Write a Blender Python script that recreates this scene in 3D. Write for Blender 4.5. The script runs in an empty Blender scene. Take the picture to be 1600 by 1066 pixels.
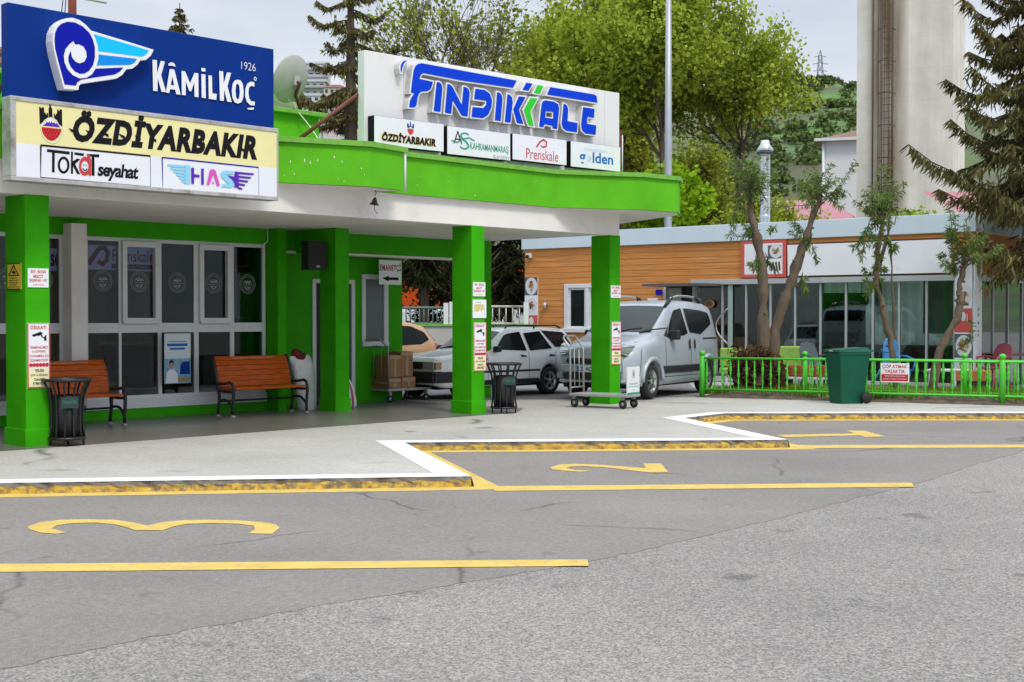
import bpy, bmesh, math, random
import numpy as np
from mathutils import Vector, Matrix
from mathutils.geometry import tessellate_polygon
random.seed(7); rng = np.random.default_rng(7)
R = math.radians
S = bpy.context.scene
COL = S.collection

# ---------------------------------------------------------------- camera, sky, sun, exposure
EYE = Vector((0, 0, 1.62)); FPX = 2100.0; PITCH = R(1.0)
cd = bpy.data.cameras.new('camera'); cam = bpy.data.objects.new('camera', cd); COL.objects.link(cam)
cam.location = EYE; cam.rotation_euler = (R(90) - PITCH, 0, 0)
cd.sensor_width = 36; cd.lens = 36 * FPX / 1600; cd.clip_end = 3000; cd.clip_start = .1
S.camera = cam
S.render.resolution_x = 1024; S.render.resolution_y = 682
SUN_DIR = Vector((.34, -.64, 1.0)).normalized()
w = bpy.data.worlds.new('World'); S.world = w; w.use_nodes = True
nt = w.node_tree; nt.nodes.clear(); N = nt.nodes.new; LK = nt.links.new
out = N('ShaderNodeOutputWorld'); mixs = N('ShaderNodeMixShader'); b1 = N('ShaderNodeBackground'); b2 = N('ShaderNodeBackground')
sky = N('ShaderNodeTexSky'); sky.sky_type = 'NISHITA'; sky.sun_disc = False
sky.sun_elevation = math.asin(SUN_DIR.z); sky.sun_rotation = math.atan2(SUN_DIR.x, SUN_DIR.y)
b1.inputs[1].default_value = .09; LK(sky.outputs[0], b1.inputs[0])
tc = N('ShaderNodeTexCoord'); mp = N('ShaderNodeMapping'); mp.inputs['Scale'].default_value = (1.0, 1.0, 3.2)
mp.inputs['Location'].default_value = (3.1, .4, .2)
nz = N('ShaderNodeTexNoise'); nz.inputs['Scale'].default_value = 2.6; nz.inputs['Detail'].default_value = 7; nz.inputs['Roughness'].default_value = .55
rp = N('ShaderNodeValToRGB'); rp.color_ramp.elements[0].position = .33; rp.color_ramp.elements[1].position = .68
rp.color_ramp.elements[0].color = (.47, .53, .65, 1); rp.color_ramp.elements[1].color = (.74, .77, .82, 1)
LK(tc.outputs['Generated'], mp.inputs[0]); LK(mp.outputs[0], nz.inputs[0]); LK(nz.outputs[0], rp.inputs[0])
sp = N('ShaderNodeSeparateXYZ'); LK(tc.outputs['Generated'], sp.inputs[0])
mr = N('ShaderNodeMapRange'); mr.inputs[1].default_value = .24; mr.inputs[2].default_value = 1.0; mr.inputs[3].default_value = 1.0; mr.inputs[4].default_value = 2.7
LK(sp.outputs['Z'], mr.inputs[0]); LK(rp.outputs[0], b2.inputs[0]); LK(mr.outputs[0], b2.inputs[1])
mixs.inputs[0].default_value = .90; LK(b1.outputs[0], mixs.inputs[1]); LK(b2.outputs[0], mixs.inputs[2]); LK(mixs.outputs[0], out.inputs[0])
ld = bpy.data.lights.new('sun', 'SUN'); ld.energy = 1.8; ld.angle = R(13); ld.color = (1, .93, .82)
sun = bpy.data.objects.new('sun', ld); COL.objects.link(sun); sun.rotation_euler = SUN_DIR.to_track_quat('Z', 'Y').to_euler(); sun.location = (0, 0, 40)
S.view_settings.view_transform = 'Standard'; S.view_settings.look = 'None'; S.view_settings.exposure = 0.22; S.view_settings.gamma = 1
S.cycles.max_bounces = 6; S.cycles.transparent_max_bounces = 12; S.cycles.use_denoising = True
S.cycles.caustics_reflective = False; S.cycles.caustics_refractive = False

# ---------------------------------------------------------------- measuring from the photograph
_f = Vector((0, math.cos(PITCH), -math.sin(PITCH))); _r = Vector((1, 0, 0)); _u = _r.cross(_f)
def ray(px, py): return (px - 800) / FPX * _r - (py - 533) / FPX * _u + _f
def gz(px, py, z=0.0):
    d = ray(px, py); return EYE + d * ((z - EYE.z) / d.z)
def gy(px, py, Y):
    d = ray(px, py); return EYE + d * (Y / d.y)
class Frame:
    def __init__(s, loc=(0, 0, 0), rz=0.0):
        s.loc = Vector(loc); s.rz = rz; s.m = Matrix.Rotation(rz, 3, 'Z'); s.mi = s.m.transposed()
    def w(s, p): return s.m @ Vector(p) + s.loc
    def l(s, p): return s.mi @ (Vector(p) - s.loc)
    def pl(s, px, py, y):          # where the sight line meets the frame's plane y = const
        o = s.l(EYE); d = s.mi @ ray(px, py); return o + d * ((y - o.y) / d.y)
W0 = Frame()
FA = Frame((0, 0, 0), R(46.5))                       # terminal facade: x along it, y into it

# ---------------------------------------------------------------- materials
def hx(h):
    h = h.lstrip('#'); v = [int(h[i:i + 2], 16) / 255 for i in (0, 2, 4)]
    return tuple(c / 12.92 if c <= .04045 else ((c + .055) / 1.055) ** 2.4 for c in v)
MATS = {}
def mat(name, col=(.5, .5, .5), rough=.6, metal=0.0, var=0.0, vs=3.0, bump=0.0, bs=60.0, spec=.5, coat=0.0, stretch=None, dirt=None, ds=1.2, dth=(.55, .72)):
    if name in MATS: return MATS[name]
    if isinstance(col, str): col = hx(col)
    m = bpy.data.materials.new(name); m.use_nodes = True; MATS[name] = m
    t = m.node_tree; b = t.nodes['Principled BSDF']
    b.inputs['Base Color'].default_value = (*col, 1); b.inputs['Roughness'].default_value = rough; b.inputs['Metallic'].default_value = metal
    b.inputs['Specular IOR Level'].default_value = spec; b.inputs['Coat Weight'].default_value = coat
    co = t.nodes.new('ShaderNodeTexCoord'); vec = co.outputs['Object']
    if stretch:
        mp = t.nodes.new('ShaderNodeMapping'); mp.inputs['Scale'].default_value = stretch; t.links.new(vec, mp.inputs[0]); vec = mp.outputs[0]
    c_out = None
    if var:
        n = t.nodes.new('ShaderNodeTexNoise'); n.inputs['Scale'].default_value = vs; n.inputs['Detail'].default_value = 6; n.inputs['Roughness'].default_value = .6
        t.links.new(vec, n.inputs[0]); r = t.nodes.new('ShaderNodeValToRGB')
        r.color_ramp.elements[0].position = .3; r.color_ramp.elements[1].position = .7
        r.color_ramp.elements[0].color = (*[c * (1 - var) for c in col], 1); r.color_ramp.elements[1].color = (*[min(1, c * (1 + var)) for c in col], 1)
        t.links.new(n.outputs[0], r.inputs[0]); c_out = r.outputs[0]
        rr = t.nodes.new('ShaderNodeMapRange'); rr.inputs[3].default_value = max(.02, rough - .12); rr.inputs[4].default_value = min(1, rough + .12)
        t.links.new(n.outputs[0], rr.inputs[0]); t.links.new(rr.outputs[0], b.inputs['Roughness'])
    if dirt:
        n2 = t.nodes.new('ShaderNodeTexNoise'); n2.inputs['Scale'].default_value = ds; n2.inputs['Detail'].default_value = 8; n2.inputs['Roughness'].default_value = .7
        t.links.new(vec, n2.inputs[0]); m2 = t.nodes.new('ShaderNodeMapRange'); m2.inputs[1].default_value = dth[0]; m2.inputs[2].default_value = dth[1]
        t.links.new(n2.outputs[0], m2.inputs[0]); mx = t.nodes.new('ShaderNodeMix'); mx.data_type = 'RGBA'
        t.links.new(m2.outputs[0], mx.inputs[0]); mx.inputs[7].default_value = (*dirt, 1)
        if c_out: t.links.new(c_out, mx.inputs[6])
        else: mx.inputs[6].default_value = (*col, 1)
        c_out = mx.outputs[2]
    if c_out: t.links.new(c_out, b.inputs['Base Color'])
    if bump:
        n = t.nodes.new('ShaderNodeTexNoise'); n.inputs['Scale'].default_value = bs; n.inputs['Detail'].default_value = 4; t.links.new(vec, n.inputs[0])
        bp = t.nodes.new('ShaderNodeBump'); bp.inputs['Strength'].default_value = bump; bp.inputs['Distance'].default_value = .01
        t.links.new(n.outputs[0], bp.inputs['Height']); t.links.new(bp.outputs[0], b.inputs['Normal'])
    return m
def glassmat(name, tint=(.9, .95, .93), trans=.85, refl=.09):
    if name in MATS: return MATS[name]
    m = bpy.data.materials.new(name); m.use_nodes = True; MATS[name] = m; t = m.node_tree; t.nodes.clear()
    o = t.nodes.new('ShaderNodeOutputMaterial'); tr = t.nodes.new('ShaderNodeBsdfTransparent'); gl = t.nodes.new('ShaderNodeBsdfGlossy'); mx = t.nodes.new('ShaderNodeMixShader')
    tr.inputs[0].default_value = (*[c * trans for c in tint], 1); gl.inputs['Roughness'].default_value = .02; gl.inputs['Color'].default_value = (.95, .97, 1, 1)
    fr = t.nodes.new('ShaderNodeFresnel'); fr.inputs[0].default_value = 1.5; ad = t.nodes.new('ShaderNodeMath'); ad.operation = 'ADD'; ad.inputs[1].default_value = refl; ad.use_clamp = True
    ad.operation = 'MULTIPLY'; t.links.new(fr.outputs[0], ad.inputs[0]); t.links.new(ad.outputs[0], mx.inputs[0]); t.links.new(tr.outputs[0], mx.inputs[1]); t.links.new(gl.outputs[0], mx.inputs[2]); t.links.new(mx.outputs[0], o.inputs[0])
    return m
def leafmat(name, c1, c2, ns=1.2, trl=.35):
    if name in MATS: return MATS[name]
    m = bpy.data.materials.new(name); m.use_nodes = True; MATS[name] = m; t = m.node_tree; t.nodes.clear()
    o = t.nodes.new('ShaderNodeOutputMaterial'); d = t.nodes.new('ShaderNodeBsdfDiffuse'); tr = t.nodes.new('ShaderNodeBsdfTranslucent'); mx = t.nodes.new('ShaderNodeMixShader'); mx.inputs[0].default_value = trl
    g = t.nodes.new('ShaderNodeNewGeometry'); co = t.nodes.new('ShaderNodeTexCoord'); n = t.nodes.new('ShaderNodeTexNoise'); n.inputs['Scale'].default_value = ns
    t.links.new(co.outputs['Object'], n.inputs[0]); a = t.nodes.new('ShaderNodeMath'); a.operation = 'MULTIPLY_ADD'; a.inputs[1].default_value = .55
    t.links.new(g.outputs['Random Per Island'], a.inputs[0]); s = t.nodes.new('ShaderNodeMath'); s.operation = 'SUBTRACT'; s.inputs[1].default_value = .28
    t.links.new(n.outputs[0], s.inputs[0]); t.links.new(s.outputs[0], a.inputs[2])
    r = t.nodes.new('ShaderNodeValToRGB'); r.color_ramp.elements[0].position = .15; r.color_ramp.elements[1].position = .85
    r.color_ramp.elements[0].color = (*c1, 1); r.color_ramp.elements[1].color = (*c2, 1); t.links.new(a.outputs[0], r.inputs[0])
    t.links.new(r.outputs[0], d.inputs[0]); t.links.new(r.outputs[0], tr.inputs[0]); t.links.new(d.outputs[0], mx.inputs[1]); t.links.new(tr.outputs[0], mx.inputs[2]); t.links.new(mx.outputs[0], o.inputs[0])
    return m

# ---------------------------------------------------------------- mesh building
ORG = {}      # object name -> (frame, origin in the frame)
def tag(o, label=None, cat=None, group=None, kind=None):
    if label: o['label'] = label
    if cat: o['category'] = cat
    if group: o['group'] = group
    if kind: o['kind'] = kind
    return o
def thing(name, label, cat, fr=W0, org=(0, 0, 0), group=None):
    o = bpy.data.objects.new(name, None); COL.objects.link(o); o.empty_display_size = .2
    o.location = fr.w(org); o.rotation_euler = (0, 0, fr.rz); ORG[o.name] = (fr, Vector(org)); return tag(o, label, cat, group)
def copy_tree(o, parent=None):
    c = o.copy(); COL.objects.link(c); c.parent = parent
    if o.name in ORG: ORG[c.name] = ORG[o.name]
    for ch in list(o.children): copy_tree(ch, c)
    return c
_TX = {}
def text_geo(s, bold=0.0, spacing=1.0):
    k = (s, bold, spacing)
    if k in _TX: return _TX[k]
    c = bpy.data.curves.new('lettering', 'FONT'); c.body = s; c.offset = bold; c.resolution_u = 3; c.align_x = 'CENTER'; c.space_character = spacing; c.space_line = .95
    o = bpy.data.objects.new('lettering', c); COL.objects.link(o); bpy.context.view_layer.update()
    me = bpy.data.meshes.new_from_object(o.evaluated_get(bpy.context.evaluated_depsgraph_get()))
    v = np.array([x.co[:2] for x in me.vertices]); f = [tuple(p.vertices) for p in me.polygons]
    bpy.data.objects.remove(o); bpy.data.curves.remove(c); bpy.data.meshes.remove(me)
    lo, hi = v.min(0), v.max(0); v = (v - lo) / (hi - lo); _TX[k] = (v, f); return _TX[k]
class MB:
    def __init__(s): s.V = []; s.F = []; s.M = []; s.S = []; s.mats = []
    def mi(s, m):
        if m not in s.mats: s.mats.append(m)
        return s.mats.index(m)
    def add(s, vs, fs, m, smooth=False):
        b = len(s.V); k = s.mi(m); s.V.extend([tuple(v) for v in vs])
        for f in fs: s.F.append(tuple(b + i for i in f)); s.M.append(k); s.S.append(smooth)
        return s
    def box(s, x0, x1, y0, y1, z0, z1, m):
        x0, x1 = min(x0, x1), max(x0, x1); y0, y1 = min(y0, y1), max(y0, y1); z0, z1 = min(z0, z1), max(z0, z1)
        return s.add([(x0, y0, z0), (x1, y0, z0), (x1, y1, z0), (x0, y1, z0), (x0, y0, z1), (x1, y0, z1), (x1, y1, z1), (x0, y1, z1)],
                     [(0, 3, 2, 1), (4, 5, 6, 7), (0, 1, 5, 4), (1, 2, 6, 5), (2, 3, 7, 6), (3, 0, 4, 7)], m)
    def obox(s, c, ax, m):
        c = Vector(c); a, b, d = [Vector(v) for v in ax]
        vs = [c + i * a + j * b + k * d for k in (-1, 1) for i, j in ((-1, -1), (1, -1), (1, 1), (-1, 1))]
        return s.add(vs, [(0, 3, 2, 1), (4, 5, 6, 7), (0, 1, 5, 4), (1, 2, 6, 5), (2, 3, 7, 6), (3, 0, 4, 7)], m)
    def tube(s, pts, r, m, n=8, caps=True, smooth=True, squash=1.0):
        pts = [Vector(p) for p in pts]; rs = r if isinstance(r, (list, tuple)) else [r] * len(pts)
        vs = []; fs = []; ref = None
        for i, p in enumerate(pts):
            t = (pts[min(i + 1, len(pts) - 1)] - pts[max(i - 1, 0)])
            t = t.normalized() if t.length > 1e-9 else Vector((0, 0, 1))
            if ref is None: ref = Vector((1, 0, 0)) if abs(t.x) < .8 else Vector((0, 1, 0))
            a = (ref - t * ref.dot(t)).normalized(); ref = a; b = t.cross(a)
            for k in range(n):
                q = 2 * math.pi * (k + .5) / n; vs.append(p + a * math.cos(q) * rs[i] + b * math.sin(q) * rs[i] * squash)
        for i in range(len(pts) - 1):
            for k in range(n): fs.append((i * n + k, i * n + (k + 1) % n, (i + 1) * n + (k + 1) % n, (i + 1) * n + k))
        if caps: fs.append(tuple(range(n))[::-1]); fs.append(tuple((len(pts) - 1) * n + k for k in range(n)))
        return s.add(vs, fs, m, smooth)
    def lathe(s, prof, c, m, n=20, ax=(0, 0, 1), smooth=True, caps=True):
        z = Vector(ax).normalized(); x = (Vector((1, 0, 0)) if abs(z.x) < .8 else Vector((0, 1, 0))); x = (x - z * x.dot(z)).normalized(); y = z.cross(x); c = Vector(c)
        vs = []; fs = []; k = len(prof)
        for i in range(n):
            q = 2 * math.pi * i / n
            for r, h in prof: vs.append(c + z * h + (x * math.cos(q) + y * math.sin(q)) * r)
        for i in range(n):
            j = (i + 1) % n
            for a in range(k - 1): fs.append((i * k + a, j * k + a, j * k + a + 1, i * k + a + 1))
        s.add(vs, fs, m, smooth)
        for e, rev in ((0, True), (k - 1, False)):
            if caps and prof[e][0] > 1e-4:
                r, h = prof[e]; cv = [c + z * h + (x * math.cos(2 * math.pi * i / n) + y * math.sin(2 * math.pi * i / n)) * r for i in range(n)]
                s.add(cv, [tuple(range(n))[::-1] if rev else tuple(range(n))], m)
        return s
    def poly(s, loop, fn, m, holes=()):       # flat filled shape
        ls = [list(loop)] + [list(h) for h in holes]; fl = [p for l in ls for p in l]
        tr = tessellate_polygon([[Vector((p[0], p[1], 0)) for p in l] for l in ls])
        fs = []
        for t in tr:
            a, b, c = [fl[i] for i in t]; ar = (b[0] - a[0]) * (c[1] - a[1]) - (b[1] - a[1]) * (c[0] - a[0])
            fs.append(tuple(t) if ar > 0 else tuple(t)[::-1])
        return s.add([fn(p[0], p[1]) for p in fl], fs, m)
    def prism(s, loop, fn0, fn1, m, mtop=None, holes=(), back=True):
        s.poly(loop, fn1, mtop or m, holes)
        if back:
            k = len(s.F); s.poly(loop, fn0, m, holes)
            for i in range(k, len(s.F)): s.F[i] = s.F[i][::-1]
        for l in [loop] + list(holes):
            n = len(l); ar = sum(l[i][0] * l[(i + 1) % n][1] - l[(i + 1) % n][0] * l[i][1] for i in range(n))
            fs = [(i, (i + 1) % n, n + (i + 1) % n, n + i) for i in range(n)]
            if (ar < 0) != (l is not loop): fs = [f[::-1] for f in fs]
            s.add([fn0(*p) for p in l] + [fn1(*p) for p in l], fs, m)
        return s
    def text(s, t, rect, fn, m, bold=.0, shear=0.0, spacing=1.0, fn0=None):
        v, f = text_geo(t, bold, spacing); u0, v0, u1, v1 = rect; h = v1 - v0
        vv = [fn(u0 + (u1 - u0 - shear * h) * p[0] + shear * h * p[1], v0 + h * p[1]) for p in v]
        return s.add(vv, f, m)
    def build(s, name, parent=None, fr=W0, org=(0, 0, 0), bevel=0, seg=2, sub=0, weld=False):
        if parent is not None: fr, org = ORG[parent.name]
        org = Vector(org); me = bpy.data.meshes.new(name)
        me.from_pydata([tuple(Vector(v) - org) for v in s.V], [], s.F)
        for m in s.mats: me.materials.append(m)
        me.polygons.foreach_set('material_index', s.M); me.polygons.foreach_set('use_smooth', s.S); me.update()
        o = bpy.data.objects.new(name, me); COL.objects.link(o); ORG[o.name] = (fr, org)
        if parent is not None: o.parent = parent
        else: o.location = fr.w(org); o.rotation_euler = (0, 0, fr.rz)
        if bevel:
            b = o.modifiers.new('edge', 'BEVEL'); b.width = bevel; b.segments = seg; b.limit_method = 'ANGLE'; b.angle_limit = R(40); b.harden_normals = False
        if sub:
            b = o.modifiers.new('round', 'SUBSURF'); b.levels = sub; b.render_levels = sub
        return o
def offset_path(pts, d, closed=True):           # 2D miter offset, positive = to the right of travel
    n = len(pts); out = []
    for i in range(n):
        p = Vector(pts[i][:2]); a = Vector(pts[i - 1][:2]) if (i or closed) else None; b = Vector(pts[(i + 1) % n][:2]) if (i < n - 1 or closed) else None
        ns = []
        for q0, q1 in ((a, p), (p, b)):
            if q0 is None or q1 is None or (q1 - q0).length < 1e-9: continue
            t = (q1 - q0).normalized(); ns.append(Vector((t.y, -t.x)))
        if not ns: out.append(tuple(p)); continue
        if len(ns) == 1: out.append(tuple(p + ns[0] * d)); continue
        b_ = ns[0] + ns[1]
        if b_.length < .2: out.append(tuple(p + ns[0] * d)); continue
        b_.normalize(); k = min(3.0, 1 / max(.2, b_.dot(ns[0]))); out.append(tuple(p + b_ * d * k))
    return out
def grow(loop, d):                              # outline grown by d
    ar = sum(loop[i][0] * loop[(i + 1) % len(loop)][1] - loop[(i + 1) % len(loop)][0] * loop[i][1] for i in range(len(loop)))
    return offset_path(loop, d if ar > 0 else -d)
# ---------------------------------------------------------------- ground, platform, road paint
def ground_mat(name, stones, c_lo, c_hi, base_mix, crack=0.0, patch=.25, rough=.9, patches=.35, spot=.70):
    m = bpy.data.materials.new(name); m.use_nodes = True; MATS[name] = m; t = m.node_tree; b = t.nodes['Principled BSDF']; b.inputs['Roughness'].default_value = rough
    L = t.links.new; n = t.nodes.new; co = n('ShaderNodeTexCoord'); vec = co.outputs['Object']
    v = n('ShaderNodeTexVoronoi'); v.inputs['Scale'].default_value = stones; L(vec, v.inputs[0])
    bw = n('ShaderNodeRGBToBW'); L(v.outputs['Color'], bw.inputs[0])
    r = n('ShaderNodeValToRGB'); r.color_ramp.elements[0].color = (*c_lo, 1); r.color_ramp.elements[1].color = (*c_hi, 1); r.color_ramp.elements[0].position = .2; r.color_ramp.elements[1].position = .85; L(bw.outputs[0], r.inputs[0])
    n2 = n('ShaderNodeTexNoise'); n2.inputs['Scale'].default_value = patch; n2.inputs['Detail'].default_value = 9; n2.inputs['Roughness'].default_value = .65; L(vec, n2.inputs[0])
    r2 = n('ShaderNodeMapRange'); r2.inputs[1].default_value = .3; r2.inputs[2].default_value = .7; r2.inputs[3].default_value = 1 - patches; r2.inputs[4].default_value = 1 + patches * .6; L(n2.outputs[0], r2.inputs[0])
    mu = n('ShaderNodeMix'); mu.data_type = 'RGBA'; mu.blend_type = 'MULTIPLY'; mu.inputs[0].default_value = 1; L(r.outputs[0], mu.inputs[6]); L(r2.outputs[0], mu.inputs[7]); c = mu.outputs[2]
    n3 = n('ShaderNodeTexNoise'); n3.inputs['Scale'].default_value = 22; n3.inputs['Detail'].default_value = 5; L(vec, n3.inputs[0])
    r3 = n('ShaderNodeMapRange'); r3.inputs[1].default_value = .3; r3.inputs[2].default_value = .7; r3.inputs[3].default_value = .86; r3.inputs[4].default_value = 1.12; L(n3.outputs[0], r3.inputs[0])
    mu2 = n('ShaderNodeMix'); mu2.data_type = 'RGBA'; mu2.blend_type = 'MULTIPLY'; mu2.inputs[0].default_value = 1; L(c, mu2.inputs[6]); L(r3.outputs[0], mu2.inputs[7]); c = mu2.outputs[2]
    if crack:
        ds = n('ShaderNodeTexNoise'); ds.inputs['Scale'].default_value = 1.3; ds.inputs['Detail'].default_value = 6; L(vec, ds.inputs[0])
        mx = n('ShaderNodeMix'); mx.data_type = 'RGBA'; mx.inputs[0].default_value = .35; L(vec, mx.inputs[6]); L(ds.outputs['Color'], mx.inputs[7])
        vc = n('ShaderNodeTexVoronoi'); vc.feature = 'DISTANCE_TO_EDGE'; vc.inputs['Scale'].default_value = crack; L(mx.outputs[2], vc.inputs[0])
        rc = n('ShaderNodeMapRange'); rc.inputs[1].default_value = 0; rc.inputs[2].default_value = .009; rc.inputs[3].default_value = 1; rc.inputs[4].default_value = 0; L(vc.outputs['Distance'], rc.inputs[0])
        gate = n('ShaderNodeTexNoise'); gate.inputs['Scale'].default_value = .8; L(vec, gate.inputs[0]); gm = n('ShaderNodeMapRange'); gm.inputs[1].default_value = .50; gm.inputs[2].default_value = .62; gm.inputs[4].default_value = .75; L(gate.outputs[0], gm.inputs[0])
        ml = n('ShaderNodeMath'); ml.operation = 'MULTIPLY'; L(rc.outputs[0], ml.inputs[0]); L(gm.outputs[0], ml.inputs[1])
        mc = n('ShaderNodeMix'); mc.data_type = 'RGBA'; L(ml.outputs[0], mc.inputs[0]); L(c, mc.inputs[6]); mc.inputs[7].default_value = (.05, .045, .04, 1); c = mc.outputs[2]
    # oil spots
    so = n('ShaderNodeTexNoise'); so.inputs['Scale'].default_value = 1.7; so.inputs['Detail'].default_value = 3; L(vec, so.inputs[0])
    sr = n('ShaderNodeMapRange'); sr.inputs[1].default_value = spot; sr.inputs[2].default_value = spot + .05; sr.inputs[4].default_value = .5; L(so.outputs[0], sr.inputs[0])
    ms = n('ShaderNodeMix'); ms.data_type = 'RGBA'; L(sr.outputs[0], ms.inputs[0]); L(c, ms.inputs[6]); ms.inputs[7].default_value = (.06, .055, .05, 1); c = ms.outputs[2]
    L(c, b.inputs['Base Color']); bp = n('ShaderNodeBump'); bp.inputs['Strength'].default_value = base_mix; bp.inputs['Distance'].default_value = .012; L(v.outputs['Distance'], bp.inputs['Height']); L(bp.outputs[0], b.inputs['Normal'])
    return m
m_road = ground_mat('rough_asphalt', 95, (.150, .142, .130), (.375, .350, .320), .45, patches=.24, spot=.645)
m_apron = ground_mat('smooth_asphalt', 170, (.172, .158, .142), (.278, .254, .230), .25, crack=.42, spot=.69, patches=.22)
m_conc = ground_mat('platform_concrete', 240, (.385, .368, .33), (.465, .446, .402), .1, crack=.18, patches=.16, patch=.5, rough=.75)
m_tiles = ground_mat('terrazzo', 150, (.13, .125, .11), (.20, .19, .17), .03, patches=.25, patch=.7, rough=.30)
m_white = mat('kerb_white_paint', (.74, .75, .77), .7, var=.08, vs=5, dirt=(.42, .41, .38), ds=3, dth=(.6, .78))
m_line = mat('road_yellow_paint', hx('#cfb052'), .8, var=.16, vs=4, dirt=(.30, .26, .19), ds=16, dth=(.49, .72))
m_kface = mat('kerb_yellow_paint', hx('#bd9a35'), .85, var=.25, vs=9, bump=.5, bs=40, dirt=(.15, .12, .08), ds=13.0, dth=(.44, .62))
m_kdark = mat('kerb_bare_concrete', (.16, .14, .12), .9, var=.35, vs=12, bump=.8, bs=50)
PZ = .10
def sheet(name, pts, z, m, kind='structure', mb=None):
    mb = mb or MB(); mb.poly([p[:2] for p in pts], lambda x, y: (x, y, z), m)
    return tag(mb.build(name), kind=kind)
mb = MB(); g = 700
mb.add([(-g, -60, 0), (g, -60, 0), (g, g, 0), (-g, g, 0)], [(0, 1, 2, 3)], m_road); tag(mb.build('ground'), kind='structure')
bnd = [(-120, 1085), (0, 1047), (130, 1019), (250, 993), (390, 968), (500, 947), (640, 926), (760, 905), (860, 889), (921, 878), (1020, 857), (1130, 831), (1250, 802), (1350, 776), (1430, 757), (1520, 728), (1600, 705), (1720, 672)]
bp = [gz(*p) for p in bnd]; fine = []
for a, b in zip(bp[:-1], bp[1:]):
    for k in range(8):
        p = a.lerp(b, k / 8); fine.append((p.x + random.uniform(-.025, .025), p.y + random.uniform(-.02, .02)))
mb = MB(); mb.prism(fine + [(30, 30), (30, 60), (-40, 60), (-40, 3)], lambda x, y: (x, y, -.01), lambda x, y: (x, y, .004), m_apron)
tag(mb.build('road'), kind='structure')
# platform with saw-tooth kerb
kpx = [(-140, 758.5), (0, 755.5), (365, 750), (736, 744.8), (632, 692), (1231, 687.5), (1069, 653.5), (1132, 646.3), (1400, 646), (1800, 646)]
kp = [gz(x, y, PZ) for x, y in kpx]
back = [(25, 24.5), (25, 60), (-60, 60), (-60, kp[0].y - .3)]
mb = MB(); loop = [(p.x, p.y) for p in kp] + back
mb.poly(loop, lambda x, y: (x, y, PZ), m_conc); tag(mb.build('pavement'), kind='structure')
inner = offset_path([(p.x, p.y) for p in kp], -.30, False)
mb = MB()
for i in range(len(kp) - 1):
    a, b = kp[i], kp[i + 1]; ai, bi = inner[i], inner[i + 1]
    mb.add([(a.x, a.y, PZ + .004), (b.x, b.y, PZ + .004), (bi[0], bi[1], PZ + .004), (ai[0], ai[1], PZ + .004)], [(0, 1, 2, 3)], m_white)
    n = max(2, int((b - a).length / .07)); prev = None       # uneven worn face
    d = (b - a).normalized(); nr = Vector((d.y, -d.x, 0)); rows = []
    for k in range(n + 1):
        p = a.lerp(b, k / n); e = 0 if k in (0, n) else 1
        j1, j2 = random.uniform(-.012, .008) * e, random.uniform(-.018, .012) * e
        if k % 13 == 6: j1, j2 = -.022, -.03
        rows.append([(p.x + nr.x * (.0 + j1), p.y + nr.y * j1, PZ + .0035), (p.x + nr.x * (.012 + j2), p.y + nr.y * (.012 + j2), PZ * .70 + j1), (p.x + nr.x * (.02 + j1), p.y + nr.y * (.02 + j1), .045), (p.x + nr.x * .03, p.y + nr.y * .03, .0)])
    vs = [v for r_ in rows for v in r_]; 
    mb.add(vs, [(4 * k, 4 * k + 1, 4 * k + 5, 4 * k + 4) for k in range(n)], m_kdark)
    mb.add(vs, [(4 * k + q, 4 * k + q + 1, 4 * k + q + 5, 4 * k + q + 4) for k in range(n) for q in (1, 2)], m_kface)
tag(mb.build('kerb'), kind='structure')
mb = MB(); LZ = .0062
kb = [(p.x, p.y) for p in kp]; o1 = offset_path(kb, .02, False); o2 = offset_path(kb, .26, False)
for i in range(len(kb) - 1):
    q = [gz(*kpx[i], PZ), gz(*kpx[i + 1], PZ)]
    mb.add([(*o1[i], LZ), (*o2[i], LZ), (*o2[i + 1], LZ), (*o1[i + 1], LZ)], [(0, 1, 2, 3)], m_line)
def pxpoly(pts): p = [gz(x, y) for x, y in pts]; mb.poly([(q.x, q.y) for q in p], lambda x, y: (x, y, LZ + .0018), m_line)
pxpoly([(-120, 884), (918, 876), (920, 886), (-120, 897)]); pxpoly([(760, 761), (1424, 755.5), (1429, 762), (775, 768.5)]); pxpoly([(1238, 696.5), (1750, 695.5), (1750, 700), (1246, 701.5)])
z3 = [(150, 85), (215, 62), (330, 48), (480, 45), (620, 48), (720, 62), (800, 80), (880, 62), (1000, 50), (1150, 48), (1300, 52), (1420, 60), (1500, 72), (1520, 92), (1480, 125), (1350, 122), (1385, 100), (1380, 80), (1300, 70), (1160, 66), (1020, 70), (940, 85), (885, 105), (735, 105), (700, 92), (620, 72), (520, 63), (400, 66), (310, 78), (280, 95), (360, 118), (310, 125), (220, 118), (160, 100)]
pxpoly([(x / 3.478, 800 + y / 3.478) for x, y in z3])
z2 = [(0, 685), (60, 668), (150, 664), (280, 668), (450, 680), (597, 692), (580, 662), (690, 662), (738, 716), (620, 718), (480, 702), (330, 685), (200, 678), (120, 682), (100, 690), (150, 702), (250, 708), (190, 714), (80, 706), (10, 698)]
pxpoly([(860 + x / 4, 560 + y / 4) for x, y in z2])
pxpoly([(1212, 680.5), (1335, 678.2), (1322, 673.8), (1350, 673.8), (1383, 683), (1352, 684), (1344, 681.2), (1226, 684)])
tag(mb.build('road_markings'), kind='structure')
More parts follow.
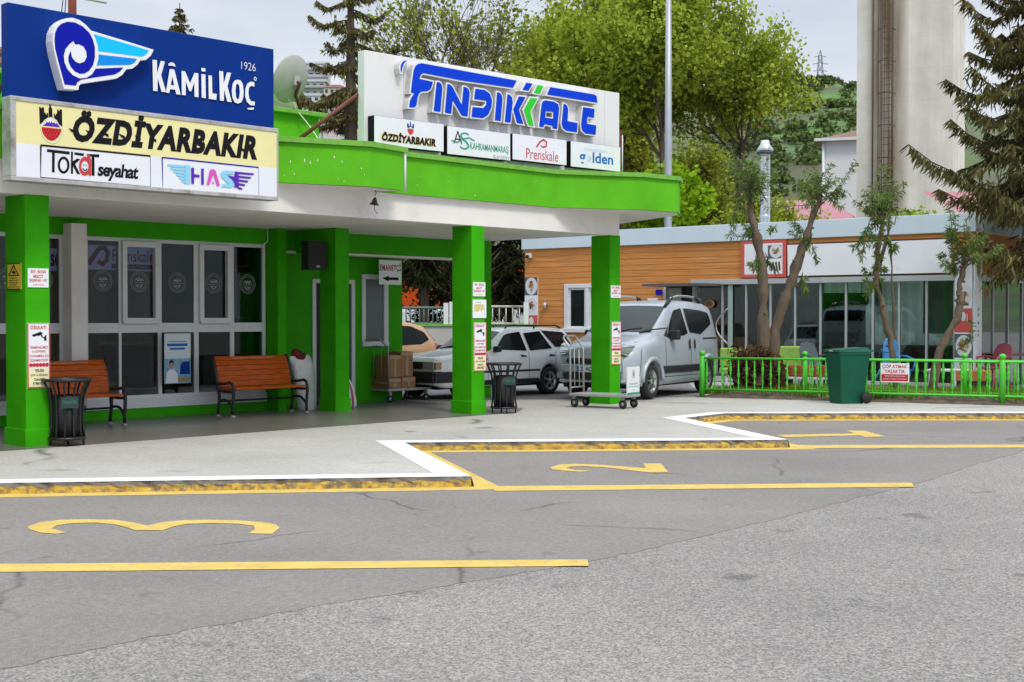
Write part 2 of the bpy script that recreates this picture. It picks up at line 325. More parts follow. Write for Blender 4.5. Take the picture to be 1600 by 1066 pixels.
# terrazzo under the canopy and the car park behind
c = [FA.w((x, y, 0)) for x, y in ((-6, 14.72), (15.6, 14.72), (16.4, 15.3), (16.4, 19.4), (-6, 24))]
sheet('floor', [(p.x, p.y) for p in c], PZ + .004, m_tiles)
e0 = gz(560, 628, PZ); e1 = gz(1100, 620.5, PZ)
m_lot = ground_mat('car_park_asphalt', 60, (.16, .16, .16), (.26, .255, .25), .3, patches=.2)
lot = [(e0.x, e0.y), (e1.x, e1.y), (e1.x + .4, 31), (12, 70), (-30, 70), (-30, e0.y - 2)]
mb = MB(); mb.prism(lot, lambda x, y: (x, y, PZ - .02), lambda x, y: (x, y, PZ + .012), m_lot, back=False); tag(mb.build('parking_lot'), kind='structure')
LOTZ = PZ + .012
# ---------------------------------------------------------------- the green bus terminal
G_DIRT = (.10, .22, .05)
m_green = mat('green_wall_paint', (.040, .36, .003), .6, spec=.12, var=.14, vs=2.2, bump=.12, bs=90, dirt=(.05, .32, .012), ds=1.1, dth=(.55, .8))
m_greenf = mat('green_fascia_paint', (.102, .44, .013), .6, spec=.12, var=.13, vs=1.6, bump=.1, bs=60, dirt=(.12, .38, .05), ds=3.5, dth=(.62, .74))
m_lip = mat('green_roof_edge', (.16, .42, .05), .75, var=.22, vs=6, dirt=(.10, .16, .05), ds=6, dth=(.55, .75))
m_beam = mat('off_white_plaster', (.76, .73, .70), .8, var=.06, vs=1.5, bump=.08, bs=70, dirt=(.58, .54, .49), ds=.9, dth=(.55, .8))
m_frame = mat('white_window_frame', (.66, .68, .69), .45, var=.05, vs=6)
m_glass = glassmat('shop_window_glass', (.80, .88, .86), .72, .55)
m_dark = mat('dark_interior', (.030, .032, .030), .8)
m_inwall = mat('interior_wall', (.62, .56, .38), .8, var=.1, vs=1.5)
m_blk = mat('black_metal', (.012, .012, .014), .42, var=.2, vs=14)
P = lambda px, py, y: FA.pl(px, py, y)
sx = lambda px, y, py=520: FA.pl(px, py, y).x
pz = lambda px, py, y: FA.pl(px, py, y).z
Y1, Y2, YW, YR = 14.95, 16.95, 18.0, 18.5
term = thing('bus_terminal', 'single storey green terminal building with sawtooth canopy and white beam', 'building', FA, (0, YW, 0))
BEAMZ = 3.06
def column(px, y, dx, dy, z1, name='column'):
    s = sx(px, y); mb = MB(); mb.box(s, s + dx, y, y + dy, PZ - .02, z1, m_green)
    mb.box(s - .018, s + dx + .018, y - .018, y + dy + .018, PZ - .02, PZ + .21, m_green); mb.build(name, term, bevel=.008); return s
c1 = column(40, Y1, .305, .50, BEAMZ); c3 = column(737, Y1, .29, .44, BEAMZ); c4 = column(953, Y1, .285, .43, BEAMZ)
c2 = column(524.5, Y2, .285, .40, BEAMZ)
sR = sx(768, YW - .25); mb = MB(); mb.box(sR - .3, sR, YW - .25, YW + .15, PZ - .02, BEAMZ, m_green); mb.box(sR - .02, sR + .004, YW - .27, YW + .1, PZ, PZ + .35, m_beam); mb.build('column', term, bevel=.006)
# white front beam and ceiling
sBe = sx(968.5, Y1)
mb = MB(); mb.box(-4, sBe, Y1 + .012, Y1 + .30, BEAMZ, 3.47, m_beam); mb.build('beam', term, bevel=.006)
mb = MB(); mb.box(-4, sR + .02, Y1 + .30, YW + .28, BEAMZ + .004, 3.44, m_beam); mb.build('ceiling', term)
# roof slab with fascia
A0 = P(425, 297, 14.88).x; k1 = FA.l((-1.97, 18.82, 0)); t1 = FA.l((-1.57, 19.42, 0)); ret1 = sx(586, 14.88, 305)
B0 = sx(868, 14.88, 300); k2 = FA.l((2.20, 22.86, 0)); t2 = FA.l((2.90, 23.45, 0)); t2b = FA.l((3.0, 24.0, 0)); rr = FA.l((2.1, 26.3, 0))
sWE = sx(628.5, YR)
roof = [(-5, 14.88), (A0, 14.88), (k1.x, k1.y), (t1.x, t1.y), (ret1, 14.88), (B0, 14.88), (k2.x, k2.y), (t2.x, t2.y), (t2b.x, t2b.y), (rr.x, rr.y), (16.5, 18.45), (sWE + .3, 18.45), (sWE + .3, 26), (-5, 26)]
ZB, ZT = 3.45, 4.0
mb = MB(); mb.prism(roof, lambda x, y: (x, y, ZB), lambda x, y: (x, y, ZT), m_greenf)
for i in range(len(mb.F)):
    pass
mb.build('roof', term)
mb = MB(); gr = grow(roof, -.03); mb.poly(gr, lambda x, y: (x, y, ZB - .004), m_beam); 
for i in range(len(mb.F)): mb.F[i] = mb.F[i][::-1]
mb.build('soffit', term)
mb = MB(); lip = grow(roof, .045); mb.prism(lip, lambda x, y: (x, y, ZT + .002), lambda x, y: (x, y, ZT + .075), m_lip); mb.build('roof_edge', term, bevel=.01)
# bird lime splashes and chips on the fascia
m_spl = mat('whitewash_splash', (.62, .70, .55), .9, var=.2, vs=30)
mb = MB()
def splash(s0, y0, d, z, r):
    nrm = (d[1], -d[0])
    loop = [(r * .5 * random.uniform(.3, 1.2) * math.cos(q), r * .5 * random.uniform(.4, 2.8) * math.sin(q)) for q in np.linspace(0, 2 * math.pi, 11)[:-1]]
    mb.poly(loop, lambda u, v: (s0 + d[0] * u + nrm[0] * .004, y0 + d[1] * u + nrm[1] * .004, z + v), m_spl)
dB = (1, 0)
for px, py, r in [(652, 290, .012), (655, 276, .01), (700, 284, .012), (742, 306, .028), (745, 316, .015), (733, 275, .012), (767, 273, .01), (838, 283, .012), (847, 286, .012), (870, 286, .016), (805, 300, .014), (849, 328, .014), (838, 323, .012), (790, 274, .01), (735, 266, .012), (760, 300, .01), (815, 318, .012)]:
    p = P(px, py, 14.88); splash(p.x, 14.88, dB, p.z, r)
dA = Vector((k1.x - A0, k1.y - 14.88)).normalized()
for u, v, r in [(.05, .55, .02), (.18, .52, .022), (.32, .56, .03), (.45, .60, .02), (.2, .3, .012), (.22, .22, .014), (.38, .53, .02), (.7, .6, .022), (.62, .7, .02), (.72, .1, .013), (.66, .17, .01), (.9, .45, .02), (.12, .18, .014), (.93, .3, .012)]:
    splash(A0 + (k1.x - A0) * u, 14.88 + (k1.y - 14.88) * u, dA, ZB + (ZT - ZB) * v, r)
tag(mb.build('whitewash_spots', term), kind='stuff')
mb = MB(); p = Vector((t1.x, t1.y)); mb.tube([(p.x + .035, p.y, 3.44), (p.x + .035, p.y, 3.98), (p.x - .02, p.y + .05, 4.0)], .022, m_frame); mb.build('rain_pipe', term)
# set-back parapet
sP = sx(498, 16.5, 200)
mb = MB(); mb.box(-5, sP, 16.5, 20, ZT + .05, 4.70, m_greenf); mb.build('parapet', term)
mb = MB(); mb.box(-5, sP + .12, 16.40, 20.1, 4.702, 4.775, m_lip); mb.build('parapet_edge', term, bevel=.012)
# walls
gx = lambda px: sx(px, YW)
zg = lambda px, py: pz(px, py, YW)
ztop = (zg(140, 371) + zg(415, 380)) / 2; zm1 = (zg(140, 504.5) + zg(410, 504.5)) / 2; zm0 = (zg(140, 520) + zg(410, 519)) / 2
zsill1 = zg(250, 616); zsill0 = zg(250, 636)
sGR = gx(418); sGL = -3.5; sPL0, sPL1 = sx(106, 17.9), sx(137, 17.75)
mb = MB()
mb.box(-4, sGR, YW, YW + .2, PZ - .02, zsill0, m_green); mb.box(-4, sGR, YW - .02, YW + .2, ztop, BEAMZ + .003, m_green)
mb.box(sGR, sx(448, 17.72), 17.72, YW + .2, PZ - .02, BEAMZ + .003, m_green)
mb.build('wall', term)
sP2 = sx(448, 17.72)
D0 = sx(487, YR); WZ0 = pz(585, 541, YR); WZ1 = pz(585, 429, YR); w0, w1 = sx(564.5, YR), sx(605.5, YR); dz = pz(490, 436, YR)
mb = MB(); mb.box(sP2 - .15, D0, YR, YR + .15, PZ - .02, BEAMZ, m_green); mb.box(D0, D0 + .95, YR, YR + .15, dz, BEAMZ, m_green); mb.box(D0 + .95, w0, YR, YR + .15, PZ - .02, BEAMZ, m_green)
mb.box(w0, w1, YR, YR + .15, PZ - .02, WZ0, m_green); mb.box(w0, w1, YR, YR + .15, WZ1, BEAMZ, m_green); mb.box(w1, sWE, YR, YR + .15, PZ - .02, BEAMZ, m_green)
mb.box(sWE - .15, sWE, YR + .15, 19.6, PZ - .02, 3.44, m_green); mb.box(sWE - .15, sWE, 19.6, 25.5, PZ - .02, 3.44, m_beam); mb.box(-5, sWE, 25.5, 25.7, PZ - .02, 3.44, m_green); mb.box(-5, -4.8, YW, 25.5, PZ, 3.44, m_green)
mb.box(sP2 - .15, sP2, YW + .2, YR, PZ, BEAMZ, m_green)
mb.build('wall', term)
mb = MB(); mb.box(sP2, sR - .3, YW, YW + .26, pz(600, 398, YW), BEAMZ + .002, m_green); mb.build('beam', term)
mb = MB(); mb.box(sP2, sR - .3, YW - .015, YW + .27, pz(600, 401.5, YW), pz(600, 398.5, YW), m_beam); mb.build('beam_trim', term)
mb = MB(); mb.box(sP2, sWE + .3, YW + .27, YR + .2, BEAMZ + .005, 3.44, m_beam); mb.build('ceiling', term)
# dark cross beam beside the loudspeaker
mb = MB(); mb.box(c2 + .0, c2 + .25, Y2 + .40, YW, pz(500, 400, Y2 + .4) + .06, BEAMZ, m_green); mb.build('beam', term)
mb = MB(); mb.box(sPL0 - .02, sPL1, 17.75, YW + .05, zg(125, 633), zg(125, 351) , m_beam); mb.build('pillar', term, bevel=.01)
# interior: floor is the terrazzo; back wall, side partition, counter
mb = MB(); mb.box(-4.8, sWE - .15, 20.6, 20.75, PZ, 3.0, m_inwall); mb.box(gx(300), gx(300) + .12, 19.4, 20.6, PZ, 3.0, m_inwall); mb.box(gx(205), gx(205) + .25, 19.9, 20.6, PZ, 3.0, m_inwall); mb.box(-4.8, sWE - .15, YW + .2, 20.75, 3.0, 3.05, m_inwall); mb.build('partition', term)
# glazed shop front: frame with rails and mullions
def window(bays, zb, zt, y, mid=None, opens=(), edge=.05, sill=None):
    """bays: list of (s0,s1); mullions fill between"""
    mb = MB(); a, b = bays[0][0] - edge, bays[-1][1] + edge
    mb.box(a, b, y + .02, y + .10, zt - .06, zt, m_frame)
    mb.box(a, b, y + .02, y + .10, zb, zb + .05, m_frame)
    prev = a
    for s0, s1 in bays: mb.box(prev, s0, y + .018, y + .102, zb + .05, zt - .06, m_frame); prev = s1
    mb.box(prev, b, y + .018, y + .102, zb + .05, zt - .06, m_frame)
    if mid:
        for s0, s1 in bays: mb.box(s0, s1, y + .022, y + .098, mid[0], mid[1], m_frame)
    if sill: mb.box(a, b, y - .02, y + .12, sill, zb, m_frame)
    fr = mb.build('window', term, bevel=.004)
    for i, (s0, s1) in enumerate(bays):
        spans = [(mid[1], zt - .06), (zb + .05, mid[0])] if mid else [(zb + .05, zt - .06)]
        for j, (z0, z1) in enumerate(spans):
            q0, q1, r0, r1 = s0, s1, z0, z1; pm = MB()
            if j == 0 and i in opens:
                e = .075; mo = MB(); yy = y - .03
                mo.box(s0, s1, yy, y + .05, z1 - e, z1 + .01, m_frame); mo.box(s0, s1, yy, y + .05, z0, z0 + e, m_frame); mo.box(s0, s0 + e, yy, y + .05, z0 + e, z1 - e, m_frame); mo.box(s1 - e, s1, yy, y + .05, z0 + e, z1 - e, m_frame)
                mo.box(s0, s1, yy - .02, yy, z0 - .01, z0 + .03, m_frame); mo.build('sash', fr, bevel=.004); q0, q1, r0, r1 = s0 + e, s1 - e, z0 + e, z1 - e
            pm.box(q0, q1, y + .045, y + .053, r0, r1, m_glass); p_ = pm.build('pane', fr)
            if j == 0 and mid: emblem(fr, (q0 + q1) / 2, y + .041, zm1 + .62, .155)
    return fr
m_etch = mat('etched_white', (.26, .29, .29), .8)
def emblem(fr, cx, y, cz, r):
    mb = MB(); f = lambda u, v: (cx + u * r, y, cz + v * r)
    def ring(r0, r1, n=40):
        for k in range(n):
            a, b = 2 * math.pi * k / n, 2 * math.pi * (k + 1) / n
            mb.add([f(r0 * math.cos(a), r0 * math.sin(a)), f(r1 * math.cos(a), r1 * math.sin(a)), f(r1 * math.cos(b), r1 * math.sin(b)), f(r0 * math.cos(b), r0 * math.sin(b))], [(0, 1, 2, 3)], m_etch)
    ring(.95, 1.0); ring(.72, .76)
    for k in range(26):                       # lettering band reads as small marks
        a = 2 * math.pi * k / 26; ca, sa = math.cos(a), math.sin(a)
        mb.poly([(ca * .8 - sa * .03, sa * .8 + ca * .03), (ca * .8 + sa * .03, sa * .8 - ca * .03), (ca * .9 + sa * .03, sa * .9 - ca * .03), (ca * .9 - sa * .03, sa * .9 + ca * .03)], f, m_etch)
    mb.poly([(-.55, .05), (-.3, .42), (-.12, .2), (0, .5), (.12, .2), (.3, .42), (.55, .05), (.3, .12), (.12, -.02), (0, .14), (-.12, -.02), (-.3, .12)], f, m_etch)
    mb.poly([(-.62, -.06), (.62, -.06), (.62, -.12), (-.62, -.12)], f, m_etch)
    mb.poly([(-.45, -.2), (-.2, -.3), (0, -.24), (.2, -.3), (.45, -.2), (.3, -.5), (0, -.62), (-.3, -.5)], f, m_etch, [[(-.12, -.36), (.12, -.36), (.08, -.5), (-.08, -.5)]])
    return mb.build('emblem', fr)
bays = [(gx(139), gx(187)), (gx(191), gx(248.5)), (gx(254), gx(304.5)), (gx(311.5), gx(361)), (gx(367), gx(411.5))]
window(bays, zsill1 - .05, ztop, YW, (zm0, zm1), (1, 3), .06, zsill0)
bw = bays[0][1] - bays[0][0]; b0 = sPL0 - .06
window([(b0 - 4 * bw, b0 - 3 * bw - .05), (b0 - 3 * bw, b0 - 2 * bw - .05), (b0 - 2 * bw, b0 - bw - .05), (b0 - bw, b0)], zsill1 - .05, ztop, YW, (zm0, zm1), (1,), .06, zsill0)
# recess door and window
m_frost = mat('grey_blind', (.13, .145, .155), .35, var=.08, vs=2)
mb = MB(); mb.box(D0, D0 + .95, YR - .03, YR + .05, dz - .07, dz, m_frame); mb.box(D0, D0 + .08, YR - .03, YR + .05, PZ, dz - .07, m_frame); mb.box(D0 + .87, D0 + .95, YR - .03, YR + .05, PZ, dz - .07, m_frame); dr = mb.build('door', term, bevel=.004)
mb = MB(); mb.box(D0 + .08, D0 + .87, YR + .01, YR + .04, PZ, dz - .07, m_dark); mb.build('leaf', dr)
mb = MB(); e = .085; yy = YR - .03
mb.box(w0, w1, yy, YR + .06, WZ1 - e, WZ1, m_frame); mb.box(w0, w1, yy - .02, YR + .06, WZ0, WZ0 + e, m_frame); mb.box(w0, w0 + e, yy, YR + .06, WZ0 + e, WZ1 - e, m_frame); mb.box(w1 - e * 1.2, w1, yy, YR + .06, WZ0 + e, WZ1 - e, m_frame); wn = mb.build('window', term, bevel=.005)
mb = MB(); mb.box(w0 + e, w1 - e * 1.2, YR + .0, YR + .02, WZ0 + e, WZ1 - e, m_frost); mb.build('pane', wn)
# conduit above the glass
mb = MB(); mb.tube([(sGR - .02, YW - .04, BEAMZ), (sGR - .02, YW - .04, ztop + .05), (sGR - .12, YW - .04, ztop - .02)], .012, m_frame); mb.build('conduit', term)

# ---------------------------------------------------------------- flat sign toolkit in the facade plane
def plane(y): return lambda w: (lambda u, v: (u, y - w, v))
def rect_px(x0, y0, x1, y1, y):     # bottom-left and top-right pixel of an upright rectangle in plane y
    a = P(x0, y0, y); b = P(x1, y1, y); return (a.x, a.z, b.x, b.z)
def rp(r): return [(r[0], r[1]), (r[2], r[1]), (r[2], r[3]), (r[0], r[3])]
def sgn(mb, r, fn, y0, d, mside, mface):
    mb.prism(rp(r), lambda u, v: (u, y0, v), lambda u, v: (u, y0 - d, v), mside, mface)
pm = {k: mat('print_' + k, v, .6, spec=.08) for k, v in dict(white=(.78, .80, .83), black=(.012, .012, .015), red=(.55, .03, .035), blue=(.004, .05, .62), navy=(.004, .042, .26), dblue=(.006, .012, .36), cyan=(.01, .52, .95), mid=(.01, .26, .75), yellow=(.80, .74, .33), green=(.02, .50, .02), purple=(.10, .03, .42), pink=(.62, .10, .50), sky=(.25, .62, .82), teal=(.02, .33, .20), grey=(.2, .2, .22), brand=(.55, .06, .07), paleblue=(.45, .62, .82), gold=(.75, .52, .12), midblue=(.02, .16, .52), lime=(.20, .55, .08), cream=(.80, .76, .46)).items()}
m_alu = mat('aluminium_frame', (.46, .45, .44), .45, .3, var=.2, vs=5, dirt=(.20, .17, .14), ds=3, dth=(.55, .75))
m_board = mat('white_sign_sheet', (.74, .74, .75), .5, var=.03, vs=2, dirt=(.55, .53, .50), ds=1.5, dth=(.6, .85), stretch=(1, 1, .25))
m_steel = mat('red_oxide_steel', (.13, .028, .022), .6, var=.2, vs=8)

# ---- first roof sign: blue board with winged wheel
YA = 14.50
x0, x1 = sx(12, YA, 80), sx(428, YA, 130)
m_bluep = mat('blue_sign_sheet', (.002, .030, .215), .6, spec=.1, var=.08, vs=1.2, dirt=(.010, .05, .24), ds=2, dth=(.6, .9), stretch=(1, 1, .3))
zA1 = (pz(12, 3, YA) + pz(427, 77, YA)) / 2; zA0 = (pz(15, 148, YA) + pz(433, 202, YA)) / 2; zA2 = (pz(17, 277, YA) + pz(435, 315, YA)) / 2
s1 = thing('roof_sign', 'blue roof sign with white and cyan winged wheel above the left columns', 'sign', FA, ((x0 + x1) / 2, YA + .1, zA0))
mb = MB(); mb.box(x0, x1, YA, YA + .16, zA0 - .02, zA1, m_bluep); mb.build('panel', s1, bevel=.01)
for q in (.1, .5, .9):
    xx = x0 + (x1 - x0) * q; mb = MB(); mb.tube([(xx, YA + .2, ZT + .05), (xx, YA + .2, zA1 - .1)], .03, m_steel, 6); mb.tube([(xx, YA + .2, zA1 - .25), (xx, YA + 1.3, ZT + .06)], .025, m_steel, 6); mb.build('brace', s1)
z5 = lambda x, y: P(50 + x / 7.616, 20 + y / 7.616, YA)
T5 = lambda pts: [(z5(*p).x, z5(*p).z) for p in pts]
outer = [(300, 925), (470, 937), (476, 890), (500, 865), (700, 835), (920, 803), (990, 760), (1040, 690), (1110, 685), (1170, 640), (1203, 585), (1270, 583), (1330, 530), (1364, 463), (1000, 350), (620, 237), (560, 170), (480, 110), (400, 85), (330, 90), (260, 125), (205, 180), (172, 260), (165, 360), (180, 470), (220, 640), (262, 790)]
mb = MB(); fn = lambda w: (lambda u, v: (u, YA - w, v))
mb.prism(T5(outer), fn(.0), fn(.16), pm['white'], pm['white'])
DB = [(185, 350), (190, 270), (220, 200), (270, 155), (340, 132), (430, 142), (520, 187), (590, 255), (640, 345), (668, 440), (672, 560), (655, 640), (655, 688), (1003, 672), (960, 722), (895, 757), (700, 785), (500, 818), (455, 850), (440, 888), (305, 875), (230, 600), (192, 450)]
fl = fn(.163); mb.poly(T5(DB), fl, pm['dblue'])
mb.poly(T5([(650, 278), (1306, 470), (1272, 520), (1220, 545), (695, 478), (682, 380)]), fl, pm['cyan'])
mb.poly(T5([(700, 518), (1166, 570), (1130, 620), (1080, 642), (682, 648), (698, 580)]), fl, pm['mid'])
def ribbon(pts, wd, fnn, m, tr=T5, to=None):
    B = to if to is not None else mb
    pts = tr(pts); L_ = []; R_ = []
    for i, p in enumerate(pts):
        a = Vector(pts[max(0, i - 1)]); b = Vector(pts[min(len(pts) - 1, i + 1)]); t = (b - a).normalized(); n = Vector((-t.y, t.x)) * (wd[i] if isinstance(wd, (list, tuple)) else wd) / 2
        L_.append(tuple(Vector(p) + n)); R_.append(tuple(Vector(p) - n))
    for i in range(len(pts) - 1): B.add([fnn(*q) for q in (R_[i], R_[i + 1], L_[i + 1], L_[i])], [(0, 1, 2, 3)], m)
ribbon([(602, 240), (650, 330), (680, 430), (684, 560), (660, 660), (610, 735), (550, 772), (480, 776), (410, 742), (355, 680), (325, 610), (320, 540), (340, 475), (385, 432), (430, 412)], [.03, .035, .04, .045, .045, .05, .05, .05, .05, .05, .05, .055, .06, .075, .1], fn(.1665), pm['white'])
mb.poly(T5([(382, 462), (378, 500), (392, 560), (430, 605), (480, 626), (535, 605), (562, 550), (558, 490), (525, 430), (470, 402), (420, 405)]), fn(.170), pm['white'])
mb.build('winged_wheel', s1)
mb = MB(); f2 = fn(.02); mm = lambda x0_, y0_, x1_, y1_: rect_px(x0_, y0_, x1_, y1_, YA)
zk = lambda x, y: (230 + x / 7.619, 80 + y / 7.619)
def T6(pts): q = [P(*zk(*p), YA) for p in pts]; return [(a.x, a.z) for a in q]
W_ = pm['white']
K1 = [[(52, 105), (105, 110), (108, 265), (150, 120), (200, 127), (155, 290), (215, 490), (160, 487), (115, 325), (112, 480), (60, 475)],
      [(258, 215), (312, 222), (388, 522), (335, 515), (322, 462), (262, 455), (252, 500), (212, 496)],
      [(398, 238), (440, 243), (500, 385), (552, 262), (598, 268), (600, 552), (552, 546), (550, 370), (515, 480), (490, 478), (448, 360), (448, 528), (402, 523)],
      [(634, 275), (682, 281), (687, 563), (638, 557)], [(632, 203), (680, 206), (684, 246), (636, 243)],
      [(718, 290), (760, 295), (765, 505), (818, 513), (812, 583), (722, 570)],
      [(846, 238), (893, 244), (900, 390), (938, 256), (988, 262), (945, 420), (995, 610), (942, 603), (905, 460), (902, 595), (855, 590)],
      [(245, 150), (268, 137), (305, 143), (332, 185), (300, 182), (285, 170), (272, 178), (243, 175)],
      [(1180, 680), (1262, 672), (1256, 700), (1188, 697)]]
for i, l in enumerate(K1): mb.poly(T6(l), f2, W_, [T6([(270, 405), (310, 412), (288, 300)])] if i == 1 else ())
mb.poly(T6([(1065, 342), (1100, 350), (1128, 395), (1138, 480), (1132, 560), (1110, 610), (1070, 628), (1030, 612), (1004, 560), (996, 470), (1006, 390), (1030, 352)]), f2, W_, [T6([(1066, 385), (1048, 405), (1040, 470), (1046, 550), (1068, 582), (1084, 560), (1092, 490), (1086, 420)])])
mb.poly(T6([(1265, 372), (1266, 425), (1225, 415), (1200, 440), (1194, 500), (1205, 570), (1230, 600), (1270, 602), (1268, 650), (1215, 645), (1175, 605), (1155, 540), (1158, 450), (1180, 390), (1220, 366)]), f2, W_)
mb.text('1926', (T6([(1110, 225)])[0][0], T6([(1200, 245)])[0][1] + .015, T6([(1280, 150)])[0][0], T6([(1200, 140)])[0][1]), f2, W_, -.012)
ribbon([(1275, 312), (1290, 330), (1282, 352), (1266, 345), (1262, 322), (1275, 312)], .012, f2, W_, T6)
mb.build('lettering', s1)

# ---- yellow and white light box under it
YB = 14.42; b0_, b1_ = sx(16, YB, 200), sx(434.5, YB, 260)
s2 = thing('light_box_sign', 'framed yellow and white light box sign under the blue roof sign', 'sign', FA, ((b0_ + b1_) / 2, YB + .1, zA2))
zB1 = (pz(16, 147, YB) + pz(435, 203, YB)) / 2; zB0 = (pz(17, 279, YB) + pz(435, 316, YB)) / 2
mb = MB(); e = .05
mb.box(b0_, b1_, YB - .012, YB + .2, zB1 - e, zB1, m_alu); mb.box(b0_, b1_, YB - .012, YB + .2, zB0, zB0 + e, m_alu); mb.box(b0_, b0_ + e * 1.3, YB - .012, YB + .2, zB0 + e, zB1 - e, m_alu); mb.box(b1_ - .02, b1_, YB - .012, YB + .2, zB0 + e, zB1 - e, m_alu); mb.build('frame', s2, bevel=.006)
zsp = (pz(30, 224, YB) + pz(425, 262, YB)) / 2
mb = MB(); m_yel = mat('yellow_film', (.80, .74, .36), .4, var=.03, vs=3); m_wf = mat('white_film', (.76, .78, .83), .4, var=.03, vs=3)
mb.box(b0_ + e * 1.3, b1_ - .02, YB, YB + .18, zsp, zB1 - e, m_yel); mb.box(b0_ + e * 1.3, b1_ - .02, YB, YB + .18, zB0 + e, zsp, m_wf); mb.build('panel', s2)
fb = lambda w: (lambda u, v: (u, YB - w, v)); f1, f2, f3 = fb(.003), fb(.006), fb(.009)
z7 = lambda x, y: (50 + x / 7.105, 150 + y / 7.105)
def T7(pts): q = [P(*z7(*p), YB) for p in pts]; return [(a.x, a.z) for a in q]
z8 = lambda x, y: (240 + x / 8, 190 + y / 8)
def T8(pts): q = [P(*z8(*p), YB) for p in pts]; return [(a.x, a.z) for a in q]
mb = MB(); k = pm['black']
a = T7([(430, 510)])[0]; b = T8([(1350, 150)])[0]; zb_ = (T7([(480, 505)])[0][1] + T8([(1250, 485)])[0][1]) / 2; zt_ = (T7([(520, 120)])[0][1]) 
mb.text('ÖZDİYARBAKIR', (a[0], zb_, b[0], zt_), f1, k, .056, .18, 1.12)
zt2 = T7([(600, 185)])[0][1]; hh = zt2 - zb_
for q in range(12):                                # thorns on the letters
    xx = a[0] + (b[0] - a[0] - .12) * (q + .02) / 12; vz = zb_ + hh * .33
    mb.poly([(xx - .035, vz + .035), (xx + .05, vz + .012), (xx + .05, vz - .025), (xx, vz - .005)], f2, k)
mb.build('lettering', s2)
mb = MB()
mb.poly(T7([(78, 120), (95, 123), (95, 135), (108, 137), (108, 125), (132, 128), (135, 183), (150, 187), (152, 205), (162, 206), (163, 188), (177, 190), (178, 240), (140, 262), (110, 300), (85, 316)]), f1, k)
mb.poly(T7([(183, 140), (190, 130), (193, 55), (208, 95), (212, 130), (222, 140), (228, 245), (205, 230), (183, 245)]), f1, k)
mb.poly(T7([(278, 150), (292, 152), (292, 165), (304, 166), (305, 150), (332, 152), (335, 345), (300, 318), (275, 268), (243, 245), (240, 195), (252, 197), (254, 218), (262, 218), (264, 198), (276, 200)]), f1, k)
mb.poly(T7([(118, 330), (150, 305), (165, 285), (178, 300), (190, 280), (205, 305), (215, 280), (230, 305), (245, 290), (258, 310), (272, 300), (310, 350)]), f1, pm['purple'])
mb.poly(T7([(88, 322), (205, 235), (300, 318), (337, 352), (337, 362), (320, 358), (260, 275), (205, 250), (150, 275), (100, 335)]), fb(.0018), pm['white'])
mb.poly(T7([(95, 350), (342, 375), (335, 430), (300, 495), (260, 530), (225, 538), (170, 515), (125, 470), (100, 410)]), fb(.0012), pm['lime']); mb.poly(T7([(98, 350), (339, 375), (331, 428), (297, 490), (258, 525), (225, 532), (172, 510), (129, 467), (104, 410)]), fb(.0022), pm['cream'])
mb.poly(T7([(105, 345), (328, 368), (320, 405), (295, 455), (255, 490), (220, 503), (170, 485), (130, 440), (110, 395)]), f1, pm['red'])
for i in range(6):
    for j in range(4):
        x_, y_ = 130 + i * 34 + (j % 2) * 16 + j * 2, 372 + j * 32 + i * 3
        if (x_ - 215) ** 2 / 105 ** 2 + max(0, y_ - 360) ** 2 / 130 ** 2 < .85: mb.poly(T7([(x_, y_), (x_ + 8, y_ - 6), (x_ + 11, y_ + 5), (x_ + 4, y_ + 12)]), f2, k)
mb.build('castle_emblem', s2)
mb = MB()
def boxline(Tx, q, wd, m):
    ribbon(q + [q[0]], wd, f1, m, Tx)
boxline(T7, [(97, 548), (1312, 668), (1318, 1015), (95, 910)], .022, k)
mb.build('box_outline', s2)
mb = MB()
for l in [[(165, 590), (418, 618), (416, 652), (252, 632), (250, 850), (220, 847), (222, 628), (165, 622)], [(432, 618), (455, 622), (452, 725), (500, 695), (535, 702), (478, 758), (535, 872), (500, 868), (455, 780), (455, 866), (430, 862)], [(470, 626), (580, 640), (570, 668), (468, 652)], [(622, 645), (747, 650), (742, 684), (692, 678), (694, 888), (662, 884), (660, 672), (622, 670)]]:
    mb.poly(T7(l), f1, k)
def ell(cx, cy, rx, ry, n=28): return [(cx + rx * math.cos(2 * math.pi * i / n), cy + ry * math.sin(2 * math.pi * i / n)) for i in range(n)]
mb.poly(T7(ell(350, 768, 66, 95)), f1, k, [T7(ell(350, 768, 40, 66))])
mb.poly(T7(ell(585, 780, 66, 105)), f2, pm['brand'], [T7(ell(585, 782, 40, 62))]); mb.poly(T7([(600, 640), (636, 655), (655, 720), (655, 884), (625, 882), (622, 710)]), f3, pm['brand'])
for q in ((573, 768), (598, 770)): mb.poly(T7(ell(*q, 5, 10, 10)), f2, k)
ribbon([(560, 800), (575, 825), (595, 828), (610, 806)], .012, f2, k, T7)
q0 = T7([(720, 950)])[0]; q1 = T7([(1190, 770)])[0]
n_ = 7
v_, f_ = text_geo('seyahat', .03, .9); yb0 = T7([(800, 905)])[0]; yb1 = T7([(1180, 925)])[0]
mb.text('seyahat', (q0[0], (T7([(870, 945)])[0][1]), q1[0], T7([(1030, 762)])[0][1]), f1, k, .03, .12, .9)
mb.build('lettering', s2)
mb = MB(); boxline(T8, [(105, 450), (1310, 575), (1315, 938), (115, 838)], .018, pm['dblue'])
A_, B_, C_, D_ = pm['sky'], pm['purple'], pm['pink'], pm['dblue']
wing = [(160, 545), (190, 522), (450, 545), (500, 560), (500, 800), (350, 790), (320, 740), (250, 650), (215, 610)]
mb.poly(T8([(385, 545), (455, 552), (452, 785), (385, 778)]), f2, A_)
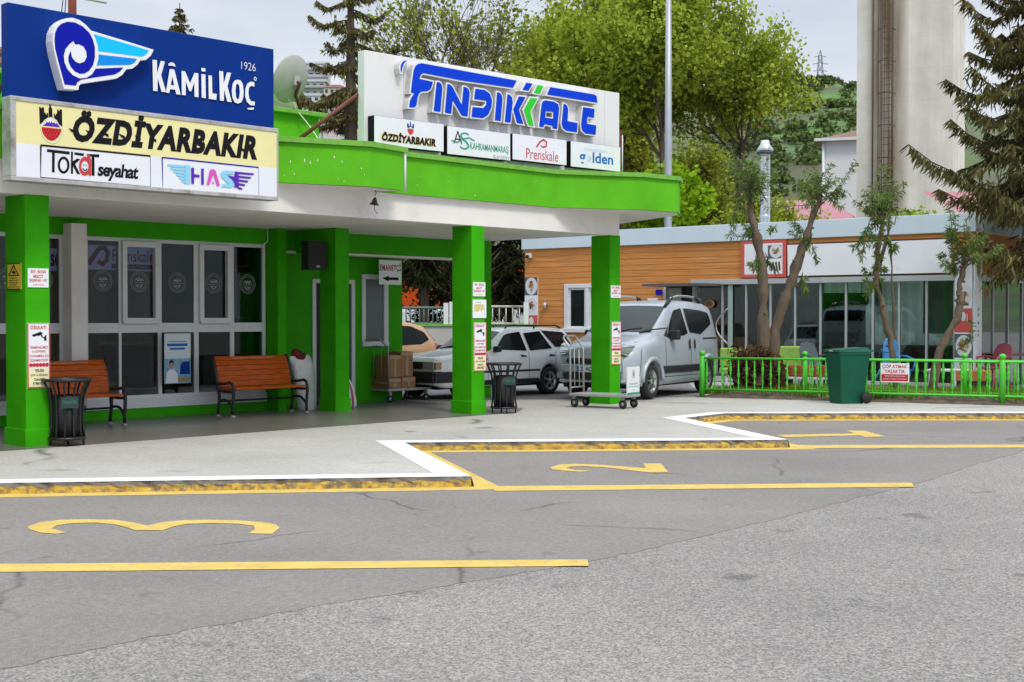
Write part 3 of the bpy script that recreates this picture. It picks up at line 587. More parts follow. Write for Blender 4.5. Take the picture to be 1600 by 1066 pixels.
for i in range(6):
    y_ = 545 + i * 40; xs = 168 + i * 35; mb.poly(T8([(xs, y_), (xs + 12, y_ - 12), (392, y_ + 6), (392, y_ + 32), (xs + 20, y_ + 18)]), f2, A_)
for l, m in [([(465, 580), (500, 575), (503, 660), (570, 668), (570, 700), (503, 695), (500, 780), (468, 778)], B_), ([(590, 590), (622, 588), (624, 790), (592, 790)], B_), ([(700, 605), (745, 595), (772, 620), (825, 800), (790, 812), (742, 660), (690, 795), (658, 790)], C_), ([(724, 765), (738, 750), (752, 768), (740, 785)], C_),
             ([(835, 640), (870, 615), (1000, 618), (990, 660), (895, 662), (990, 745), (1000, 800), (970, 828), (845, 818), (850, 785), (935, 785), (840, 690)], A_), ([(915, 672), (1000, 690), (1010, 625), (1060, 630), (1060, 828), (1003, 825), (1008, 770)], B_)]: mb.poly(T8(l), f3, m)
for i in range(5):
    y_ = 632 + i * 46; xe = 1250 - i * 36; mb.poly(T8([(1050, y_ - 2), (xe, y_ + 16), (xe + 3, y_ + 28), (xe - 12, y_ + 40), (1050, y_ + 26)]), f2, B_)
mb.build('winged_emblem', s2)
# ---------------------------------------------------------------- second roof sign, turned a little towards the road
FB = Frame(FA.w((P(569, 79, 15.25).x, 15.25, 0)), R(43.2))
Q = lambda px, py, y=0: FB.pl(px, py, y)
g0, g1 = Q(569, 79).x, Q(968, 145).x; gt = (Q(569, 79).z + Q(968, 145).z) / 2; gb = (Q(640, 247).z + Q(966, 279).z) / 2
s3 = thing('roof_sign', 'white roof sign with raised blue and green letters above four small panels', 'sign', FB, ((g0 + g1) / 2, .1, ZT + .08))
mb = MB(); seams = [g0] + [Q(x, 120).x for x in (631, 705, 792, 873, 945)] + [g1]
for a, b in zip(seams[:-1], seams[1:]): mb.box(a + .002, b - .002, 0, .16, gb, gt, m_board)
mb.build('panel', s3, bevel=.008)
for q in (.06, .35, .65, .93):
    mb = MB(); xx = g0 + (g1 - g0) * q; mb.tube([(xx, .21, ZT + .05), (xx, .21, gt - .1)], .03, m_steel, 6); mb.tube([(xx, .24, gb + .1), (xx, .9, ZT + .07)], .025, m_steel, 6); mb.tube([(xx - .2, .1, gb), (xx - .45, -.1, ZT + .1)], .02, m_frame, 6); mb.build('brace', s3)
mb = MB(); pa, pb_ = Q(463, 221, .15), Q(570, 140, .15); mb.tube([FB.l(gy(464, 220, FB.w(pb_).y - .6)), pb_], .03, m_steel, 8); mb.build('brace', s3); mb = MB()
mb.box(g1 + .03, g1 + .12, .05, .20, ZT + .07, Q(975, 205, .1).z, m_steel); mb.build('brace', s3); mb = MB(); mb.tube([(g1 + .16, .1, ZT + .07), (g1 + .16, .1, Q(980, 213, .1).z)], .03, m_frame, 10)
mb.build('brace', s3)
za = lambda x, y: (620 + x / 8.882, 80 + y / 8.882); zb = lambda x, y: (780 + x / 8.882, 100 + y / 8.882)
LD = .13
def TQ(z, pts): q = [Q(*z(*p), -LD) for p in pts]; return [(a.x, a.z) for a in q]
fq = lambda w: (lambda u, v: (u, -w, v))
B_, G_ = pm['blue'], mat('print_bright_green', (.01, .56, .012), .4)
L = [(TQ(za, [(195, 575), (210, 430), (232, 270), (258, 205), (300, 175), (345, 168), (900, 270)]) + TQ(zb, [(245, 232), (190, 332)]) + TQ(za, [(900, 408), (395, 310), (360, 308), (330, 335), (315, 385), (500, 425), (490, 480), (462, 535), (420, 555), (350, 560), (312, 582), (290, 640), (275, 745), (250, 780), (170, 780), (180, 690), (205, 640), (242, 590)]), B_, []),
     (TQ(za, [(60, 295), (50, 240), (60, 180), (90, 140), (155, 125), (120, 145), (95, 180), (75, 240), (68, 295)]), B_, []),
     (TQ(za, [(552, 430), (590, 432), (620, 460), (632, 520), (605, 845), (510, 830)]), B_, []),
     (TQ(za, [(700, 455), (740, 465), (775, 500), (900, 745), (925, 495), (960, 500), (995, 530), (1012, 580), (980, 910), (900, 895), (775, 685), (755, 870), (665, 855)]), B_, []),
     (TQ(za, [(1090, 520), (1220, 540), (1290, 590), (1322, 680), (1312, 780), (1270, 880), (1200, 930), (1035, 915), (1050, 775), (1200, 790), (1240, 740), (1240, 690), (1070, 665)]), B_, []),
     (TQ(za, [(1390, 570), (1430, 580), (1460, 620), (1465, 690), (1440, 970), (1358, 960)]), B_, []),
     (TQ(zb, [(112, 420), (150, 430), (178, 470), (186, 540), (155, 815), (75, 805)]), B_, []),
     (TQ(zb, [(270, 450), (365, 460), (272, 635), (335, 835), (245, 820), (192, 630)]), B_, []),
     (TQ(zb, [(430, 470), (530, 482), (430, 665), (480, 865), (405, 850), (338, 640)]), G_, []),
     (TQ(zb, [(375, 260), (460, 275), (405, 372), (318, 360)]), B_, []), (TQ(zb, [(530, 292), (610, 308), (565, 415), (478, 400)]), G_, []),
     (TQ(zb, [(705, 322), (1320, 425), (1350, 450), (1360, 540), (660, 425)]), B_, []),
     (TQ(zb, [(585, 560), (600, 520), (640, 505), (760, 525), (815, 560), (830, 620), (800, 905), (735, 895), (735, 860), (625, 838), (610, 880), (550, 870)]), B_, [TQ(zb, [(645, 655), (745, 668), (745, 760), (635, 745)])]),
     (TQ(zb, [(890, 550), (930, 570), (955, 620), (945, 795), (1085, 820), (1075, 950), (930, 930), (880, 890), (862, 830)]), B_, []),
     (TQ(zb, [(1160, 600), (1320, 625), (1312, 750), (1220, 735), (1215, 830), (1345, 855), (1335, 985), (1190, 965), (1145, 920), (1132, 840)]), B_, [])]
m_lside = mat('letter_side_white', (.58, .57, .55), .5, var=.12, vs=5, dirt=(.34, .31, .27), ds=4, dth=(.55, .8))
mb = MB()
for i, (l, m, h) in enumerate(L):
    hi = [grow(x, -.018) for x in h]; e_ = .0004 * i
    mb.prism(grow(l, .022), fq(.002), fq(LD - .004 + e_), m_lside, pm['white'], hi, back=False); mb.poly(l, fq(LD + .003 + e_), m, h)
mb.build('lettering', s3)
def panel(pxl, pxr, yt_l, yb_l, yt_r, yb_r, label, art, side=5):
    a, b = Q(pxl, yb_l, -.16), Q(pxr, yt_r, -.16); z1 = (Q(pxl, yt_l, -.16).z + b.z) / 2; z0 = (a.z + Q(pxr, yb_r, -.16).z) / 2
    o = thing('panel_sign', label, 'sign', FB, ((a.x + b.x) / 2, -.08, z0), 'small company panels under the big roof sign')
    m = MB(); m.box(a.x, b.x, -.155, -.003, z0, z1, pm['black']); m.build('box', o); m = MB(); m.box(a.x, b.x, -.162, -.1552, z0 + .004, z1 - .004, m_wf); m.build('panel', o)
    m = MB(); f = fq(.165); r = lambda u0, v0, u1, v1: (a.x + (b.x - a.x) * u0, z0 + (z1 - z0) * v0, a.x + (b.x - a.x) * u1, z0 + (z1 - z0) * v1)
    art(m, f, r, lambda u, v: (a.x + (b.x - a.x) * u, z0 + (z1 - z0) * v)); m.build('lettering', o); return o
def art1(m, f, r, t):
    m.text('ÖZDİYARBAKIR', r(.085, .14, .905, .52), f, pm['gold'], .085, .14, 1.1); m.text('ÖZDİYARBAKIR', r(.095, .155, .895, .50), fq(.168), pm['black'], .055, .14, 1.1)
    c = lambda pts: [t(.51 + x * .05, .70 + y * .22) for x, y in pts]
    m.poly(c([(-1, .1), (-1, .75), (-.55, .7), (-.55, .35), (-.2, .3), (-.15, .8), (0, 1.2), (.15, .8), (.2, .3), (.55, .35), (.55, .7), (1, .75), (1, .1), (.5, .0), (-.5, .0)]), f, pm['navy']); m.poly(c([(-.95, -.12), (.95, -.12), (.8, -.6), (.4, -.95), (0, -1.05), (-.4, -.95), (-.8, -.6)]), f, pm['brand']); m.poly(c([(-.6, -.02), (0, .28), (.6, -.02)]), fq(.168), pm['white'])
def art2(m, f, r, t):
    m.text('A', r(.09, .40, .23, .86), f, pm['black'], -.01); m.text('S', r(.19, .22, .34, .84), f, pm['teal'], -.012); ribbon([(.06, .50), (.15, .45), (.24, .60), (.33, .66), (.42, .58)], .02, fq(.168), pm['teal'], lambda p: [t(*q) for q in p], m)
    m.text('KAHRAMANMARAŞ', r(.35, .20, .97, .52), f, pm['teal'], .012, 0, .95); m.text('turizm', r(.72, .02, .97, .19), f, pm['grey'], -.012)
def art3(m, f, r, t):
    tr = lambda p: [t(*q) for q in p]
    ribbon([(.43, .58), (.50, .80), (.56, .90), (.62, .82), (.61, .66), (.56, .60), (.51, .66)], [.03, .03, .035, .035, .035, .03, .02], f, pm['brand'], tr, m); m.text('Prenskale', r(.24, .10, .84, .50), f, pm['brand'], -.002)
def art4(m, f, r, t):
    m.text('transatlantic', r(.26, .68, .74, .84), f, pm['paleblue'], -.01); m.text('g', r(.16, .10, .29, .54), f, pm['midblue'], .02); m.text('lden', r(.43, .24, .85, .66), f, pm['midblue'], .02)
    tr = lambda p: [t(*q) for q in p]
    for i in range(3): ribbon([(.31 + i * .03, .24 + i * .01), (.355 + i * .02, .38), (.345 + i * .025, .54 - i * .02)], .014, f, pm['paleblue'], tr, m)
panel(585, 693, 178, 224, 196, 239, 'white panel with castle emblem and black gold edged lettering, left end of row', art1)
panel(699, 797, 193.5, 237, 212, 255, 'white panel with green and grey lettering and intertwined A and S', art2)
panel(801, 885, 207.5, 249, 220, 259, 'white panel with thin red lettering under a looped red mark', art3)
panel(892, 969, 220, 260, 230.5, 269, 'white panel with bold blue lettering at the right end of the row', art4)

# ---------------------------------------------------------------- satellite dish, mast, hanging lamp, loudspeaker
dc = FA.l(gy(455, 124, 20.3))
dish = thing('satellite_dish', 'white satellite dish seen from behind on the green parapet', 'dish', FA, (dc.x, dc.y, 4.775))
ax = (FA.mi @ Vector((-.88, .55, .40))).normalized(); cc = Vector(dc)
m_dish = mat('dish_grey_white', (.40, .40, .375), .5, var=.08, vs=5)
mb = MB(); mb.lathe([(.0, -.085), (.12, -.08), (.22, -.055), (.31, -.02), (.365, .012), (.372, .018), (.365, .02), (.31, -.012), (.22, -.047), (.12, -.072), (0, -.077)], cc, m_dish, 36, ax); mb.build('reflector', dish)
bk = cc - ax * .085
mb = MB(); mb.tube([bk - ax * .02, bk - ax * .10, Vector((dc.x + .12, dc.y + .05, 4.98)), Vector((dc.x + .26, dc.y + .10, 4.77))], .026, m_steel, 8); mb.box(bk.x - .05, bk.x + .05, bk.y - .05, bk.y + .05, bk.z - .07, bk.z + .07, m_alu); mb.build('mount', dish)
mb = MB(); e_ = cc + ax * .42 + Vector((0, 0, -.02)); mb.tube([cc - Vector((0, 0, .37)) + ax * .0, e_], .008, m_alu, 6); mb.lathe([(0, -.05), (.03, -.05), (.03, .05), (0, .05)], e_, m_frame, 10, ax); mb.build('feed_arm', dish)
mb = MB(); pts = [cc - ax * .05 - Vector((0, 0, .33)), P(463, 172, 16.42), P(478, 190, 16.36), P(490, 206, 16.2), P(500, 222, 15.6)]; mb.tube(pts, .010, m_frame, 6); mb.build('cable', dish)
pm_ = FA.l(gy(113, 10, 18.0)); mb = MB(); mb.tube([(pm_.x, pm_.y, 4.775), (pm_.x, pm_.y, 7.0)], .055, mat('red_mast_paint', (.28, .05, .03), .6), 10); mb.tube([(pm_.x - .5, pm_.y, 5.9), (pm_.x + .5, pm_.y, 5.9)], .015, m_alu, 6)
tag(mb.build('antenna_mast', fr=FA, org=(pm_.x, pm_.y, 4.775)), 'rusty red mast rising behind the blue roof sign', 'mast')
mb = MB(); b_ = FA.l(gy(96, 20, 17.6))
for dx in (0, .06): mb.tube([(pm_.x, pm_.y, 6.9 - dx), FA.l(gy(101 - dx * 90, 24, 16.7))], .006, m_blk, 5)
tag(mb.build('stay_wire', fr=FA, org=(pm_.x, pm_.y, 6)), 'thin dark wires running down from the red mast', 'wire')
hl = P(585, 316, 14.72)
lamp = thing('hanging_lamp', 'small broken brown lamp shade dangling under the canopy corner', 'lamp', FA, (hl.x, hl.y, ZB))
mb = MB(); m_br = mat('lamp_brown', (.045, .03, .022), .6, var=.3, vs=20); tl = (FA.mi @ Vector((.15, 0, 1))).normalized()
mb.lathe([(.010, .07), (.022, .055), (.042, .0), (.074, -.04), (.068, -.04), (.038, .0), (.0, .045)], (hl.x, hl.y, hl.z), m_br, 9, tl, smooth=False); mb.build('shade', lamp)
mb = MB(); mb.tube([(hl.x + .02, hl.y, ZB), (hl.x + .035, hl.y, ZB - .05), (hl.x + .0, hl.y, hl.z + .1)], .006, m_blk, 5); mb.build('wire', lamp); mb = MB(); mb.tube([(hl.x, hl.y, hl.z), (hl.x, hl.y, hl.z - .1), (hl.x + .02, hl.y, hl.z - .13), (hl.x + .06, hl.y, hl.z - .165)], .005, m_blk, 5); mb.build('wire', lamp)
ya = Y2 + .12; a = P(482, 421, ya); b = P(511, 377, ya)
spk = thing('loudspeaker', 'black loudspeaker fixed to the green inner column', 'loudspeaker', FA, ((a.x + b.x) / 2, ya + .12, a.z))
m_spk = mat('speaker_black', (.008, .008, .009), .55)
mb = MB(); xx = [(a.x + .0, 0), (b.x, 0), (b.x - .05, .26), (a.x + .05, .26)]
mb.prism([(u, v + ya) for u, v in xx], lambda u, v: (u, v, a.z), lambda u, v: (u, v, b.z), m_spk); mb.build('cabinet', spk, bevel=.02)
mb = MB(); mb.box(a.x + .02, b.x - .02, ya - .008, ya - .001, a.z + .03, b.z - .03, mat('speaker_grille', (.014, .014, .015), .7, bump=.6, bs=260)); mb.box((a.x + b.x) / 2 - .035, (a.x + b.x) / 2 + .035, ya - .012, ya - .0085, a.z + .04, a.z + .065, m_alu); mb.build('grille', spk)
mb = MB(); mb.box((a.x + b.x) / 2 - .03, c2 + .02, ya + .18, ya + .3, a.z + .15, b.z - .15, m_blk); mb.build('bracket', spk)

# ---------------------------------------------------------------- notices
def notice(name, px, y, label, cat, art, base=pm['white'], group=None, end=False, frame=None):
    """px = (x_left, y_bottom, x_right, y_top); end=True: on a column's end face"""
    if not end:
        r = rect_px(px[0], px[1], px[2], px[3], y); f = lambda w: (lambda u, v: (u, y - w, v))
    else:
        Lc = FA.l(EYE); s = end
        def onend(x, yy): d = FA.mi @ ray(x, yy); return Lc + d * ((s - Lc.x) / d.x)
        a_ = onend(px[0], px[1]); b_ = onend(px[2], px[3]); r = (-a_.y, a_.z, -b_.y, b_.z); f = lambda w: (lambda u, v: (s - w, -u, v))
    m = MB(); fl_ = f(.012); m.prism(rp(r), f(.0012), fl_, base, base); t = lambda u, v: (r[0] + (r[2] - r[0]) * u, r[1] + (r[3] - r[1]) * v); rr_ = lambda u0, v0, u1, v1: (*t(u0, v0), *t(u1, v1))
    if frame: ribbon([t(.02, .01), t(.98, .01), t(.98, .99), t(.02, .99), t(.02, .01)], .016, f(.0135), frame, lambda p: p, m)
    art(m, f(.0135), rr_, t, f(.015))
    c_ = f(0)((r[0] + r[2]) / 2, r[1])
    return tag(m.build(name, fr=FA, org=c_), label, cat, group)
def a_mescit(m, f, r, t, f2):
    R_ = pm['red']; m.text('BAY - BAYAN', r(.14, .74, .86, .92), f, R_, .02); m.text('MESCİT', r(.26, .50, .74, .70), f, R_, .02); m.text('ŞADIRVAN - WC', r(.06, .25, .94, .46), f, R_, .02); m.text('• • • • • • •', r(.25, .10, .75, .17), f, R_, .03)
def a_dikkat(m, f, r, t, f2):
    R_, K_ = pm['red'], pm['black']
    m.poly(rp(r(.035, .015, .965, .30)), f, pm['cream']); m.text('DİKKAT!', r(.14, .905, .84, .975), f2, R_, .02)
    m.poly([t(*p) for p in [(.20, .82), (.58, .868), (.68, .848), (.62, .83), (.30, .792), (.22, .80)]], f2, K_); m.poly([t(*p) for p in [(.46, .80), (.60, .815), (.62, .785), (.74, .765), (.74, .73), (.84, .725), (.84, .82), (.77, .80), (.72, .78), (.66, .80), (.64, .83), (.48, .815)]], f2, K_)
    for i, (s_, u0, u1) in enumerate([('TERMİNALİMİZ', .09, .91), ('ve ÇEVRESİ', .18, .80), ('7/24 KAMERA İLE', .07, .92), ('İZLENMEKTEDİR', .09, .91)]): m.text(s_, r(u0, .608 - i * .066, u1, .656 - i * .066), f2, R_, .015)
    for i in range(6): c = t(.14 + i * .145, .355); m.poly([(c[0] + .022 * math.cos(q * math.pi / 6), c[1] + .024 * math.sin(q * math.pi / 6)) for q in range(12)], f2, R_)
    for i, (s_, u0, u1) in enumerate([('YERLERE', .30, .72), ('ÇÖP ve SİGARA', .12, .90), ('İZMARİTİ', .28, .74), ('ATMAYINIZ', .22, .80)]): m.text(s_, r(u0, .245 - i * .066, u1, .292 - i * .066), f2, K_, .02)
def a_cam(m, f, r, t, f2):
    K_ = pm['black']; tri = [(.08, .52), (.92, .52), (.5, .96)]; m.poly([t(*p) for p in tri], f, K_, [[t(*p) for p in [(.2, .56), (.8, .56), (.5, .87)]]]); m.poly([t(*p) for p in [(.36, .66), (.52, .74), (.66, .64), (.6, .58), (.5, .62), (.4, .62)]], f, K_)
    for i, (s_, u0, u1) in enumerate([('DİKKAT!', .22, .78), ('TERMİNALİMİZ', .14, .86), ('KAMERA İLE', .16, .84), ('24 SAAT', .2, .8), ('İZLENMEKTEDİR', .1, .9)]): m.text(s_, r(u0, .42 - i * .085, u1, .475 - i * .085), f, K_, .03)
def a_grid(m, f, r, t, f2):
    for i in range(4):
        for j in range(6):
            if random.random() < .9: m.poly(rp(r(.12 + j * .115, .36 + i * .10, .12 + j * .115 + .095, .36 + i * .10 + .08)), f, mat('print_mustard', (.62, .50, .03), .5))
    m.poly(rp(r(.86, .2, .875, .62)), f, pm['grey']); m.poly(rp(r(.2, .84, .6, .86)), f, pm['grey'])
m_sty = mat('sticker_yellow', (.66, .50, .05), .5)
notice('camera_sticker', (12.5, 453, 33.5, 411), 0, 'yellow camera warning sticker on the left face of the nearest column', 'sticker', a_cam, m_sty, end=c1, frame=pm['black'])
notice('notice_sticker', (43, 449, 75, 420), Y1, 'white and red prayer room notice on the nearest column beside the bin', 'notice', a_mescit, group='red and white prayer room notices')
notice('notice_sticker', (42.5, 607, 77, 505), Y1, 'tall white and yellow camera notice on the nearest column behind the bin', 'notice', a_dikkat, frame=pm['brand'], group='tall camera notices on columns')
notice('notice_sticker', (738.5, 463, 757.5, 441.5), Y1, 'white and red prayer room notice on the middle column above the yellow timetable', 'notice', a_mescit, group='red and white prayer room notices')
notice('notice_sheet', (738, 497, 759, 468.5), Y1, 'white paper with faded yellow grid taped to the middle column', 'notice', a_grid)
notice('notice_sticker', (739.5, 580.5, 759, 504), Y1, 'tall white and yellow camera notice on the middle column', 'notice', a_dikkat, frame=pm['brand'], group='tall camera notices on columns')
notice('notice_sticker', (954, 465.5, 969, 446.5), Y1, 'white and red prayer room notice on the column beside the silver van', 'notice', a_mescit, group='red and white prayer room notices')
notice('notice_sticker', (954.5, 570, 969.5, 503), Y1, 'tall white and yellow camera notice on the column beside the silver van', 'notice', a_dikkat, frame=pm['brand'], group='tall camera notices on columns')
def a_eman(m, f, r, t, f2):
    m.text('EMANETÇİ', r(.03, .50, .97, .90), f, mat('print_dark_red', (.22, .012, .02), .5), .03, 0, 1.15); m.poly([t(*p) for p in [(.12, .25), (.42, .36), (.42, .30), (.86, .30), (.86, .19), (.42, .19), (.42, .13)]], f, pm['black'])
notice('arrow_sign', (592, 444.5, 626.5, 407.5), YW + .2, 'white left luggage sign with red word and black arrow', 'sign', a_eman)
def a_poster(m, f, r, t, f2):
    m.poly(rp(r(.0, .0, 1, .50)), f, mat('print_poster_blue', (.20, .38, .52), .5, var=.35, vs=14)); m.poly(rp(r(.1, .745, .88, .80)), f, pm['midblue']); m.poly(rp(r(.2, .675, .78, .715)), f, pm['midblue']); m.poly(rp(r(.15, .83, .85, .845)), f, pm['grey'])
    m.poly([t(*p) for p in [(.58, .18), (.6, .36), (.68, .43), (.95, .44), (.97, .18)]], f2, pm['navy']); m.poly([t(*p) for p in [(.5, .03), (.95, .03), (.97, .10), (.5, .12)]], f2, mat('print_tan', (.35, .22, .10), .5))
    m.poly([t(*p) for p in [(.04, .01), (.08, .22), (.2, .29), (.36, .28), (.48, .2), (.52, .01)]], f2, pm['white']); m.poly([t(*p) for p in [(.24, .26), (.31, .26), (.33, .10), (.28, .06)]], f, pm['navy'])
    m.poly([t(.26 + .085 * math.cos(q), .375 + .075 * math.sin(q)) for q in np.linspace(0, 6.283, 14)[:-1]], f2, mat('print_skin', (.42, .24, .16), .5)); m.poly([t(*p) for p in [(.17, .38), (.18, .45), (.27, .475), (.36, .44), (.35, .39), (.30, .42), (.22, .41)]], f2, pm['black'])
notice('information_poster', (256.5, 600, 297, 521), YW - .09, 'pale blue poster of a man in a tie leaning on the glass', 'poster', a_poster, mat('print_poster_white', (.62, .70, .74), .5))
def a_pren(m, f, r, t, f2):
    tr = lambda p: [t(*q) for q in p]
    ribbon([(.04, .22), (.13, .62), (.19, .88), (.26, .90), (.31, .70), (.29, .40), (.23, .22), (.17, .35)], .075, f, pm['red'], tr, m); m.text('Prenskale', r(.37, .36, .97, .86), f, pm['red'], .012); m.poly(rp(r(.36, .06, .95, .26)), f, pm['red']); m.text('TURİZM', r(.55, .1, .85, .22), f2, pm['white'], .01)
notice('interior_sign', (133, 421, 243, 387), YW + .26, 'lilac sign with red lettering hanging inside the terminal window', 'sign', a_pren, mat('print_lilac', (.55, .52, .80), .5))
def a_se(m, f, r, t, f2): m.text('se', r(.3, .2, .85, .75), f, pm['black'], .02)
notice('interior_sign', (70, 423, 97, 389), YW + .26, 'lilac sign with black letters inside the window behind the nearest column', 'sign', a_se, mat('print_lilac', (.55, .52, .80), .5))
for k_, c_ in (('print_lilac', (.30, .27, .55)),):
    b_l = MATS[k_].node_tree.nodes['Principled BSDF']; b_l.inputs['Emission Color'].default_value = (*c_, 1); b_l.inputs['Emission Strength'].default_value = .22     # back-lit sign
mb = MB(); a = sx(196, YW + 1.2); b = sx(234, YW + 1.2); mb.box(a, b, YW + 1.2, YW + 1.9, PZ + .004, 1.18, mat('counter_blue', (.01, .016, .13), .5)); mb.box(a - .05, b + .05, YW + 1.15, YW + 1.95, 1.182, 1.23, m_frame); tag(mb.build('counter', fr=FA, org=(a, YW + 1.2, PZ)), 'dark blue counter standing inside behind the window', 'counter')
mb = MB(); a = sx(318, YW + .9); mb.box(a, a + 1.3, YW + .9, YW + 1.4, PZ + .004, 1.0, mat('cabinet_white', (.45, .48, .48), .5)); mb.box(a + .3, a + .34, YW + .88, YW + .9, .3, .8, m_alu); tag(mb.build('cabinet', fr=FA, org=(a, YW + .9, PZ), bevel=.01), 'low white cabinet inside the window behind the bench', 'cabinet')
mb = MB(); a = sx(372, YW + .5); b = sx(404, YW + .5)
mb.box(a, b, YW + .5, YW + .53, zg(390, 495), zg(390, 415), mat('board_green', (.06, .09, .05), .6, var=.3, vs=8)); mb.box(a - .03, b + .03, YW + .531, YW + .55, zg(390, 497), zg(390, 413), m_frame); tag(mb.build('notice_board', fr=FA, org=(a, YW + .5, 2)), 'dark framed notice board inside the rightmost window bay', 'notice board')
# ---------------------------------------------------------------- benches
m_wood = mat('bench_varnished_wood', (.46, .085, .006), .5, spec=.12, var=.35, vs=7, stretch=(1, 8, 8), coat=.12)
m_iron = mat('cast_iron', (.012, .013, .015), .45, var=.2, vs=20)
m_foot = mat('bare_metal_foot', (.22, .22, .22), .5, .4)
def bench(s_left, y_front, label, words_=True):
    """local frame FA; width 1.42, seat faces outwards (-y)"""
    o = thing('park_bench', label, 'bench', FA, (s_left + .70, y_front + .25, PZ), 'slatted wooden benches under the canopy')
    W = 1.40; X = lambda x: s_left + x; Yf = lambda y: y_front + y; Z = lambda z: PZ + .004 + z
    m = MB()
    for i in range(5): m.box(X(.03), X(W - .03), Yf(.02 + i * .082), Yf(.02 + i * .082 + .074), Z(.40 + .006 * abs(2 - i)), Z(.435 + .006 * abs(2 - i)), m_wood)
    m.build('seat', o, bevel=.006)
    m = MB(); prof = [(.43, .45), (.455, .53), (.475, .61), (.495, .69), (.52, .77), (.55, .845), (.585, .91)]
    for i in range(len(prof) - 1):
        (y0, z0), (y1, z1) = prof[i], prof[i + 1]; d = Vector((0, y1 - y0, z1 - z0)); c = Vector((X(W / 2), Yf((y0 + y1) / 2), Z((z0 + z1) / 2))); n = d.cross(Vector((1, 0, 0))).normalized()
        m.obox(c, (Vector((W / 2 - .02, 0, 0)), d * .46, n * .013), m_wood)
    (y0, z0), (y1, z1) = prof[-2], prof[-1]
    dd = Vector((0, y1 - y0, z1 - z0)).normalized(); nn = Vector((0, -dd.z, dd.y)); base = Vector((0, Yf((y0 + y1) / 2), Z((z0 + z1) / 2))) + nn * .016
    m.text('GİRESUN BELEDİYESİ', (X(.34), -.017, X(1.12), .017), lambda u, v: (u, base.y + dd.y * v, base.z + dd.z * v), mat('bench_lettering', (.50, .40, .30), .6), .01)
    m.build('backrest', o, bevel=.004)
    for x in (X(0), X(W)):
        m = MB(); t = .03
        def seg(pts, r): m.tube([(x, Yf(y), Z(z)) for y, z in pts], r, m_iron, 8)
        seg([(.445, .02), (.43, .12), (.405, .24), (.41, .36), (.44, .46), (.475, .58), (.505, .70), (.54, .80), (.60, .92)], [.026, .024, .024, .028, .028, .026, .025, .026, .03])
        seg([(.045, .02), (.055, .12), (.04, .24), (.03, .36), (.035, .44), (.06, .50), (.12, .525), (.25, .505), (.36, .50), (.445, .50)], [.026, .024, .024, .026, .025, .024, .023, .022, .024, .024])
        seg([(.05, .14), (.10, .19), (.18, .245), (.27, .26), (.35, .25), (.405, .25)], .02); seg([(.03, .385), (.2, .38), (.42, .385)], .02)
        for y in (.045, .445): m.lathe([(.05, 0), (.05, .012), (.028, .035)], (x, Yf(y), Z(0)), m_foot, 10)
        m.build('end_frame', o)
    m = MB(); m.tube([(X(0), Yf(.41), Z(.23)), (X(W), Yf(.41), Z(.23))], .016, m_iron, 6); m.build('stretcher', o)
    return o
bA = gz(365, 653, PZ); bl = FA.l(bA); bench(bl.x, bl.y - .03, 'wooden bench in front of the terminal glass, both iron ends in view')
bB = FA.l(gz(196, 665.5, PZ)); bench(bB.x - 1.40, bB.y - .03, 'wooden bench half hidden behind the nearest column and bin')
# ---------------------------------------------------------------- litter bins
def litter_bin(px, py, label):
    c = gz(px, py, PZ); o = thing('litter_bin', label, 'litter bin', W0, (c.x, c.y, PZ), 'black slatted litter bins at the columns'); cx, cy, z = c.x, c.y, PZ + (.0 if py < 660 else 0)
    m = MB(); m.lathe([(.0, .09), (.165, .09), (.172, .60), (.16, .60), (.155, .12)], (cx, cy, z), m_blk, 24); m.build('drum', o)
    m = MB(); m.lathe([(.262, .765), (.285, .765), (.288, .785), (.283, .80), (.255, .80), (.25, .785)], (cx, cy, z), m_blk, 28); m.build('top_ring', o)
    m = MB(); m.lathe([(.17, .075), (.215, .075), (.215, .105), (.17, .105)], (cx, cy, z), m_blk, 28); m.build('base_ring', o)
    for i in range(12):
        a = 2 * math.pi * (i + .4) / 12; ca, sa = math.cos(a), math.sin(a); m = MB()
        m.tube([(cx + r * ca, cy + r * sa, z + h) for r, h in ((.205, .09), (.19, .2), (.185, .35), (.19, .50), (.20, .58), (.225, .67), (.262, .745), (.268, .775))], .0125, m_blk, 6); m.build('bar', o)
    for i in range(4):
        a = 2 * math.pi * (i + .15) / 4; m = MB(); m.tube([(cx + .19 * math.cos(a), cy + .19 * math.sin(a), z + .0), (cx + .19 * math.cos(a), cy + .19 * math.sin(a), z + .09)], .014, m_blk, 6); m.build('leg', o)
    m = MB(); a0 = R(-62); r_ = .222
    fn = lambda u, v: (cx + r_ * math.cos(a0 + u / r_), cy + r_ * math.sin(a0 + u / r_), z + v)
    for i in range(6): u0, u1 = -.10 + i * .2 / 6, -.10 + (i + 1) * .2 / 6; m.poly([(u0, .455), (u1, .455), (u1, .585), (u0, .585)], fn, mat('bin_plaque', (.02, .045, .045), .4))
    r_ = .2255; m.text('Giresun Bld.', (-.085, .51, .085, .55), fn, mat('plaque_green', (.03, .22, .10), .5), .015); m.build('plaque', o)
    m = MB(); m.box(cx - .30, cx - .25, cy - .02, cy + .02, z + .78, z + .80, m_blk); m.tube([(cx - .285, cy, z + .80), (cx - .285, cy, z + .86)], .012, m_blk, 6); m.tube([(cx - .32, cy, z + .862), (cx - .25, cy, z + .862)], .010, m_blk, 6); m.build('ashtray', o)
litter_bin(104.5, 696, 'black slatted litter bin in front of the nearest green column'); litter_bin(787.5, 645.5, 'black slatted litter bin to the right of the middle green column')
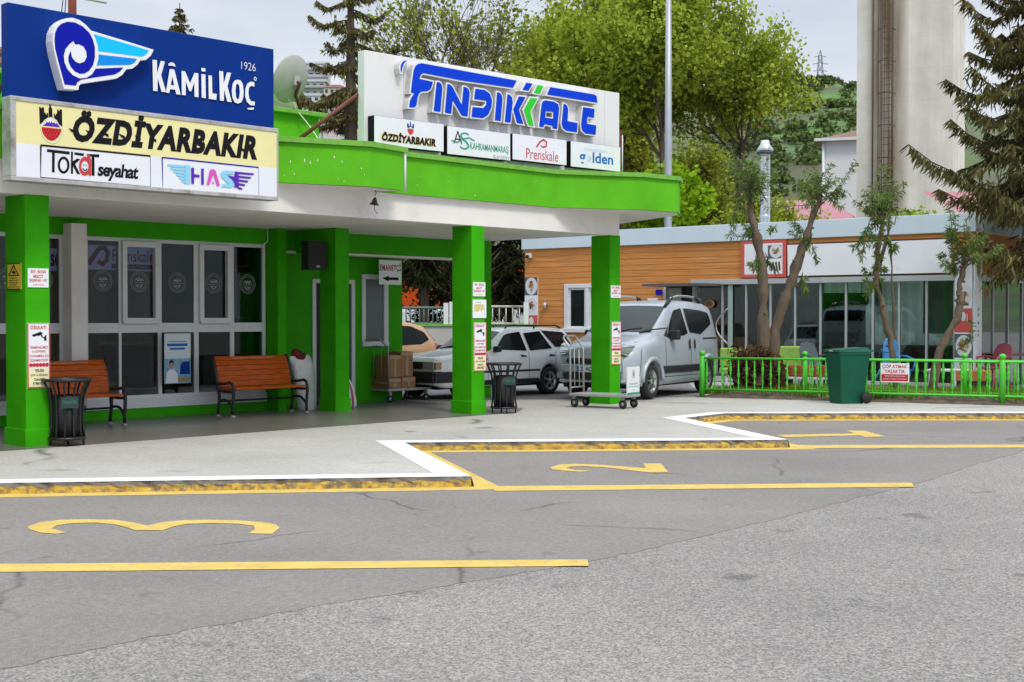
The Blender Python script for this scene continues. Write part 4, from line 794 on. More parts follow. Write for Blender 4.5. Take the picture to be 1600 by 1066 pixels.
# ---------------------------------------------------------------- sacks
m_sack = mat('white_woven_sack', (.74, .74, .74), .75, var=.12, vs=9, bump=.5, bs=30)
m_sackr = mat('red_sack_stripe', (.42, .10, .13), .75)
def sack(name, c, prof, label, lean=(0, 0), seed=1, stripe=False, mtop=None):
    rs = np.random.default_rng(seed); m = MB(); n = 22; vs = []; fs = []
    ph = rs.uniform(0, 6, 5)
    for k, (h, rx, ry) in enumerate(prof):
        for i in range(n):
            a = 2 * math.pi * i / n; wob = 1 + .07 * math.sin(3 * a + ph[0] + h * 5) + .05 * math.sin(5 * a + ph[1] - h * 9) + .025 * rs.normal()
            vs.append((c[0] + lean[0] * h + rx * wob * math.cos(a), c[1] + lean[1] * h + ry * wob * math.sin(a), c[2] + h + .02 * math.sin(2 * a + ph[2]) * (k > 0)))
    for k in range(len(prof) - 1):
        for i in range(n):
            j = (i + 1) % n; fs.append((k * n + i, k * n + j, (k + 1) * n + j, (k + 1) * n + i))
    m.add(vs, fs, m_sack, True); m.add(vs[-n:], [tuple(range(n))], m_sack); q = len(prof) - 1
    if stripe:
        for k in range(len(prof) - 1):
            for i in (16,): m.M[k * n + i] = m.mi(m_sackr)
    o = m.build(name, fr=FA, org=c, sub=1)
    return tag(o, label, 'sack')
sc = FA.l(gz(488, 641, PZ)); sack('flour_sack', (sc.x, sc.y + .12, PZ + .004), [(.0, .15, .12), (.03, .17, .14), (.2, .18, .15), (.45, .2, .16), (.65, .21, .17), (.78, .2, .14), (.86, .22, .08), (.90, .2, .04)], 'tall white sack between the bench and the inner column', (-.16, 0), 3)
mb = MB(); q = [(sc.x - .34 + .04 * i, sc.y + .10, PZ + .90 + .05 * math.sin(i)) for i in range(8)]; mb.tube(q, [.02, .07, .09, .10, .10, .09, .06, .02], mat('dark_red_cloth', (.14, .012, .014), .8), 10); tag(mb.build('red_bag', fr=FA, org=(sc.x, sc.y, PZ + .85), sub=1), 'dark red cloth bag lying on top of the tall white sack', 'bag')
sc = FA.l(gz(553, 637.5, PZ)); sack('flour_sack', (sc.x, sc.y + .16, PZ + .004), [(.0, .13, .12), (.03, .16, .15), (.15, .165, .15), (.3, .15, .14), (.42, .11, .10), (.5, .05, .05), (.53, .02, .03)], 'small white sack with red stripe beside the inner column', (-.12, 0), 5, True)
# ---------------------------------------------------------------- trolleys
m_galv = mat('galvanised_tube', (.40, .41, .41), .4, .55, var=.15, vs=12)
m_dgalv = mat('dull_grey_tube', (.30, .31, .31), .45, .4, var=.15, vs=12)
m_tyre = mat('black_rubber', (.018, .018, .018), .8)
m_deck = mat('trolley_deck', (.36, .36, .35), .5, .2, var=.15, vs=6)
def trolley(fr, L, Wd, label, hz=1.13, low=.55, tube=None, board=False, wheel=.065, zb=PZ + .004, deckz=.20):
    """x: 0 handle end .. L far end; y: 0..Wd"""
    tube = tube or m_galv; o = thing('luggage_trolley', label, 'trolley', fr, (L / 2, Wd / 2, zb), 'flat luggage trolleys')
    Z = lambda z: zb + z; m = MB(); m.box(0, L, 0, Wd, Z(deckz), Z(deckz + .045), m_deck); m.build('deck', o, bevel=.008)
    lean = -.10
    for yy in (0.02, Wd - .02): pass
    m = MB(); top = deckz + .80
    m.tube([(.02, .02, Z(deckz + .04)), (.02 + lean * .15, .02, Z(top)), (lean * 1.2, .02, Z(hz - .04)), (lean * 1.35, .06, Z(hz)), (lean * 1.35, Wd - .06, Z(hz)), (lean * 1.2, Wd - .02, Z(hz - .04)), (.02 + lean * .15, Wd - .02, Z(top)), (.02, Wd - .02, Z(deckz + .04))], .018, tube, 8)
    for zz in (top, deckz + .14): m.tube([(.02 + lean * .15 * (zz - deckz) / .8, .02, Z(zz)), (.02 + lean * .15 * (zz - deckz) / .8, Wd - .02, Z(zz))], .012, tube, 6)
    for q in (.33, .66): m.tube([(.02, Wd * q, Z(deckz + .14)), (.02 + lean * .15, Wd * q, Z(top))], .009, tube, 6)
    m.build('handle_frame', o)
    if board:
        m = MB(); x = L - .01
        f = lambda u, v: (x + .004, u, Z(v)); m.box(x - .016, x, .04, Wd - .04, Z(deckz + .05), Z(deckz + .56), mat('board_white', (.72, .73, .74), .5, var=.05, vs=6)); m.build('end_board', o, bevel=.006); 
    else:
        m = MB(); h = deckz + low; m.tube([(L - .02, .02, Z(deckz + .04)), (L - .02, .02, Z(h - .05)), (L - .02, .07, Z(h)), (L - .02, Wd - .07, Z(h)), (L - .02, Wd - .02, Z(h - .05)), (L - .02, Wd - .02, Z(deckz + .04))], .014, tube, 8); m.tube([(L - .02, .02, Z(h - .14)), (L - .02, Wd - .02, Z(h - .14))], .011, tube, 6); m.build('end_rail', o)
    for x in (.08, L - .10):
        for y in (.05, Wd - .05):
            m = MB(); m.lathe([(wheel * .45, -.02), (wheel, -.017), (wheel, .017), (wheel * .45, .02)], (x, y, Z(wheel)), m_tyre, 18, (0.25, 1, 0)); m.lathe([(0, -.022), (wheel * .44, -.021), (wheel * .44, .021), (0, .022)], (x, y, Z(wheel)), m_galv, 12, (0.25, 1, 0)); m.box(x - .03, x + .02, y - .028, y + .028, Z(wheel * 1.9), Z(deckz - .002), m_dgalv); m.build('wheel', o)
    return o
# empty trolley by the right-hand column: its label board faces the road
a = gz(889, 636.5, PZ); b = gz(975, 640, PZ); an = math.atan2(b.y - a.y, b.x - a.x)
FT = Frame((a.x, a.y, 0), an)
tro = trolley(FT, 1.10, .50, 'empty luggage trolley with a white end board beside the rightmost column', 1.20, board=False, deckz=.19, wheel=.075)
for ch in list(tro.children):
    if ch.name.startswith('end_rail'): bpy.data.objects.remove(ch)
mb = MB(); x0_ = .82; W_b = .32; zt_ = PZ + .26
mb.box(1.075, 1.095, .03, .47, PZ + .245, PZ + .70, mat('board_white', (.72, .73, .74), .5, var=.05, vs=6)); 
fb_ = lambda u, v: (1.0965, .03 + u, PZ + .245 + v)
mb.poly([(0.0, 0), (.44, 0), (.44, .03), (0, .03)], fb_, pm['teal'])
mb.text('T.C. GİRESUN BELEDİYESİ', (.05, .16, .39, .19), fb_, pm['teal'], .01); mb.text('ULAŞIM HİZMETLERİ MÜDÜRLÜĞÜ', (.03, .115, .41, .14), fb_, pm['teal'], .01); mb.text('173', (.19, .05, .25, .08), fb_, pm['teal'], .01)
mb.poly([(.22 + .05 * math.cos(q), .33 + .07 * math.sin(q)) for q in np.linspace(0, 6.283, 20)[:-1]], fb_, pm['grey'], [[(.22 + .04 * math.cos(q), .33 + .06 * math.sin(q)) for q in np.linspace(0, 6.283, 20)[:-1]]]); mb.poly([(.20, .30), (.24, .30), (.24, .35), (.22, .38), (.20, .35)], fb_, pm['grey'])
mb.build('end_board', tro, bevel=.003)
# loaded trolley under the canopy
c = FA.l(gz(607, 630, PZ)); FT2 = Frame(FA.w((c.x, c.y + .0, 0)), R(46.5))
trolley(FT2, 1.05, .62, 'grey trolley loaded with brown cartons by the recessed wall', 1.12, .50, m_dgalv)
m_card = mat('brown_cardboard', (.30, .155, .065), .7, var=.12, vs=5, stretch=(1, 1, 3)); m_cardr = mat('dark_red_cardboard', (.10, .028, .014), .6, var=.2, vs=3); m_tape = mat('clear_packing_tape', (.42, .30, .19), .25)
dz0 = PZ + .004 + .245
def carton(x0, x1, y0, y1, z0, z1, label, m=m_card, tilt=0.0, bulge=.012):
    fr = FT2; c0 = ((x0 + x1) / 2, (y0 + y1) / 2, z0); o = thing('carton', label, 'box', fr, c0, 'cartons stacked on the loaded trolley'); b = MB(); n = 5; hx_, hy, h = (x1 - x0) / 2, (y1 - y0) / 2, z1 - z0
    bm_ = []; rs = np.random.default_rng(int(abs(x0 * 1000) + z0 * 77))
    b.box(x0, x1, y0, y1, z0, z1, m); bo = b.build('body', o, bevel=.012)
    b = MB(); zt = z1 + .003; b.box(x0 + .01, x1 - .01, (y0 + y1) / 2 - .03, (y0 + y1) / 2 + .03, z1 + .0005, zt, m_tape); b.box(x0 + .02, x1 - .02, y0 - .003, y0 - .0005, z1 - .07, z1 - .015, m_tape); b.box((x0 + x1) / 2 - .025, (x0 + x1) / 2 + .025, y0 - .0055, y0 - .0032, z0 + .02, z1 - .01, m_tape); b.build('tape', o)
    o.rotation_euler.z += tilt; return o
carton(.03, .335, .03, .58, dz0, dz0 + .19, 'low brown carton under the left tall one'); carton(.345, .68, .03, .58, dz0, dz0 + .20, 'low brown carton under the right tall one')
o_ = carton(.035, .33, .03, .40, dz0 + .195, dz0 + .60, 'tall brown carton on top, nearer the handle', tilt=.03); o_ = carton(.345, .63, .04, .42, dz0 + .205, dz0 + .66, 'tall brown carton on top, far from the handle', tilt=-.05)
# ---------------------------------------------------------------- vehicles
m_cglass = mat('car_glass', (.010, .012, .013), .12, spec=.12)
m_wsglass = mat('windscreen_glass', (.055, .066, .066), .10, spec=.2)
m_plast = mat('dark_car_plastic', (.018, .018, .02), .6)
m_chrome = mat('wheel_alloy', (.55, .56, .57), .28, .85)
m_lamp = mat('headlight_glass', (.42, .45, .45), .12, .4, spec=.8, coat=.5)
m_tail = mat('tail_light_red', (.25, .012, .014), .2, coat=.5)
m_under = mat('underbody_black', (.006, .006, .006), .9)
class Car:
    def __init__(s, Lm, W, zt, belt, w, tw, zb, wheels, r, arch=.055):
        s.L, s.W, s.r, s.wx = Lm, W, r, wheels
        xs = set(np.round(np.linspace(0, Lm, 64), 4).tolist())
        Ra = r + arch; s.Ra = Ra
        for x in wheels:
            for k in range(13): xs.add(round(x + Ra * math.cos(math.pi * k / 12), 4))
            xs.add(round(x - Ra - .003, 4)); xs.add(round(x + Ra + .003, 4))
        s.xs = sorted(x for x in xs if 0 <= x <= Lm)
        def I(tab, smooth=.05):
            X = np.array([p[0] for p in tab]); Y = np.array([p[1] for p in tab]); g = np.linspace(-.2, Lm + .2, 800); v = np.interp(g, X, Y); k = max(1, int(smooth / (g[1] - g[0]))); ker = np.ones(2 * k + 1) / (2 * k + 1); vp = np.pad(v, k, 'edge'); v = np.convolve(vp, ker, 'valid'); return lambda x: float(np.interp(x, g, v))
        s.zt, s.belt, s.w, s.tw, s.zb_ = I(zt), I(belt, .1), I(w, .06), I(tw, .08), I(zb, .05)
    def zb(s, x):
        z = s.zb_(x)
        for c in s.wx:
            if abs(x - c) <= s.Ra: z = max(z, s.r + math.sqrt(max(0, s.Ra ** 2 - (x - c) ** 2)))
        return z
    def half(s, x):
        zb, be, zt, w, tw = s.zb(x), s.belt(x), s.zt(x), s.w(x) * s.W / 2, s.tw(x) * s.W / 2
        be = min(be, zt - .03); h = be - zb
        return [(w * .80, zb), (w * .965, zb + .01), (w * .99, zb + h * .12), (w, zb + h * .45), (w * .995, zb + h * .75), (w * .975, be), ((w * .975 + tw) / 2 , (be + zt - .04) / 2), (tw, zt - .045), (tw * .93, zt - .012), (tw * .6, zt), (0, zt + .008)]
    def ys(s, x, z):
        h = s.half(x); return float(np.interp(z, [p[1] for p in h[2:8]], [p[0] for p in h[2:8]]))
    def body(s, o, paint):
        vs = []; fs = []; n = None
        for x in s.xs:
            h = s.half(x); ring = [(x, -y, z) for y, z in h] + [(x, y, z) for y, z in h[-2::-1]]; n = len(ring); vs += ring
        for i in range(len(s.xs) - 1):
            for k in range(n - 1): fs.append((i * n + k, (i + 1) * n + k, (i + 1) * n + k + 1, i * n + k + 1))
        m = MB(); m.add(vs, fs, paint, True); a = len(s.xs) - 1
        m.add([vs[k] for k in range(n)], [tuple(range(n))], paint); m.add([vs[a * n + k] for k in range(n)], [tuple(range(n))[::-1]], paint)
        m.build('body', o)
        m = MB(); m.box(.15, s.L - .15, -s.W * .40, s.W * .40, .20, .62, m_under); m.build('underbody', o)
    def side(s, o, name, poly, m, off=.012, both=True, parent=None, dense=4):
        zs = [p[1] for p in poly]; z0, z1 = min(zs), max(zs); K = max(2, int((z1 - z0) / .035)); rows = []
        for k in range(K + 1):
            z = z0 + (z1 - z0) * (.001 + .998 * k / K); xi = []
            for p, q in zip(poly, poly[1:] + poly[:1]):
                if (p[1] - z) * (q[1] - z) < 0: xi.append(p[0] + (q[0] - p[0]) * (z - p[1]) / (q[1] - p[1]))
            if len(xi) >= 2: rows.append((z, min(xi), max(xi)))
        M = max(1, int((max(p[0] for p in poly) - min(p[0] for p in poly)) / .06))
        for sg in ((-1, 1) if both else (-1,)):
            mb = MB(); vs = [(xa + (xb - xa) * j / M, sg * (s.ys(xa + (xb - xa) * j / M, z) + off), z) for z, xa, xb in rows for j in range(M + 1)]
            fs = [(i * (M + 1) + j, i * (M + 1) + j + 1, (i + 1) * (M + 1) + j + 1, (i + 1) * (M + 1) + j) for i in range(len(rows) - 1) for j in range(M)]
            mb.add(vs, fs if sg < 0 else [f[::-1] for f in fs], m, True)
            mb.build(name, parent or o)
    def screen(s, o, x0, x1, m, name='windscreen', fr=.93):
        mb = MB(); N_ = 10; M_ = 12; vs = []; fs = []
        for i in range(N_ + 1):
            x = x0 + (x1 - x0) * i / N_; h = s.half(x)[7:]; tw = h[0][0]; dz = (s.zt(x + .02) - s.zt(x - .02)) / .04; nn = Vector((-dz, 0, 1)).normalized() * .008
            for j in range(M_ + 1):
                y = (j / M_ * 2 - 1) * tw * fr; z = float(np.interp(abs(y), [p[0] for p in h[::-1]], [p[1] for p in h[::-1]])); vs.append((x + nn.x, y, z + nn.z))
        for i in range(N_):
            for j in range(M_): k = i * (M_ + 1) + j; fs.append((k, k + M_ + 1, k + M_ + 2, k + 1))
        fs = [f[::-1] for f in fs] if x1 < x0 else fs
        mb.add(vs, fs, m, True); mb.build(name, o)
    def front(s, o, name, poly, m, off=.008, xoff=None):
        """poly in (y,z) laid onto the nose: x found where the body reaches that height"""
        def xf(y, z):
            for x in np.linspace(0, 1.2, 120):
                if s.zt(x) >= z and s.w(x) * s.W / 2 >= abs(y): return x
            return 1.2
        pts = []
        for a, b in zip(poly, poly[1:] + poly[:1]):
            for k in range(6): pts.append((a[0] + (b[0] - a[0]) * k / 6, a[1] + (b[1] - a[1]) * k / 6))
        mb = MB(); mb.poly(pts, lambda y, z: (xf(y, z) - off, -y, z), m); mb.build(name, o)
    def wheels(s, o, spokes=5, alloy=m_chrome):
        for x in s.wx:
            for sg in (-1, 1):
                y = sg * (s.W / 2 - .115); r = s.r; ax = (0, sg, 0)
                m = MB(); m.lathe([(r * .62, -.09), (r * .93, -.09), (r, -.06), (r, .06), (r * .94, .09), (r * .68, .095), (r * .64, .08), (r * .62, .06)], (x, y, r), m_tyre, 28, ax, caps=False); wh = m.build('wheel', o)
                m = MB(); m.lathe([(r * .66, .085), (r * .62, .09), (r * .58, .06), (r * .50, .045)], (x, y, r), alloy, 28, ax, caps=False); m.lathe([(0, .03), (r * .6, .03)], (x, y, r), m_under, 24, ax)
                m.lathe([(0, .085), (r * .12, .085), (r * .15, .07), (r * .15, .04)], (x, y, r), alloy, 14, ax)
                for k in range(spokes):
                    a = 2 * math.pi * k / spokes + .3; d = Vector((math.cos(a), 0, math.sin(a))); t = Vector((-math.sin(a), 0, math.cos(a))); c = Vector((x, y + sg * .065, r)) + d * r * .36
                    m.obox(c, (d * r * .27, t * r * (.085 if spokes < 7 else .05), Vector((0, sg * .016, 0))), alloy)
                m.build('rim', wh)
    def mirror(s, o, x, z, m, sz=(.09, .10, .085)):
        for sg in (-1, 1):
            y = sg * (s.ys(x, z) + .10); mb = MB(); mb.box(x - sz[0], x + sz[0] * .6, y - sz[1], y + sz[1], z - sz[2], z + sz[2], m); mb.build('mirror', o, bevel=.03, seg=3)
def paint(name, c, metal=0.0, rough=.28): return mat(name, c, rough, metal, coat=.3, spec=.4)
def strip(car, o, name, x0, x1, z0, z1, m, off0=.0, off1=.02):
    for sg in (-1, 1):
        mb = MB(); k = 14; rows = []
        for i in range(k + 1):
            x = x0 + (x1 - x0) * i / k; y0 = car.ys(x, z0); y1 = car.ys(x, z1); rows.append([(x, sg * (y0 + off0), z0), (x, sg * (y0 + off1), z0 + .012), (x, sg * (y1 + off1), z1 - .012), (x, sg * (y1 + off0), z1)])
        vs = [v for r_ in rows for v in r_]; fs = [(4 * i + q, 4 * i + 4 + q, 4 * i + 5 + q, 4 * i + 1 + q) for i in range(k) for q in range(3)] + [(0, 1, 2, 3), (4 * k, 4 * k + 1, 4 * k + 2, 4 * k + 3)]
        mb.add(vs, fs if sg < 0 else [f[::-1] for f in fs], m); mb.build(name, o)

def park(name, label, car_w, px, py, phi, scale, zs=1.0, group=None):
    """front-left corner of the car (as seen) stands at the pixel"""
    p = gz(px, py, LOTZ); h = R(phi); off = Vector((math.cos(h), -math.sin(h), 0)) * car_w / 2 * scale; o = thing(name, label, 'car', W0, (0, 0, 0), group)
    o.location = (p.x + off.x, p.y + off.y, LOTZ); o.rotation_euler = (0, 0, R(90) - h); o.scale = (scale, scale, scale * zs); ORG[o.name] = (W0, Vector((0, 0, 0))); return o
# silver compact van
V = Car(3.97, 1.716, [(-.2, .60), (0, .62), (.03, .78), (.10, .90), (.30, .98), (.95, 1.10), (1.02, 1.13), (1.78, 1.64), (2.05, 1.70), (2.6, 1.725), (3.4, 1.69), (3.75, 1.62), (3.88, 1.45), (3.97, 1.0), (4.2, .9)],
        [(0, .60), (.1, .82), (.9, .98), (1.6, 1.02), (3.9, 1.04), (4.2, 1.0)], [(-.2, .68), (0, .72), (.08, .84), (.25, .94), (.55, .99), (1, 1), (3.5, 1), (3.85, .96), (3.97, .90), (4.2, .88)],
        [(-.2, .5), (0, .55), (.2, .76), (.9, .84), (1.1, .82), (1.8, .80), (2.6, .80), (3.7, .78), (3.97, .80), (4.2, .8)], [(-.2, .32), (0, .30), (.35, .22), (3.6, .24), (3.97, .34), (4.2, .34)], [.80, 3.31], .305, .06)
p_silver = paint('silver_car_paint', (.42, .465, .51), .25, .30)
van = park('parked_van', 'silver compact van with roof rails parked beside the rightmost green column', 1.716, 862, 622.5, 32, 1.0, 1.07)
V.body(van, p_silver); V.wheels(van, 7)
V.screen(van, 1.06, 1.74, m_wsglass); V.screen(van, 3.90, 3.78, m_cglass, 'rear_window', .85)
V.side(van, 'side_window', [(1.50, 1.055), (1.52, 1.13), (1.72, 1.36), (1.92, 1.535), (2.12, 1.575), (2.26, 1.58), (2.38, 1.10)], m_cglass)
V.side(van, 'side_window', [(2.50, 1.12), (2.44, 1.30), (2.40, 1.58), (3.0, 1.565), (3.50, 1.51), (3.58, 1.47), (3.62, 1.36), (3.60, 1.29), (2.98, 1.105)], m_cglass)
V.side(van, 'window_seal', [(1.30, 1.06), (1.50, 1.052), (1.50, 1.14), (1.62, 1.28)], m_plast, .010)
for x in (2.36, 2.60): V.side(van, 'door_handle', [(x, .84), (x + .05, .83), (x + .065, .88), (x + .065, 1.0), (x + .04, 1.03), (x, 1.02)], m_plast, .022, dense=1)
strip(V, van, 'side_moulding', 1.22, 2.92, .43, .56, m_plast, 0, .022); strip(V, van, 'sliding_rail', 3.05, 3.80, 1.005, 1.04, m_plast, 0, .006)
for xx in (1.34, 2.46): V.side(van, 'door_gap', [(xx, .36), (xx + .012, .36), (xx + .012, 1.04), (xx, 1.04)], m_plast, .003, dense=3)
V.side(van, 'sill_gap', [(1.25, .365), (3.0, .365), (3.0, .375), (1.25, .375)], m_plast, .003)
for sg in (-1, 1):
    mb = MB(); Y = sg * .64
    mb.tube([(1.80, Y, 1.66), (2.0, Y, 1.76), (2.3, Y, 1.80), (2.7, Y, 1.80), (3.1, Y, 1.78), (3.40, Y * 1.0, 1.73)], .022, m_chrome, 8); mb.tube([(1.72, Y, 1.60), (1.85, Y, 1.68), (2.05, Y, 1.77)], [.03, .038, .028], m_plast, 8); mb.tube([(3.05, Y, 1.79), (3.2, Y, 1.75), (3.32, Y, 1.69)], [.026, .036, .03], m_plast, 8); mb.build('roof_rail', van)
# wheel arch lips
for x in V.wx:
    for sg in (-1, 1):
        mb = MB(); pts = []
        for k in range(15):
            a = math.pi * k / 14; xx = x + (V.Ra + .03) * math.cos(a); zz = V.r + (V.Ra + .03) * math.sin(a); pts.append((xx, sg * (V.w(xx) * .858 + .0), zz))
        mb.tube(pts, .042, p_silver, 8); mb.build('wheel_arch', van)
V.front(van, 'grille', [(-.55, .66), (-.50, .615), (.50, .615), (.55, .66), (.52, .71), (-.52, .71)], m_plast, .012)
mb = MB(); mb.box(-.10, .03, -.56, .56, .36, .46, m_plast); mb.build('lower_grille', van, bevel=.02)
V.front(van, 'bonnet_gap', [(-.70, .765), (.70, .765), (.70, .775), (-.70, .775)], m_plast, .006)
V.side(van, 'bumper_gap', [(.30, .40), (.31, .40), (.40, .86), (.39, .86)], m_plast, .006)
for sg in (-1, 1): mb = MB(); mb.lathe([(0, 0), (.05, .0), (.055, -.012), (.06, .03)], (-.10, sg * .62, .42), m_lamp, 14, (-1, 0, 0)); mb.build('fog_lamp', van)
mb = MB(); mb.box(-.085, .10, -.66, .66, .30, .345, p_silver); mb.box(-.075, .1, -.60, .60, .475, .60, p_silver); mb.build('bumper', van, bevel=.03, seg=3)
for sg in (-1, 1):
    mb = MB(); pts = [(sg * .52, .80), (sg * .70, .76), (sg * .775, .90), (sg * .74, 1.0), (sg * .56, .93)]
    V.front(van, 'headlight', pts if sg > 0 else pts[::-1], m_lamp, .012)
mb = MB(); mb.box(-.098, -.086, -.26, .26, .475, .585, pm['white']); mb.box(-.101, -.0985, .205, .258, .478, .582, pm['midblue']); mb.text('28 ACP 723', (-.19, .495, .24, .568), lambda u, v: (-.1005, -u, v), pm['black'], .02); mb.build('number_plate', van)
mb = MB(); mb.lathe([(0, 0), (.055, .0), (.05, .012), (0, .016)], (.09, 0, .86), mat('badge_red_steel', (.30, .05, .06), .3, .5), 16, (-.6, 0, .5)); mb.build('badge', van)
V.mirror(van, 1.62, 1.10, m_plast)
V.side(van, 'tail_light', [(3.84, .70), (3.93, .72), (3.90, 1.25), (3.85, 1.22)], m_tail, .01)
mb = MB(); 
for y in (.05, -.45): mb.tube([(1.02, y, 1.145), (1.10, y - .25, 1.20), (1.14, y - .5, 1.225)], .012, m_plast, 6)
mb.tube([(1.85, 0, 1.70), (1.80, 0, 1.80)], .008, m_plast, 5); mb.build('wiper', van)
# white estate car
E_ = Car(4.22, 1.64, [(-.2, .55), (0, .60), (.02, .78), (.06, .83), (1.25, .93), (1.32, .95), (1.92, 1.34), (2.1, 1.385), (3.0, 1.40), (3.72, 1.385), (3.80, 1.36), (4.12, .96), (4.20, .90), (4.22, .6), (4.4, .5)],
         [(0, .62), (.05, .74), (1.2, .86), (4.1, .89), (4.4, .85)], [(-.2, .88), (0, .90), (.15, .97), (.5, 1), (3.8, 1), (4.2, .95), (4.4, .95)], [(-.2, .8), (0, .84), (.3, .88), (1.2, .88), (1.4, .84), (1.95, .76), (3.7, .76), (4.1, .86), (4.4, .86)],
         [(-.2, .30), (0, .30), (.3, .22), (3.8, .26), (4.22, .36), (4.4, .36)], [.76, 3.20], .292, .045)
p_white = paint('white_car_paint', (.88, .89, .90), 0)
est = park('parked_car', 'white estate car with alloy wheels parked behind the middle column', 1.64, 598, 621, 45, .94, 1.0)
E_.body(est, p_white); E_.wheels(est, 5)
E_.screen(est, 1.36, 1.90, m_wsglass, fr=.95); E_.screen(est, 4.10, 3.82, m_cglass, 'rear_window', .9)
E_.side(est, 'side_window', [(1.60, .93), (1.98, 1.27), (2.42, 1.315), (2.50, .925)], m_cglass); E_.side(est, 'side_window', [(2.60, .925), (2.52, 1.315), (3.02, 1.32), (3.28, .935)], m_cglass); E_.side(est, 'side_window', [(3.42, .985), (3.12, 1.32), (3.66, 1.305), (3.90, .97)], mat('quarter_glass', (.035, .02, .02), .12, spec=.12))
E_.side(est, 'window_trim', [(3.40, .965), (3.07, 1.335), (3.70, 1.32), (3.96, .955)], m_plast, .008)
for x in (2.30, 3.14): E_.side(est, 'door_handle', [(x, .80), (x + .16, .80), (x + .17, .845), (x, .85)], m_plast, .02, dense=1)
strip(E_, est, 'side_moulding', 1.16, 2.86, .50, .545, m_plast, 0, .015); strip(E_, est, 'side_moulding', 3.56, 4.1, .50, .545, m_plast, 0, .015); strip(E_, est, 'sill_trim', 1.12, 2.84, .26, .36, m_plast, 0, .012)
for xx in (1.36, 2.54, 3.34): E_.side(est, 'door_gap', [(xx, .36), (xx + .01, .36), (xx + .01, .90), (xx, .90)], m_plast, .003, dense=3)
for sg in (-1, 1):
    mb = MB(); mb.tube([(2.05, sg * .60, 1.38), (2.12, sg * .60, 1.44), (3.55, sg * .60, 1.44), (3.70, sg * .60, 1.385)], .018, m_plast, 8); mb.tube([(2.9, sg * .60, 1.44), (2.9, sg * .60, 1.38)], .02, m_plast, 6); mb.build('roof_rail', est)
mb = MB(); mb.box(-.10, .16, -.80, .80, .34, .56, m_plast); mb.box(-.06, .6, -.832, -.80, .34, .55, m_plast); mb.box(-.06, .42, .80, .832, .34, .55, m_plast); mb.build('bumper', est, bevel=.025, seg=3)
mb = MB(); mb.box(4.05, 4.30, -.80, .80, .36, .55, m_plast); mb.build('bumper', est, bevel=.025, seg=3)
for sg in (-1, 1): mb = MB(); mb.box(-.025, .05, sg * .42, sg * .74, .60, .75, m_lamp); mb.box(-.01, .14, sg * .745, sg * .80, .60, .74, mat('amber_lamp', (.45, .28, .16), .2, coat=.4)); mb.build('headlight', est, bevel=.01)
mb = MB(); mb.box(-.02, .03, -.41, .41, .60, .74, m_plast); mb.build('grille', est)
mb = MB(); 
for y in (.55, -.05): mb.tube([(1.30, y, .965), (1.40, y - .3, 1.03), (1.44, y - .52, 1.05)], .013, m_plast, 6)
mb.build('wiper', est); E_.mirror(est, 1.62, .97, m_plast, (.07, .085, .06))
E_.side(est, 'tail_light', [(4.13, .56), (4.19, .56), (4.18, .74), (4.12, .74)], m_tail, .012)
# beige car half hidden by the corner of the terminal
Hc = Car(4.1, 1.75, [(-.2, .6), (0, .65), (.1, .85), (1.0, 1.02), (1.1, 1.05), (1.9, 1.56), (2.4, 1.64), (3.2, 1.60), (3.6, 1.50), (3.95, 1.10), (4.1, .9), (4.3, .7)], [(0, .65), (.2, .84), (1, .95), (4, 1.02), (4.3, 1)], [(-.2, .8), (0, .82), (.3, .96), (.8, 1), (3.6, 1), (4.1, .88), (4.3, .86)], [(-.2, .7), (0, .74), (1, .82), (1.9, .78), (3.5, .76), (4.1, .80), (4.3, .8)], [(-.2, .3), (.3, .24), (3.8, .28), (4.1, .36), (4.3, .36)], [.85, 3.3], .33)
p_beige = paint('beige_car_paint', (.46, .28, .15), .15)
bei = park('parked_car', 'beige car showing only its rear quarter past the terminal corner', 1.75, 408, 609, 55, .88, 1.0)
Hc.body(bei, p_beige); Hc.wheels(bei, 5); Hc.screen(bei, 1.15, 1.85, m_wsglass); Hc.screen(bei, 3.92, 3.62, m_cglass, 'rear_window')
Hc.side(bei, 'side_window', [(1.5, 1.02), (2.0, 1.48), (2.5, 1.54), (2.55, 1.03)], m_cglass); Hc.side(bei, 'side_window', [(2.65, 1.04), (2.6, 1.54), (3.15, 1.52), (3.55, 1.36), (3.66, 1.18), (3.4, 1.07)], m_cglass)
Hc.side(bei, 'tail_light', [(3.85, .85), (4.0, .85), (3.95, 1.08), (3.82, 1.1)], m_tail, .01); strip(Hc, bei, 'side_moulding', 1.25, 2.85, .45, .53, m_plast, 0, .015)
# long orange and white coach behind the trees
FBU = Frame(tuple(gy(560, 500, 50.0)[:2]) + (0,), R(-4))
bus = thing('coach', 'orange and white coach parked behind the dark spruces', 'coach', FBU, (4.5, 0, 0)); m_or = paint('orange_coach_paint', (.52, .075, .012), 0); m_cw = paint('white_coach_paint', (.66, .68, .70), 0)
mb = MB(); mb.box(-3, 9.5, 0, 2.5, .95, 1.95, m_cw); mb.box(-3, 9.5, .0, 2.5, 1.952, 3.5, m_or); mb.build('body', bus, bevel=.1, seg=3)
mb = MB(); mb.box(-2.9, 9.4, .05, 2.45, .45, .948, mat('coach_skirt', (.03, .04, .07), .4)); mb.build('skirt', bus)
fu = lambda u, v: (u, -.006, v)
a = FBU.pl(665, 463, 0).x; mb = MB(); mb.text('U', (a + .35, 2.45, a + 1.05, 3.2), fu, pm['white'], .03); mb.build('lettering', bus); mb = MB(); mb.text('D', (a - .18, 2.42, a + .05, 2.62), fu, pm['white'], .02); mb.build('lettering', bus); mb = MB(); mb.text('O', (a - .18, 2.14, a + .05, 2.34), fu, pm['white'], .02); mb.build('lettering', bus)
